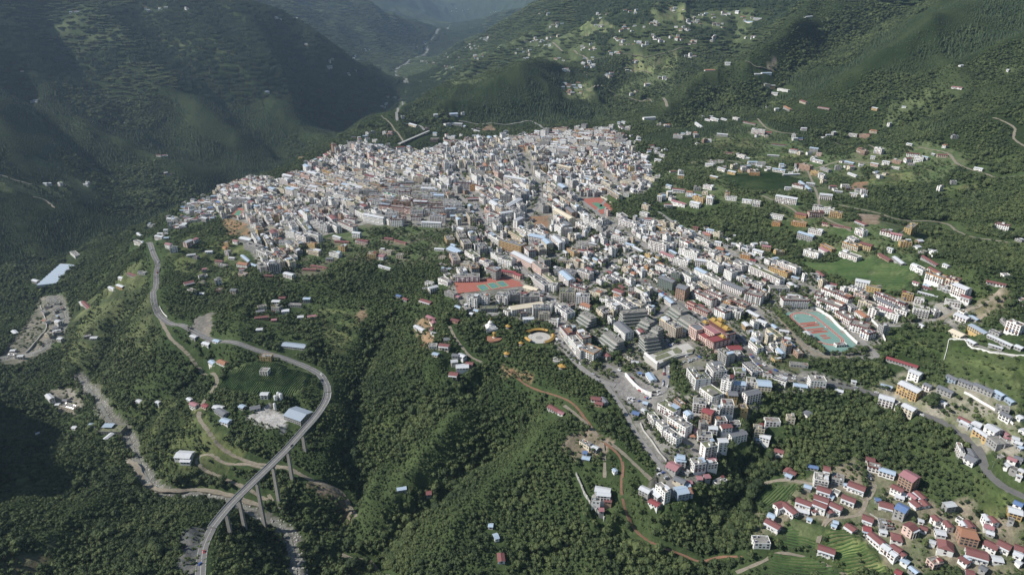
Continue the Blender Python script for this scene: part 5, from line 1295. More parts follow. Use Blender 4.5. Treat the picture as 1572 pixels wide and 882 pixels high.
# --- red court ground with three green courts
z = FLATW['courts_z'] + .3
root = sheet(FLATW['courts'], z, 'track', th=1.5).build('court_ground')
for i, q in enumerate((((430,715),(505,700),(555,745),(480,765)), ((525,695),(595,683),(655,728),(575,745)), ((610,680),(675,668),(735,715),(665,728)))):
    pl = pp(q, z, 660, 320, 6.042); b = sheet(pl, z + .03, 'court', th=.02); c = (sum(p[0] for p in pl) / 4, sum(p[1] for p in pl) / 4)
    o = b.build('court', root)
    k_ = MB(); inn = [(c[0] + (p[0] - c[0]) * .38, c[1] + (p[1] - c[1]) * .38) for p in pl]; sheet(inn, z + .06, 'courtblue', k_, .02); k_.build('court_centre', o)
    ring = [(c[0] + (p[0] - c[0]) * .94, c[1] + (p[1] - c[1]) * .94) for p in pl]; inr = [(c[0] + (p[0] - c[0]) * .91, c[1] + (p[1] - c[1]) * .91) for p in pl]
    ring_sheet(ring, inr, z + .05, 'line').build('court_line', o)
thing(root, 'court ground', '', *FLATW['courts'][1], label='red ground with three green and blue basketball courts in a row')
z = FLATW['farpitch_z'] + .3
root = sheet(FLATW['farpitch'], z, 'track', th=1.5).build('sports_pitch')
pl = pp(((288,190),(352,186),(425,230),(378,252)), z, 860, 280, 6.042); sheet(pl, z + .05, 'court', th=.03).build('pitch_surface', root)
thing(root, 'sports pitch', '', *FLATW['farpitch'][1], label='green pitch inside a red surround beside a row of tall dark trees')
z = FLATW['minipitch_z'] + .3
root = sheet(FLATW['minipitch'], z, 'track', th=1.5).build('sports_pitch')
c = FLATW['minipitch']; cx = sum(p[0] for p in c) / 4; cy = sum(p[1] for p in c) / 4
sheet([(cx + (p[0] - cx) * .55, cy + (p[1] - cy) * .55) for p in c], z + .05, 'court', th=.03).build('pitch_surface', root)
thing(root, 'sports pitch', '', cx, cy, label='small red and green pitch at the western edge of town above bare earth')
# --- plaza with its yellow roofed galleries
z = FLATW['plaza_z'] + .3
pc = at_z(828, 518, z)
b = MB(); b.cyl(pc[0], pc[1], z - 2, 15.5, 15.5, 2, 'pale', 40); o = b.build('round_plaza')
b = MB(); b.cyl(pc[0], pc[1], z, 5, 5, .03, 'conc', 30); b.build('centre_circle', o)
ring_sheet([(pc[0] + 11 * math.cos(t * .2094), pc[1] + 11 * math.sin(t * .2094)) for t in range(30)], [(pc[0] + 10.6 * math.cos(t * .2094), pc[1] + 10.6 * math.sin(t * .2094)) for t in range(30)], z + .03, 'conc').build('paving_ring', o)
thing(o, 'plaza', '', *pc, label='round pale paved dance plaza ringed by yellow roofed galleries')
def arc_gallery(cx, cy, r, a0, a1, z, wdt, label):
    n = max(4, int((a1 - a0) / 9)); ro = MB(); po = MB()
    P = lambda rr_, t: (cx + rr_ * math.cos(R(t)), cy + rr_ * math.sin(R(t)))
    for i in range(n):
        t0 = a0 + (a1 - a0) * i / n; t1 = a0 + (a1 - a0) * (i + 1) / n
        for ra, za, rb_, zb_ in ((r - wdt / 2 - .5, z + 3.2, r, z + 4.9), (r, z + 4.9, r + wdt / 2 + .5, z + 3.2)):
            ro.poly([(*P(ra, t0), za), (*P(rb_, t0), zb_), (*P(rb_, t1), zb_), (*P(ra, t1), za)], 'yellowroof')
        for rad in (r - wdt / 2, r + wdt / 2):
            x, y = P(rad, t0); po.cyl(x, y, z - 1, .22, .2, 4.2, 'maroon', 6)
    x, y = P(r, (a0 + a1) / 2); g = empty('covered_gallery', 0, 0, 0)
    ro.build('roof', g); po.build('column', g, 'stuff')
    thing(g, 'gallery', '', x, y, 'yellow roofed galleries round the plaza', label)
arc_gallery(pc[0], pc[1], 18.5, 48, 150, z, 4.2, 'curved yellow roofed gallery along the far side of the round plaza')
arc_gallery(pc[0], pc[1], 18.5, 288, 372, z, 4.2, 'curved yellow roofed gallery on the side of the plaza facing the white hotel')
arc_gallery(pc[0], pc[1], 18.5, 196, 232, z, 4.2, 'short curved yellow gallery on the wooded side of the round plaza')
# --- white stupa
x, y = cast(753, 503); z = zat(x, y)
g = empty('stupa', x, y, z)
b = MB()
for i, (s, h) in enumerate(((16, 1.6), (13, 1.4), (10, 1.3), (8, 1.2))): b.box(0, 0, sum(q[1] for q in ((16, 1.6), (13, 1.4), (10, 1.3), (8, 1.2))[:i]), s, s, h, 'white', .4)
b.v = [(p[0], p[1], p[2] - (2.5 if p[2] < .01 else 0)) for p in b.v]
b.build('stepped_base', g)
b = MB(); rs = [(3.0, 5.5), (3.5, 7.0), (3.4, 8.6), (2.6, 9.8), (1.2, 10.5)]
for (r0, z0), (r1, z1) in zip(rs[:-1], rs[1:]): b.cyl(0, 0, z0, r0, r1, z1 - z0, 'white', 16)
b.build('dome', g)
b = MB(); b.box(0, 0, 10.4, 1.9, 1.9, 1.1, 'white', .4); b.build('square_neck', g)
b = MB(); b.cyl(0, 0, 11.5, .95, .3, 4.2, 'gold', 10); b.cyl(0, 0, 15.6, .5, .05, 1.2, 'gold', 8); b.build('spire', g)
for i in range(4):
    b = MB(); t = .4 + math.pi / 4 + math.pi / 2 * i; b.box(7.4 * math.cos(t), 7.4 * math.sin(t), 1.4, 1.6, 1.6, 2.0, 'white', .4); b.cyl(7.4 * math.cos(t), 7.4 * math.sin(t), 3.4, .6, .1, 1.4, 'white', 8); b.build('corner_stupa', g)
thing(g, 'stupa', '', x, y, label='white domed stupa with golden spire among the park trees')
# --- golden prayer wheel on its round terrace
x, y = cast(759, 518); z = zat(x, y)
b = MB(); b.cyl(0, 0, -2, 10.5, 10.5, 2.5, 'terra', 30); o = b.build('prayer_wheel'); o.location = (x, y, z)
b = MB(); b.cyl(0, 0, .5, 2.6, 2.6, .8, 'white', 16); b.build('pedestal', o)
b = MB(); b.cyl(0, 0, 1.3, 2.0, 2.0, 6.2, 'yellowroof', 18); b.cyl(0, 0, 3.0, 2.15, 2.15, .4, 'gold', 18); b.cyl(0, 0, 5.6, 2.15, 2.15, .4, 'gold', 18); b.build('drum', o)
b = MB(); b.cyl(0, 0, 7.5, 2.9, .3, 1.5, 'gold', 16); b.build('canopy', o)
thing(o, 'prayer wheel', '', x, y, label='tall golden prayer wheel on a round red terrace in front of the white stupa')
# --- park pavilions
for (px_, py_, r_, lb) in ((778, 545, 3.4, 'small yellow roofed park pavilion below the round plaza'), (863, 564, 4.6, 'larger yellow roofed pavilion beside the grey ring in the park'), (780, 503, 3.2, 'yellow roofed pavilion between the stupa and the plaza'), (800, 529, 2.8, 'yellow roofed kiosk at the lower left rim of the plaza')):
    x, y = cast(px_, py_); z = zat(x, y); g = empty('pavilion', x, y, z)
    b = MB()
    for i in range(6): b.cyl(r_ * .8 * math.cos(i * 1.047), r_ * .8 * math.sin(i * 1.047), -1, .18, .18, 4.2, 'maroon', 6)
    b.build('columns', g, 'stuff')
    b = MB(); b.cyl(0, 0, 3.1, r_ * 1.35, r_ * .35, 1.5, 'yellowroof', 6); b.cyl(0, 0, 4.6, r_ * .4, .05, 1.3, 'yellowroof', 6); b.build('roof', g)
    b = MB(); b.cyl(0, 0, -1.2, r_ * 1.1, r_ * 1.1, 1.4, 'conc', 6); b.build('floor', g)
    thing(g, 'pavilion', '', x, y, 'yellow roofed pavilions in the park', lb)
x, y = cast(856, 552); z = zat(x, y)
b = MB(); o_ = [(6.5 * math.cos(t * .3142), 6.5 * math.sin(t * .3142)) for t in range(20)]; i_ = [(4.4 * math.cos(t * .3142), 4.4 * math.sin(t * .3142)) for t in range(20)]
b = ring_sheet(o_, i_, 1.1, 'pale'); 
for j in range(20):
    q = (j + 1) % 20
    b.poly([(*o_[j], -2), (*o_[q], -2), (*o_[q], 1.1), (*o_[j], 1.1)], 'conc'); b.poly([(*i_[q], -.5), (*i_[j], -.5), (*i_[j], 1.1), (*i_[q], 1.1)], 'conc')
o = b.build('round_fountain'); o.location = (x, y, z)
b = MB(); b.cyl(0, 0, -.5, 4.3, 4.3, 1.0, 'water', 20); b.build('pool_water', o); b = MB(); b.cyl(0, 0, .3, .9, .5, 1.6, 'pale', 10); b.build('spout', o)
thing(o, 'fountain', '', x, y, label='grey round fountain basin in the park below the white hotel')
# --- temple hall
z = zat(*cast(1085, 525)) - .5
O_ = at_z(1093, 543, z); U_ = at_z(1056, 517, z); ang = math.atan2(U_[1] - O_[1], U_[0] - O_[0])
g = empty('temple_hall', O_[0], O_[1], z, ang)       # x runs along the front towards the upper left, y is then mirrored: the building lies at negative y
Lf = math.hypot(U_[0] - O_[0], U_[1] - O_[1])
def tb(name, x0, x1, y0, y1, z0, z1, k, top=None, par=None, win=0, parent=None):
    b = MB(); cx, cy = (x0 + x1) / 2, -(y0 + y1) / 2
    b.box(cx, cy, z0, x1 - x0, y1 - y0, z1 - z0, k, 0, top); o = b.build(name, parent or g)
    if par:
        q = MB()
        for s in (-1, 1):
            q.box(cx, cy + s * ((y1 - y0) / 2 - .1), z1 - .7, x1 - x0 + .5, .5, 1.5, par); q.box(cx + s * ((x1 - x0) / 2 - .1), cy, z1 - .703, .5, y1 - y0 - .5, 1.5, par)
        q.build('parapet', o)
    if win:
        wv = MB(); rn = random.Random(int(x0 * 10))
        windows(wv, x1 - x0, y1 - y0, 0, win, rn, 'maroon'); off = ((z1 - max(z0, 0)) - win * SH)
        wv.v = [(p[0] + cx, p[1] + cy, p[2] + z1 - win * SH - 1.2) for p in wv.v]; wv.build('windows', o, 'stuff')
    return o
k1 = Lf / 48.0
tb('right_tower', 0, 14 * k1, 0, 26, -4, 16, 'pink', 'redroof', 'maroon', 4)
tb('left_tower', 33 * k1, 48 * k1, 0, 15, -4, 16.5, 'pink', 'slate', 'pink', 4)
tb('entrance_hall', 14 * k1, 33 * k1, 2.5, 12, 5.5, 12, 'pink', 'redroof', None, 2)
tb('entrance_wall', 14 * k1, 33 * k1, 9, 12, -4, 5.498, 'maroon')
for i in range(5):
    b = MB(); b.cyl((15.5 + 4 * i) * k1, -3.2, -3, .55, .5, 8.45, 'maroon', 10); b.build('column', g)
tb('middle_hall', 13.9 * k1, 36 * k1, 12.02, 22, -4, 19, 'pink', 'pinkroof', None, 5)
tb('rear_hall', 2 * k1, 46 * k1, 22.02, 36, -4, 20.5, 'grey', 'flat', 'maroon', 5)
tb('upper_hall', 8 * k1, 40 * k1, 24, 34.5, 20.51, 24, 'maroon', 'flat', None, 1)
def gold_roof(cx, cy, z0, lx, ly, h, parent):
    b = MB()
    def frus(x, y, za, zb, a, c, d, e):
        o = len(b.v); kk = b.mi('gold')
        b.v += [(x - a, y - c, za), (x + a, y - c, za), (x + a, y + c, za), (x - a, y + c, za), (x - d, y - e, zb), (x + d, y - e, zb), (x + d, y + e, zb), (x - d, y + e, zb)]
        for i in range(4): j = (i + 1) % 4; b.f.append((o + i, o + j, o + 4 + j, o + 4 + i)); b.m.append(kk)
        b.f.append((o + 4, o + 5, o + 6, o + 7)); b.m.append(kk); b.f.append((o + 3, o + 2, o + 1, o)); b.m.append(kk)
    frus(cx, cy, z0 + .35, z0, lx / 2 + .7, ly / 2 + .7, lx / 2, ly / 2); frus(cx, cy, z0 + .02, z0 + h * .45, lx / 2, ly / 2, lx * .33, ly * .25); frus(cx, cy, z0 + h * .45, z0 + h, lx * .33, ly * .25, lx * .27, .15)
    for s in (-1, 1): b.cyl(cx + s * lx * .26, cy, z0 + h, .3, .05, 1.0, 'gold', 6)
    b.cyl(cx, cy, z0 + h, .5, .06, 2.0, 'gold', 8)
    b.build('gilded_roof', parent)
for cx_, cy_, lx_, ly_, zz, h in ((12, 29, 11, 10, 24.2, 3.2), (24, 29, 15, 12, 24.6, 3.8), (36, 29, 11, 10, 24.2, 3.2)):
    gold_roof(cx_ * k1, -cy_, zz, lx_, ly_, h, g)
b = MB(); b.box(24 * k1, -29, 28.3, 6, 5, 2.2, 'maroon'); b.build('lantern', g); gold_roof(24 * k1, -29, 30.5, 9, 7.5, 2.8, g)
gold_roof(7 * k1, -20, 16.8, 8, 7, 2.6, g); gold_roof(41 * k1, -20, 20.7, 8, 7, 2.4, g)
tb('red_lean_to', -14, 0, 20, 26, -4, 4.5, 'pink', 'redroof')
thing(g, 'temple', '', O_[0], O_[1], label='pale pink monastery style hall with gilded tiered roofs and red canopy')
# --- stepped glass terraces of the shopping street
def terraced(x1, y1, x2, y2, W_, n, look, out=2.6):
    off = n * 3.4
    a_ = cast(x1, y1, off); b_ = cast(x2, y2, off); L_ = math.hypot(b_[0] - a_[0], b_[1] - a_[1]); cx, cy = (a_[0] + b_[0]) / 2, (a_[1] + b_[1]) / 2
    an = math.atan2(b_[1] - a_[1], b_[0] - a_[0]); z0 = zat(cx, cy)
    if math.cos(an) < 0: an += math.pi
    g = empty('terraced_shopping_block', cx, cy, z0, an)
    for f in range(n):
        e = (n - 1 - f) * out; l = L_ + e * .25; w_ = W_ + e * 1.15; yc = -e * .5
        b = MB(); b.box(0, yc, f * 3.4 - (4 if f == 0 else 0), l, w_, 3.4 - .35 + (4 if f == 0 else 0), 'glazing' if f < n - 1 else 'conc'); 
        o = b.build('floor_glazing' if f < n - 1 else 'top_storey', g)
        b = MB(); b.box(0, yc, f * 3.4 + 3.05, l + 1.2, w_ + 1.2, .36, 'pale' if f < n - 1 else 'flat')
        for s in (-1, 1): b.box(0, yc + s * (w_ / 2 + .5), f * 3.4 + 3.41, l + 1.2, .14, .8, 'net')
        b.build('floor_slab', g)
        b = MB(); k = int(l / 3.2)
        for i in range(k):
            for s in (-1, 1): b.box(-l / 2 + (i + .5) * l / k, yc + s * (w_ / 2 + .12), f * 3.4 + .2, .35, .22, 2.8, 'grey')
        for i in range(int(w_ / 3.2)):
            for s in (-1, 1): b.box(s * (l / 2 + .12), yc - w_ / 2 + (i + .5) * w_ / int(w_ / 3.2), f * 3.4 + .2, .22, .35, 2.8, 'grey')
        b.build('mullions', o, 'stuff')
    b = MB(); rn = random.Random(int(x1))
    for i in range(8): b.box(rn.uniform(-L_ / 2 + 2, L_ / 2 - 2), rn.uniform(-W_ / 3, W_ / 3), n * 3.4, rn.uniform(1, 2.6), rn.uniform(1, 2), rn.uniform(.5, 1.5), 'conc')
    b.build('rooftop_plant', g, 'stuff')
    thing(g, 'shopping block', '', cx, cy, 'stepped glass fronted shopping blocks', look)
    occ_mark_poly(rect(cx, cy, L_ + 6, W_ + 8, an), 2)
cr2 = lambda a, b: (860 + a / 6.042, 440 + b / 6.042)
for q1, q2, w_, n_, lk in TERR0:
    terraced(*cr2(*q1), *cr2(*q2), w_, n_, lk)
# --- roof garden deck
z = zat(*cast(1035, 560)) + 4.5
pl = pp(((770,640),(860,620),(1050,555),(1180,520),(1245,575),(1225,612),(1040,655),(900,720)), z, 860, 440, 6.042)
b = MB(); b.prism(pl if _ccw(pl) else pl[::-1], z - 9, z, 'pale', 'pale'); o = b.build('roof_garden_deck')
for q in (((880,650),(990,610),(1035,635),(950,665),(885,685)), ((1040,580),(1080,558),(1130,590),(1120,615),(1065,620)), ((860,625),(1010,570),(1045,580),(900,635)), ((1170,590),(1240,575),(1225,605),(1180,612)), ((950,680),(1090,630),(1160,615),(1060,645),(960,695))):
    pq = pp(q, z, 860, 440, 6.042); b = MB(); b.prism(pq if _ccw(pq) else pq[::-1], z + .003, z + .4, 'green'); b.build('planting_bed', o)
pf = pp(((775,645),(895,745),(905,735),(790,640)), z - 4, 860, 440, 6.042)
b = MB(); b.prism(pf if _ccw(pf) else pf[::-1], z - 9, z + 1.6, 'white'); b.build('curved_front', o)
thing(o, 'roof garden', '', *pl[3], label='roof garden deck with winding pale paths and planted beds')
occ_mark_poly(pl, 2)
# --- long low glass houses by the river
z = zat(*cast(87, 422)) + 4
c = [at_z(56, 437, z), at_z(86, 434, z), at_z(117, 405, z), at_z(93, 404, z)]
g = empty('greenhouse', 0, 0, 0)
ns = 9
for i in range(ns):
    t0, t1 = i / ns, (i + 1) / ns; lp = lambda p, q, t: (p[0] + (q[0] - p[0]) * t, p[1] + (q[1] - p[1]) * t)
    a0, b0 = lp(c[0], c[3], t0), lp(c[1], c[2], t0); a1, b1 = lp(c[0], c[3], t1), lp(c[1], c[2], t1); am_, bm_ = lp(a0, a1, .5), lp(b0, b1, .5)
    b = MB()
    b.poly([(*a0, z - .8), (*b0, z - .8), (*bm_, z + .6), (*am_, z + .6)], 'blueroof'); b.poly([(*am_, z + .6), (*bm_, z + .6), (*b1, z - .8), (*a1, z - .8)], 'paleroof')
    b.poly([(*a0, z - 6), (*a0, z - .8), (*am_, z + .6), (*a1, z - .8), (*a1, z - 6)], 'paleroof'); b.poly([(*b0, z - 6), (*b0, z - .8), (*bm_, z + .6), (*b1, z - .8), (*b1, z - 6)], 'paleroof')
    b.build('greenhouse_bay', g)
b = MB(); b.poly([(*c[0], z - 6), (*c[1], z - 6), (*c[1], z - .8), (*c[0], z - .8)], 'paleroof'); b.poly([(*c[3], z - 6), (*c[2], z - 6), (*c[2], z - .8), (*c[3], z - .8)], 'paleroof'); b.build('side_wall', g)
thing(g, 'greenhouse', '', *c[0], label='long pale blue roofed greenhouse by the river in the deep valley')
occ_mark_poly(c, 2)
# --- concrete silos and yard by the warehouse
z = zat(*cast(430, 622)); 
for i, (px_, py_, r_, h) in enumerate(((425, 622, 2.3, 12), (433, 619, 2.3, 12), (429, 616, 2.0, 11), (423, 630, 1.8, 8))):
    x, y = cast(px_, py_); zb = zat(x, y); g = empty('cement_silo', x, y, zb)
    b = MB(); b.cyl(0, 0, 2.5, r_, r_, h, 'white', 16); b.build('silo_body', g)
    b = MB(); b.cyl(0, 0, 2.5 + h, r_, .6, 1.0, 'paleroof', 16); b.build('silo_cap', g)
    b = MB(); b.cyl(0, 0, .8, .5, r_ * .95, 1.75, 'grey', 16); b.build('hopper', g)
    for j in range(4): b = MB(); b.box(r_ * .8 * math.cos(1.57 * j), r_ * .8 * math.sin(1.57 * j), -1, .3, .3, 3.6, 'steel'); b.build('leg', g)
    thing(g, 'silo', '', x, y, 'white silos of the concrete plant', ['foremost tall white silo of the concrete plant by the warehouse', 'rightmost tall white silo of the concrete plant by the warehouse', 'rear slimmer white silo of the concrete plant by the warehouse', 'short white silo in front of the tall ones at the concrete plant'][i])
# --- the highway bridge
DECK = [((326,808),-61.5),((353,775),-60.5),((393,735),-59),((418,711),-58),((441,688),-56.5),((464,662),-54.5),((482,642),-53),((495,624),-51.5),((502,610),-50.5),((503,602),-49.5)]
dp = smooth([(*at_z(p[0], p[1], zz), zz) for p, zz in DECK], 6.0)
g = empty('highway_bridge', 0, 0, 0)
def cross(ln, prof, k, closed=True):
    b = MB(); kk = b.mi(k); d = np.gradient(ln[:, :2], axis=0); d /= np.linalg.norm(d, axis=1)[:, None]; nn = np.stack([-d[:, 1], d[:, 0]], 1); m_ = len(prof)
    for i in range(len(ln)):
        for u, v in prof: b.v.append((ln[i, 0] + nn[i, 0] * u, ln[i, 1] + nn[i, 1] * u, ln[i, 2] + v))
    for i in range(len(ln) - 1):
        for j in range(m_ if closed else m_ - 1):
            q = (j + 1) % m_; b.f.append((i * m_ + j, i * m_ + q, (i + 1) * m_ + q, (i + 1) * m_ + j)); b.m.append(kk)
    for e in (0, len(ln) - 1): b.f.append(tuple(e * m_ + j for j in range(m_))); b.m.append(kk)
    return b
cross(dp, [(-4.9, -.02), (4.9, -.02), (4.9, -.5), (3.2, -.7), (2.8, -2.3), (-2.8, -2.3), (-3.2, -.7), (-4.9, -.5)], 'conc').build('deck', g)
cross(dp, [(-4.4, 0), (4.4, 0), (4.4, .05), (-4.4, .05)][::-1], 'asphalt').build('carriageway', g)
for u in (-4.65, 4.65): cross(dp, [(u - .2, -.02), (u + .2, -.02), (u + .12, .95), (u - .12, .95)], 'pale').build('side_parapet', g)
for u in (-4.0, 0, 4.0): cross(dp, [(u - .11, .052), (u + .11, .052), (u + .11, .06), (u - .11, .06)], 'line').build('lane_line', g)
for (a, b_), zz, (c_, d_) in PIERS + [((344,786), -61, (346,806))]:
    x, y = at_z(a, b_, zz); i = int(np.argmin((dp[:, 0] - x) ** 2 + (dp[:, 1] - y) ** 2)); x, y, zz = dp[i]
    t = dp[min(i + 1, len(dp) - 1)] - dp[i - 1]; an = math.atan2(t[1], t[0]); zg = zat(x, y) - 4
    b = MB(); c0, s0 = math.cos(an), math.sin(an); o = 0; kk = b.mi('conc')
    for w_, l_, z_ in ((4.4, 2.6, zg), (3.6, 2.1, zz - 2.3)):
        for u, v in ((-1, -1), (1, -1), (1, 1), (-1, 1)): b.v.append((x + c0 * u * l_ / 2 - s0 * v * w_ / 2, y + s0 * u * l_ / 2 + c0 * v * w_ / 2, z_))
    for j in range(4): q = (j + 1) % 4; b.f.append((j, q, 4 + q, 4 + j)); b.m.append(kk)
    b.f.append((4, 5, 6, 7)); b.m.append(kk)
    b.build('pier', g); b = MB(); b.box(x, y, zz - 3.1, 2.6, 7.4, .85, 'conc', an); b.build('pier_cap', g)
thing(g, 'bridge', '', *at_z(418, 711, -58), label='curving concrete highway bridge on tall piers across the ravine')
# far viaduct
e0 = cast(613, 223); e1 = cast(659, 203.5); z0, z1 = zat(*e0) + 5, zat(*e1) + 6
for t in np.linspace(0, 1, 12): focc_mark(e0[0] + (e1[0] - e0[0]) * t, e0[1] + (e1[1] - e0[1]) * t - 12, 16)
g = empty('road_viaduct', 0, 0, 0); ln = np.array([(e0[0] + (e1[0] - e0[0]) * t, e0[1] + (e1[1] - e0[1]) * t, z0 + (z1 - z0) * t) for t in np.linspace(0, 1, 9)])
cross(ln, [(-5, 0), (5, 0), (5, -.6), (3, -2.6), (-3, -2.6), (-5, -.6)], 'pale').build('deck', g)
for u in (-4.8, 4.8): cross(ln, [(u - .2, 0), (u + .2, 0), (u + .15, 1), (u - .15, 1)], 'pale').build('side_parapet', g)
for t in (.3, .46, .62, .78, .9):
    p = e0[0] + (e1[0] - e0[0]) * t, e0[1] + (e1[1] - e0[1]) * t; zz = z0 + (z1 - z0) * t; zg = min(zat(*p), zz - 8) - 6
    b = MB(); b.box(p[0], p[1], zg, 4.5, 3, zz - 2.5 - zg, 'pale', math.atan2(e1[1] - e0[1], e1[0] - e0[0])); b.build('pier', g)
thing(g, 'viaduct', '', *e0, label='straight pale road viaduct on piers behind the far edge of town')
# --- walls seen from the air
def wall(name, pxs, h, th, k, look, down=2.5, ox=0, oy=0, s=1.0, but=False):
    ln = smooth([cast(ox + a / s, oy + b / s) for a, b in pxs], 6.0); zz = hz(ln[:, 0], ln[:, 1]); l3 = np.concatenate([ln[:, :2], zz[:, None]], 1)
    occ_mark_line(ln[:, :2].tolist(), 3.0, 1)
    o = cross(l3, [(-th / 2, -down), (th / 2, -down), (th / 2, h), (-th / 2, h)], k).build(name)
    if but:
        for i in range(1, len(l3), 1):
            b = MB(); b.box(l3[i, 0], l3[i, 1], l3[i, 2] - 3, .9, 2.2, h + 3.1, 'pale', .3); b.build('buttress', o)
    thing(o, 'wall', '', l3[0, 0], l3[0, 1], label=look); return o
wall('boundary_wall', [(1457,521),(1481,522),(1486,530),(1510,538),(1532,543),(1572,546)], 1.8, .6, 'white', 'long white wall curving across the green slope below the yellow block')
wall('boundary_wall', [(1456,522),(1454,534),(1449,552)], 1.2, .5, 'white', 'thin white wall dropping straight down the green slope')
wall('boundary_wall', [(1317,476),(1337,491),(1348,503),(1359,524)], 3, .6, 'white', 'white retaining wall behind the school blocks with green lawn above')
wall('boundary_wall', [(1345,474),(1358,485),(1372,497)], 1.6, .8, 'white', 'short white wall across the lawn behind the school blocks')
wall('boundary_wall', [(1244,472),(1266,482),(1290,504),(1316,528)], 3.2, 1.5, 'white', 'white stand wall along the far side of the running track')
wall('boundary_wall', [(983,650),(988,662),(1001,678),(1012,695),(1023,708)], 2.2, .6, 'pale', 'pale retaining wall beside the street with the row of parked cars')
wall('retaining_wall', [(884,728),(893,748),(905,772),(915,783),(927,796)], 3.5, .6, 'grey', 'grey buttressed retaining wall below the white farm buildings', but=True)
wall('boundary_wall', [(1480,603),(1500,614),(1530,632),(1555,652)], 2.4, .8, 'white', 'white wall along the sloping driveway beside the planted strip')
wall('boundary_wall', [(1335,788),(1355,800),(1372,812)], 1.0, .4, 'pale', 'low wall beside the big red hipped farmhouse yard')
wall('boundary_wall', [(960,577),(972,591),(985,602),(1000,608)], 5, 1.2, 'white', 'tall white retaining wall carrying the curving ramp above the car park')
wall('boundary_wall', [(1150,548),(1160,560),(1172,568)], 1.5, .5, 'pale', 'pale garden wall beside the avenue below the monastery hall')
wall('boundary_wall', [(920,300),(935,310),(950,322)], 2.2, 1.0, 'cream', 'cream wall between the far red pitch and the dark trees')
wall('boundary_wall', [(245,471),(250,480),(257,487)], 2.0, .6, 'white', 'short white wall on the inside of the highway bend')
wall('river_wall', [(62,470),(72,500),(60,520),(40,542)], 3, 1.2, 'pale', 'pale concrete wall along the river works in the deep valley')
# --- crop rows in the fields
cb = MB(); kk = cb.mi('crop')
for key, wp in ZW:
    if key != 'field': continue
    P_ = np.array(wp); c_ = P_.mean(0); an = math.atan2(P_[1][1] - P_[0][1], P_[1][0] - P_[0][0]); c0, s0 = math.cos(an), math.sin(an)
    rad = np.hypot(*(P_ - c_).T).max(); v = -rad
    while v < rad:
        us = np.arange(-rad, rad, 5.0); xx = c_[0] + c0 * us - s0 * v; yy = c_[1] + s0 * us + c0 * v
        ins = in_poly(xx, yy, wp) & (occ_get(xx, yy) != 2) & (occ_get(xx, yy) != 1); zz = hz(xx, yy)
        gap_ = fbm(xx, yy, 40, 2, 33) > -.75
        for i in range(len(us) - 1):
            if ins[i] and ins[i + 1] and gap_[i]:
                o = len(cb.v)
                for j in (i, i + 1):
                    for q, h in ((-.8, 0), (0, .95), (.8, 0)): cb.v.append((xx[j] - s0 * q, yy[j] + c0 * q, float(zz[j]) + h + rb.uniform(-.1, .15)))
                cb.f += [(o, o + 1, o + 4, o + 3), (o + 1, o + 2, o + 5, o + 4)]; cb.m += [kk, kk]
        v += 2.8 if c_[1] < 800 else 4.6
o = cb.build('crop_rows', kind='stuff')
# --- boulders in the river beds
bb = MB(); kk = bb.mi('boulder'); rn = random.Random(3); bm_ = bmesh_ico = None
import bmesh
_b = bmesh.new(); bmesh.ops.create_icosphere(_b, subdivisions=1, radius=1); ICV = [tuple(v.co) for v in _b.verts]; ICF = [tuple(v.index for v in f.verts) for f in _b.faces]; _b.free()
for ln, hw, ww in RW[:2]:
    for i in range(1500):
        j = rn.randrange(len(ln)); q = rn.uniform(-1, 1) * hw * 1.15; x = ln[j, 0] + rn.uniform(-3, 3) + q * .8; y = ln[j, 1] + rn.uniform(-3, 3) + q * .6; s = rn.uniform(.3, 1.3) * (1 if rn.random() < .9 else 1.7); z = zat(x, y); o = len(bb.v)
        bb.v += [(x + v[0] * s * rn.uniform(.8, 1.2), y + v[1] * s * rn.uniform(.8, 1.2), z + v[2] * s * .7) for v in ICV]; bb.f += [tuple(o + k for k in f) for f in ICF]; bb.m += [kk] * 20 if len(ICF) == 20 else [kk] * len(ICF)
bb.build('boulders', kind='stuff')
# --- cars
def car_parts(kc, van):
    out = []
    L_, W_, h = (4.9, 1.9, 1.25) if van else (4.5, 1.8, .72)
    b = MB(); o = 0; pr = [(-L_ / 2, .35), (L_ / 2, .35), (L_ / 2, .35 + h * .75), (L_ * .28, .35 + h), (-L_ * .46, .35 + h), (-L_ / 2, .35 + h * .8)]; kk = b.mi(kc); n = len(pr)
    for s in (-1, 1): b.v += [(x, s * W_ / 2, z_) for x, z_ in pr]
    for i in range(n): j = (i + 1) % n; b.f.append((i, j, n + j, n + i)); b.m.append(kk)
    b.f += [tuple(range(n))[::-1], tuple(range(n, 2 * n))]; b.m += [kk, kk]; out.append(('body', b))
    b = MB(); zt = .35 + h; g0 = [(-L_ * .42, zt), (L_ * .2, zt), (L_ * .06, zt + .55), (-L_ * .34, zt + .55)]
    kg, kr = b.mi('glass'), b.mi(kc)
    for s, ins in ((-1, .06), (1, .06)): b.v += [(x, s * (W_ / 2 - (ins if z_ == zt else .2)), z_) for x, z_ in g0]
    for i in range(4): j = (i + 1) % 4; b.f.append((i, j, 4 + j, 4 + i)); b.m.append(kr if i == 2 else kg)
    b.f += [(3, 2, 1, 0), (4, 5, 6, 7)]; b.m += [kg, kg]; out.append(('cabin', b))
    for sx in (-1, 1):
        for sy in (-1, 1):
            b = MB(); o = len(b.v); kk = b.mi('rubber'); n = 10; x0 = sx * L_ * .31
            for yy_ in (sy * (W_ / 2 - .2), sy * (W_ / 2 + .02)): b.v += [(x0 + .33 * math.cos(6.283 * i / n), yy_, .33 + .33 * math.sin(6.283 * i / n)) for i in range(n)]
            for i in range(n): j = (i + 1) % n; b.f.append((i, j, n + j, n + i)); b.m.append(kk)
            b.f += [tuple(range(n)), tuple(range(n, 2 * n))]; b.m += [kk, kk]; out.append(('wheel', b))
    return out
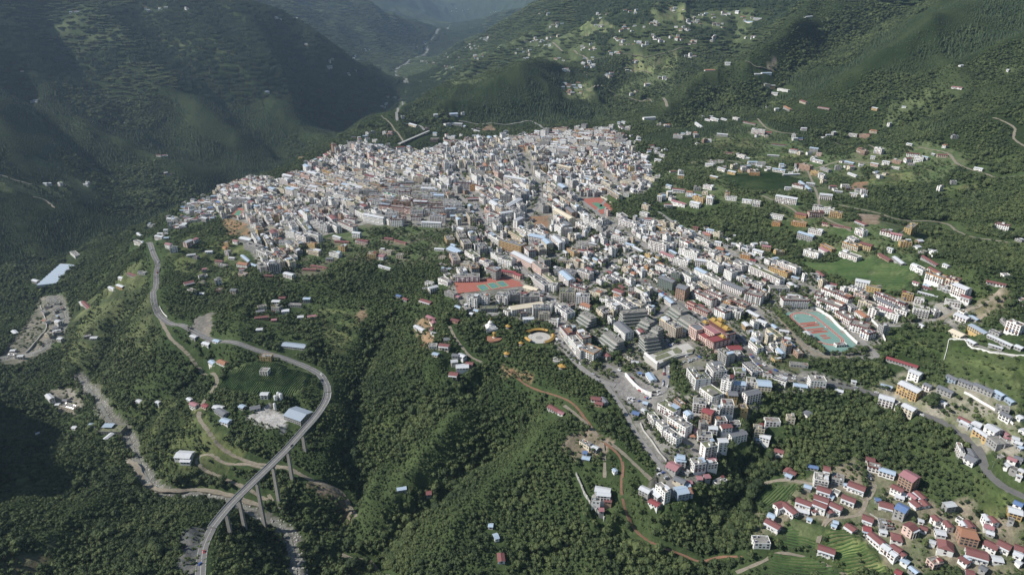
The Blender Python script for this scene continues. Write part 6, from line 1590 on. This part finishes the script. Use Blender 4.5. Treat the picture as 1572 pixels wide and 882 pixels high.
CARD = {}
for kc in ('carwhite', 'carsilver', 'carblack', 'carred', 'carblue'):
    for van in (0, 1): CARD[kc, van] = [(nm, b.build(nm, data_only=True)) for nm, b in car_parts(kc, van)]
def put_car(x, y, z, a, kc, van, state, label=None):
    e = empty('van' if van else 'parked_car', x, y, z, a)
    for nm, me_ in CARD[kc, van]:
        c = bpy.data.objects.new(nm, me_); COL.objects.link(c); c.parent = e
    thing(e, 'van' if van else 'car', kc[3:] + (' van ' if van else ' car ') + state, x, y, 'cars along the streets', label)
ncar = 0
for (nm, mk, wd, pp_), ln in zip(ROADS, RL):
    if nm in ('dirt_track', 'mountain_road', 'track_path') or math.hypot(*ln[len(ln) // 2]) > 1250: continue
    d = np.gradient(ln, axis=0)
    for i in range(2, len(ln) - 2):
        for s in (-1, 1):
            pr_ = .30 if nm in ('street', 'avenue') else .08
            if nm == 'highway': pr_ = .03
            if rb.random() < pr_ and ncar < 230:
                an = math.atan2(d[i, 1], d[i, 0]); q = s * (wd / 2 - (1.2 if nm != 'highway' else 3.2)); x = ln[i, 0] - math.sin(an) * q; y = ln[i, 1] + math.cos(an) * q
                pz = project(x, y, zat(x, y))
                if not (5 < pz[0] < 1567 and 5 < pz[1] < 877): continue
                put_car(x, y, zat(x, y) + .36, an + (math.pi if s < 0 else 0), rb.choices(['carwhite', 'carsilver', 'carblack', 'carred', 'carblue'], [45, 20, 18, 9, 8])[0], int(rb.random() < .18), 'driving on the highway' if nm == 'highway' else 'parked at the kerb'); ncar += 1
for px_, py_, kc, look in ((445, 679, 'carblack', 'black car driving down the highway bridge'), (307, 866, 'carblue', 'blue car on the highway at the bottom edge near the rock face')):
    i = int(np.argmin([(project(*p)[0] - px_) ** 2 + (project(*p)[1] - py_) ** 2 for p in dp])) if py_ < 800 else None
    if i is not None: t = dp[i + 1] - dp[i - 1]; put_car(dp[i, 0] + 1.8, dp[i, 1] - 1.5, dp[i, 2] + .06, math.atan2(t[1], t[0]), kc, 0, 'on the bridge', look)
    else: x, y = cast(px_, py_); put_car(x, y, zat(x, y) + .36, 1.4, kc, 0, 'on the road', look)
for k_ in range(60):                                  # car park below the ramp and the yard by the white slab
    px_, py_ = rb.choice([(rb.uniform(965, 1000), rb.uniform(610, 622)), (rb.uniform(1008, 1025), rb.uniform(720, 735)), (rb.uniform(1330, 1360), rb.uniform(722, 736)), (rb.uniform(1000, 1045), rb.uniform(517, 532)), (rb.uniform(1050, 1075), rb.uniform(545, 556))])
    x, y = cast(px_, py_)
    if occ_free(x, y, 4, 4, 0) or not occ_get(np.array([x]), np.array([y]))[0] == 2:
        put_car(x, y, zat(x, y) + .1, rb.choice([.5, .55, 2.1]), rb.choices(['carwhite', 'carsilver', 'carblack', 'carred', 'carblue'], [45, 20, 18, 9, 8])[0], int(rb.random() < .15), 'in an open car park')
        occ_mark_poly(rect(x, y, 4.5, 4.5, 0), 2)
# --- street lamps along the avenue and the highway
lp_ = MB(); lp_.cyl(0, 0, -.5, .14, .08, 8.5, 'steel', 6); pole_me = lp_.build('pole', data_only=True)
lp_ = MB(); lp_.box(.9, 0, 7.8, 1.9, .12, .12, 'steel'); lp_.box(1.7, 0, 7.65, .8, .3, .15, 'paleroof'); arm_me = lp_.build('lamp_arm', data_only=True)
for ri in (1, 2, 3, 4, 12):
    ln = RL[ri]; wd = ROADS[ri][2]; d = np.gradient(ln, axis=0)
    for i in range(4, len(ln), 9):
        an = math.atan2(d[i, 1], d[i, 0]); q = wd / 2 + .5; x = ln[i, 0] - math.sin(an) * q; y = ln[i, 1] + math.cos(an) * q
        pz = project(x, y, zat(x, y))
        if math.hypot(x, y) > 1300 or not (5 < pz[0] < 1567 and 5 < pz[1] < 877): continue
        e = empty('street_lamp', x, y, zat(x, y), an - math.pi / 2)
        for nm, me_ in (('pole', pole_me), ('lamp_arm', arm_me)): c = bpy.data.objects.new(nm, me_); COL.objects.link(c); c.parent = e
        thing(e, 'street lamp', 'grey street lamp ' + ('beside the highway' if ri == 1 else 'beside the street'), x, y, 'street lamps')
print('special', round(time.time() - T0, 1))

# ------------------------------------------------------------------ trees
rng = np.random.default_rng(7)
rr = random.Random(11)
import bmesh
def blob(b, cx, cy, cz, r, rz, sub, jit, k):
    bm = bmesh.new(); bmesh.ops.create_icosphere(bm, subdivisions=sub, radius=1)
    o = len(b.v); kk = b.mi(k)
    for v in bm.verts:
        q = 1 + rr.uniform(-jit, jit)
        b.v.append((cx + v.co.x * r * q, cy + v.co.y * r * q, cz + v.co.z * rz * q))
    bm.faces.ensure_lookup_table()
    for f in bm.faces:
        b.f.append(tuple(o + v.index for v in f.verts)); b.m.append(kk)
    bm.free()
def tufts(b, cx, cy, cz, r, rz, n, size, k):
    kk = b.mi(k)
    for _ in range(n):
        th = rr.uniform(0, 6.283); ph = math.acos(rr.uniform(-.35, 1))
        d = (math.sin(ph) * math.cos(th), math.sin(ph) * math.sin(th), math.cos(ph))
        q = rr.uniform(.85, 1.15)
        c = (cx + d[0] * r * q, cy + d[1] * r * q, cz + d[2] * rz * q)
        o = len(b.v)
        for _k in range(3):
            b.v.append(tuple(c[i] + rr.uniform(-size, size) for i in range(3)))
        b.f.append((o, o + 1, o + 2)); b.m.append(kk)
def crown_mb(kind, hi=False):
    b = MB()
    if kind == 'broad':
        r = rr.uniform(2.6, 3.4); h = rr.uniform(4.5, 6.5)
        nl = 9 if hi else 5
        blob(b, 0, 0, h, r * .8, r * .75, 2 if hi else 1, .16 if hi else .22, 'leaf')
        for i in range(nl):
            a = 6.283 * i / nl + rr.uniform(-.4, .4); q = rr.uniform(.45, .75) * r
            blob(b, q * math.cos(a), q * math.sin(a), h + rr.uniform(-1.1, 1.3), r * rr.uniform(.34, .55), r * rr.uniform(.3, .5), 2 if hi else 1, .2, 'leaf')
        tufts(b, 0, 0, h, r * 1.15, r * 1.0, 260 if hi else 46, .34 if hi else .6, 'leaf')
    elif kind == 'pine':
        h = rr.uniform(7, 10); lv = 5 if hi else 3
        for i in range(lv):
            z = h * (.22 + .7 * i / lv); r = 2.1 * (1 - i / (lv + .6)) + .3
            n = 8; o = len(b.v); kk = b.mi('pine')
            b.v.append((rr.uniform(-.2, .2), rr.uniform(-.2, .2), z + h * .36))
            for j in range(n):
                q = r * rr.uniform(.7, 1.25)
                b.v.append((q * math.cos(6.283 * j / n), q * math.sin(6.283 * j / n), z + rr.uniform(-.5, .4)))
            for j in range(n):
                b.f.append((o, o + 1 + j, o + 1 + (j + 1) % n)); b.m.append(kk)
        tufts(b, 0, 0, h * .5, 1.7, h * .4, 60 if hi else 14, .5, 'pine')
    elif kind == 'shrub':
        for i in range(4):
            a = rr.uniform(0, 6.283); q = rr.uniform(.2, 1.4)
            blob(b, q * math.cos(a), q * math.sin(a), rr.uniform(.4, 1.0), rr.uniform(.7, 1.3), rr.uniform(.6, 1.1), 1, .3, 'scrub')
        tufts(b, 0, 0, .8, 2.0, 1.4, 26, .45, 'scrub')
    return b
def trunk_mb(h=5.0, r=.28):
    b = MB(); b.cyl(0, 0, -1.2, r, r * .55, h + 1.2, 'bark', 7)
    for i in range(4):
        a = 1.57 * i + rr.uniform(-.5, .5); z = h * rr.uniform(.5, .85)
        p = (0, 0, z); q = (1.5 * math.cos(a), 1.5 * math.sin(a), z + 1.4)
        for dx, dy in ((.09, 0), (0, .09)):
            b.poly([(p[0] - dx, p[1] - dy, p[2]), (q[0] - dx * .4, q[1] - dy * .4, q[2]), (q[0] + dx * .4, q[1] + dy * .4, q[2]), (p[0] + dx, p[1] + dy, p[2])], 'bark')
    return b
lib = bpy.data.collections.new('forest_kinds')        # kinds of tree the forest is grown from
def lib_add(nm, mb):
    me = mb.build(nm, data_only=True)
    o = bpy.data.objects.new(nm, me); lib.objects.link(o); return o
NB, NP, NS_, NG = 6, 5, 4, 4
for i in range(NB): lib_add('a_broadleaf_tree_%d' % i, crown_mb('broad'))
for i in range(NP): lib_add('b_pine_tree_%d' % i, crown_mb('pine'))
for i in range(NS_): lib_add('c_shrub_%d' % i, crown_mb('shrub'))
def grove(kind, n, rad, s=1.0):
    b = MB()
    for _ in range(n):
        a = rr.uniform(0, 6.283); q = rad * math.sqrt(rr.random()); x, y = q * math.cos(a), q * math.sin(a)
        if kind == 'pine':
            h = rr.uniform(6, 11) * s; o = len(b.v); kk = b.mi('pine'); b.v.append((x, y, h))
            for j in range(5):
                t = 1.257 * j + a; w_ = rr.uniform(1.6, 2.7) * s; b.v.append((x + w_ * math.cos(t), y + w_ * math.sin(t), rr.uniform(-3, 2)))
            for j in range(5):
                b.f.append((o, o + 1 + j, o + 1 + (j + 1) % 5)); b.m.append(kk)
        else:
            blob(b, x, y, rr.uniform(1.0, 3.0) * s, rr.uniform(1.8, 3.6) * s, rr.uniform(2.2, 3.6) * s, 1, .3, 'leaf')
    return b
for i in range(NG): lib_add('d_pine_grove_%d' % i, grove('pine', 60, 17))
for i in range(NG): lib_add('e_broadleaf_grove_%d' % i, grove('broad', 44, 17))
IDX = dict(broad=(0, NB), pine=(NB, NP), shrub=(NB + NP, NS_), pgrove=(NB + NP + NS_, NG), bgrove=(NB + NP + NS_ + NG, NG))

def jitgrid(x0, x1, y0, y1, s):
    gx, gy = np.meshgrid(np.arange(x0, x1, s), np.arange(y0, y1, s))
    return (gx + rng.uniform(-.48, .48, gx.shape) * s).ravel(), (gy + rng.uniform(-.48, .48, gx.shape) * s).ravel()
def facing(x, y, z, d=14.0):
    """does the ground there turn towards the camera enough to be seen"""
    zx = (hz(x + d, y) - hz(x - d, y)) / (2 * d); zy = (hz(x, y + d) - hz(x, y - d)) / (2 * d)
    return (-zx * (-x) - zy * (-y) + (CAMZ - z)) / np.sqrt(x * x + y * y + (CAMZ - z) ** 2) > -.16
FX, FY, FZ, FS, FR, FI = [], [], [], [], [], []
def put(x, y, s, kind, zoff=-.4):
    st, n = IDX[kind]
    FX.append(x); FY.append(y); FZ.append(hz(x, y) + zoff); FS.append(s)
    FR.append(rng.uniform(0, 6.283, len(x))); FI.append(rng.integers(st, st + n, len(x)))
def view_ok(x, y, z, mx=160, my=120):
    px, py = project(x, y, z)
    return (px > -mx) & (px < 1572 + mx) & (py > -60) & (py < 882 + my)
PINEPOLY = [wpoly([(630,165),(700,128),(790,105),(885,105),(930,150),(925,185),(850,195),(760,192),(700,190)])]
def pine_here(x, y):
    p = in_poly(x, y, PINEPOLY[0])
    return p | ((fbm(x, y, 700, 3, 77) > .02) & (np.hypot(x, y) + 200 * fbm(x, y, 90, 2, 78) > 1950) & (np.abs(x) > 350))
DEPTHPX = None
def scatter(r0, r1, sp, smin, smax):
    x, y = jitgrid(-r1 * .8, r1 * .8, max(60, r0 * .55), r1, sp)
    r = np.hypot(x, y); m = (r >= r0) & (r < r1); x, y = x[m], y[m]
    z = hz(x, y)
    m = view_ok(x, y, z) & facing(x, y, z) & ~((np.hypot(x, y) > 1150) & focc_get(x, y)); x, y, z = x[m], y[m], z[m]
    dn = dens_at(x, y); oc = occ_get(x, y); oc = np.where(oc == 4, 0, oc); tp = tpi_at(x, y)
    tw = in_poly(x, y, town_poly) & (dn < .01) & (occ_get(x, y) == 0); dn = np.where(tw, np.where(np.hypot(x, y) > 1250, .55, .36), dn)
    u = rng.uniform(0, 1, len(x))
    pin = pine_here(x, y)
    cl = .5 + .5 * fbm(x, y, 38, 2, 91) / .6            # clumps
    keep = (u < dn * np.clip(.62 + cl * .8, 0, 1)) & (oc == 0)
    sc = rng.uniform(smin, smax, len(x)) * np.where(rng.uniform(0, 1, len(x)) < .06, 1.5, 1) * (.72 + .5 * np.clip(fbm(x, y, 70, 3, 95) + .5, 0, 1)) * np.clip(1 - tp * .07, .6, 1.35)
    brush = (tp + 6 * fbm(x, y, 130, 3, 96) > 1.6) & (rng.uniform(0, 1, len(x)) < .65) & (np.hypot(x, y) < 1500)
    sh = ~keep & (oc == 0) & (u < dn * 1.6 + .16) & (dn > .03)
    a = keep & ~pin & ~brush; put(x[a], y[a], sc[a], 'broad')
    a = keep & ~pin & brush; put(x[a], y[a], np.clip(sc[a], .4, .9) * .78, 'broad', -.8)
    ja, jb = rng.uniform(-1.9, 1.9, (2, int(a.sum()))); put(x[a] + ja, y[a] + jb, sc[a] * 1.25, 'shrub', -.1)
    a = keep & pin; put(x[a], y[a], sc[a] * .78, 'pine')
    a = sh; put(x[a], y[a], sc[a] * 1.1, 'shrub', -.2)
    return x[keep], y[keep], pin[keep], sc[keep]
scatter(300, 900, 2.9, .3, .92)
scatter(900, 1500, 3.9, .4, .98)
scatter(1500, 2300, 5.2, .55, 1.05)
scatter(2300, 3200, 7.4, .75, 1.35)
x, y = jitgrid(-6200, 6200, 2000, 12500, 22)
r = np.hypot(x, y); m = (r >= 3200) & (r < 10500) & (rng.uniform(0, 1, len(x)) < np.where(r > 6000, .6, 1)); x, y = x[m], y[m]; z = hz(x, y)
m = view_ok(x, y, z) & facing(x, y, z, 30)
for ox_, oy_ in ((0, 0), (12, 0), (-12, 0), (0, -14)): m &= ~focc_get(x + ox_, y + oy_)
x, y = x[m], y[m]
dn = dens_at(x, y); u = rng.uniform(0, 1, len(x)); pin = pine_here(x, y)
sc = rng.uniform(.8, 1.15, len(x)) * np.where(np.hypot(x, y) > 5000, 1.35, 1)
a = (u < dn) & pin; put(x[a], y[a], sc[a], 'pgrove', -1)
a = (u < dn) & ~pin; put(x[a], y[a], sc[a], 'bgrove', -1)
for pxs, sp_, s0_, s1_ in (([(1190,480),(1205,494),(1222,510),(1240,526),(1262,543)], 3.0, 1.1, 1.4), ([(1187,478),(1200,493),(1219,512),(1238,529)], 4.0, .6, .9), ([(1262,478),(1280,490),(1300,512)], 7, .5, .8), ([(960,565),(975,577),(992,590),(1008,596)], 5, .5, .8), ([(855,528),(868,541),(885,557)], 6, .5, .9),
                            ([(1296,545),(1310,543)], 4, .8, 1.1), ([(1430,625),(1424,620),(1432,618)], 4, 1.4, 1.8), ([(1300,583),(1330,590),(1360,600)], 6, .7, 1.1)):
    ln = smooth(cast_line(pxs), sp_); put(ln[:, 0], ln[:, 1], rng.uniform(s0_, s1_, len(ln)), 'broad')
FX, FY, FZ, FS, FR, FI = [np.concatenate(q) for q in (FX, FY, FZ, FS, FR, FI)]
# hidden behind a hill: drop (coarse test along the ray)
def visible(x, y, z, n=48):
    ok = np.ones(len(x), bool)
    r = np.hypot(x, y)
    for i in range(n):
        t = .25 + .735 * i / (n - 1)
        ok &= ~(CAMZ + (z + 9 - CAMZ) * t < hz(x * t, y * t) - 2)
    return ok
m = visible(FX, FY, FZ)
FX, FY, FZ, FS, FR, FI = [q[m] for q in (FX, FY, FZ, FS, FR, FI)]
print('forest points', len(FX), [(int((np.hypot(FX,FY)<q).sum())) for q in (900,1500,2300,3200)], round(time.time() - T0, 1))
# the 300 trees that show largest are things of their own
dd = np.sqrt(FX ** 2 + FY ** 2 + (FZ - CAMZ) ** 2)
px, py = project(FX, FY, FZ + 3)
size = FS / dd * ((FI < NB + NP)) * ((px > 2) & (px < 1570) & (py > 2) & (py < 878))
top = np.argsort(-size)[:300]
hi_c = [crown_mb('broad', True).build('crown', data_only=True) for _ in range(7)]
hi_t = [trunk_mb().build('trunk', data_only=True) for _ in range(3)]
hi_p = [crown_mb('pine', True).build('crown', data_only=True) for _ in range(3)]
for i in top:
    e = bpy.data.objects.new('tree', hi_t[rr.randrange(3)].copy() if False else None)
    COL.objects.link(e); e.location = (FX[i], FY[i], FZ[i]); e.rotation_euler = (0, 0, float(FR[i])); s = float(FS[i]); e.scale = (s, s, s)
    for nm, d in (('trunk', hi_t[rr.randrange(3)]), ('crown', hi_c[rr.randrange(7)] if FI[i] < NB else hi_p[rr.randrange(3)])):
        c = bpy.data.objects.new(nm, d); COL.objects.link(c); c.parent = e
    thing(e, 'tree', ('broad' if s > 1.15 else 'small') + ' green tree', float(FX[i]), float(FY[i]), 'trees standing on the slopes nearest the viewer')
keep = np.ones(len(FX), bool); keep[top] = False
FX, FY, FZ, FS, FR, FI = [q[keep] for q in (FX, FY, FZ, FS, FR, FI)]
me = bpy.data.meshes.new('forest')
me.vertices.add(len(FX)); me.vertices.foreach_set('co', np.stack([FX, FY, FZ], -1).astype(np.float32).ravel())
for nm, tp, arr in (('size', 'FLOAT', FS.astype(np.float32)), ('turn', 'FLOAT', FR.astype(np.float32)), ('which', 'INT', FI.astype(np.int32))):
    a = me.attributes.new(nm, tp, 'POINT'); a.data.foreach_set('value', arr)
forest = bpy.data.objects.new('forest', me); COL.objects.link(forest); forest['kind'] = 'stuff'
ng = bpy.data.node_groups.new('grow_forest', 'GeometryNodeTree')
ng.interface.new_socket('Geometry', in_out='INPUT', socket_type='NodeSocketGeometry')
ng.interface.new_socket('Geometry', in_out='OUTPUT', socket_type='NodeSocketGeometry')
gi = ng.nodes.new('NodeGroupInput'); go = ng.nodes.new('NodeGroupOutput')
ip = ng.nodes.new('GeometryNodeInstanceOnPoints'); ci = ng.nodes.new('GeometryNodeCollectionInfo')
ci.inputs[0].default_value = lib; ci.inputs[1].default_value = True; ci.inputs[2].default_value = True
def attr(nm, tp):
    n = ng.nodes.new('GeometryNodeInputNamedAttribute'); n.data_type = tp; n.inputs[0].default_value = nm; return n.outputs[0]
cx = ng.nodes.new('ShaderNodeCombineXYZ')
ng.links.new(attr('turn', 'FLOAT'), cx.inputs[2])
ng.links.new(gi.outputs[0], ip.inputs['Points']); ng.links.new(ci.outputs[0], ip.inputs['Instance'])
ip.inputs['Pick Instance'].default_value = True
ng.links.new(attr('which', 'INT'), ip.inputs['Instance Index'])
ng.links.new(cx.outputs[0], ip.inputs['Rotation'])
ng.links.new(attr('size', 'FLOAT'), ip.inputs['Scale'])
ng.links.new(ip.outputs[0], go.inputs[0])
md = forest.modifiers.new('grow', 'NODES'); md.node_group = ng
print('forest', round(time.time() - T0, 1))

# ------------------------------------------------------------------ haze: even air around camera and scene
hb = MB()
hb.box(0, 8200, float(Z.min()) - 1.5, 15000, 17600, max(float(Z.max()), CAMZ) + 6 - (float(Z.min()) - 1.5), 'white')
haze = hb.build('haze', kind='stuff')
haze.data.materials.clear()
hm = bpy.data.materials.new('haze_air'); hm.use_nodes = True
for n in list(hm.node_tree.nodes):
    if n.type != 'OUTPUT_MATERIAL': hm.node_tree.nodes.remove(n)
pv = hm.node_tree.nodes.new('ShaderNodeVolumePrincipled')
pv.inputs['Color'].default_value = (.55, .75, 1.0, 1)
pv.inputs['Density'].default_value = HAZE_DENSITY
pv.inputs['Anisotropy'].default_value = .3
hm.node_tree.links.new(pv.outputs[0], hm.node_tree.nodes['Material Output'].inputs['Volume'])
haze.data.materials.append(hm)
print('haze', round(time.time() - T0, 1))

# ------------------------------------------------------------------ labels: look, then what it stands by
LM = [('the highway bridge',400,740),('the grey warehouse',458,640),('the white farm shed',283,703),('the round plaza',828,518),('the white stupa',753,503),('the red court ground',750,437),('the far red pitch',918,316),
 ('the running track',1250,508),('the monastery hall',1090,525),('the netted tower',1024,445),('the roof garden',1030,545),('the river greenhouse',87,420),('the small red pitch',366,328),('the far viaduct',635,213),
 ('the crescent vegetable plot',1190,755),('the brick block',1392,738),('the long red roof',1388,553),('the curving ramp',1000,600),('the curved white hotel',890,530),('the slate roofed row',1500,590),('the green canopy',1438,510),
 ('the twin yellow blocks',1391,362),('the valley maize field',1350,425),('the rock cutting',305,495),('the buttressed wall',905,765),('the highway bend',240,450),('the hillside tower block',425,410),('the pink six-storey slab',605,325),
 ('the bare earth plot',822,340),('the pine knoll',780,150),('the upper white block',1165,200),('the pink shed roof',1035,712),('the white slab hostel',1018,750),('the lower left ravine',590,800),('the bottom ravine',700,860),
 ('the village footpath',1255,800),('the hipped farmhouse',1452,838),('the last avenue bend',1520,730),('the upper reservoir road',1480,255),('the landslip scar',1183,100),('the terraced hamlets',900,130),('the upstream road bend',610,175),
 ('the pond field',1295,358),('the school gate street',1260,460),('the maroon battlemented block',1160,450),('the cream slab',870,340),('the white gabled hall',706,330),('the blue roofed sheds',703,384),('the market street',1015,500),
 ('the northern edge',900,215),('the white tower tip',682,280),('the lower wooded gully',1140,730),('the village brick shell',1485,822),('the eastern terrace block',1470,445),('the yellow street block',795,380),
 ('the river works',60,500),('the old hillside lane',540,400),('the tan fields',30,865),('the red dirt path',955,750),('the forest spur',850,760),('the lower slope hut',770,855),('the southern shrub slope',1080,870),('the mill bend',185,655)]
LP = np.array([cast(a, b) for _, a, b in LM])
ORD = ['first','second','third','fourth','fifth','sixth','seventh','eighth','ninth','tenth','eleventh','twelfth','thirteenth','fourteenth','fifteenth','sixteenth','seventeenth','eighteenth','nineteenth']
TENS = ['twentieth','thirtieth','fortieth','fiftieth','sixtieth','seventieth','eightieth','ninetieth']; TW = ['twenty','thirty','forty','fifty','sixty','seventy','eighty','ninety']
def ordn(i):
    if i < 19: return ORD[i]
    n = i + 1
    if n > 100: return 'hundred-and-' + ordn(i - 100)
    if n == 100: return 'hundredth'
    return TENS[n // 10 - 2] if n % 10 == 0 else TW[n // 10 - 2] + '-' + ORD[n % 10 - 1]
gp = {}
for o, look, x, y, label in THINGS:
    if label: continue
    d = np.hypot(LP[:, 0] - x, LP[:, 1] - y); k = int(np.argmin(d))
    gp.setdefault((look, k), []).append((float(d[k]), o))
for (look, k), L_ in gp.items():
    L_.sort(key=lambda t: t[0])
    for i, (d, o) in enumerate(L_):
        o['label'] = (look + ' near ' + LM[k][0]) if len(L_) == 1 else (look + ', ' + ordn(i) + ' one out from ' + LM[k][0])
for o, *_ in THINGS:
    w_ = o['label'].split()
    if len(w_) > 16: o['label'] = o['label'].replace(' metal ', ' ').replace(' one out from ', ' from ')
bad = [o['label'] for o, *_ in THINGS if not 4 <= len(o['label'].split()) <= 16]
labs = [o['label'] for o, *_ in THINGS]
print('labels', len(labs), len(set(labs)), bad[:5], round(time.time() - T0, 1))
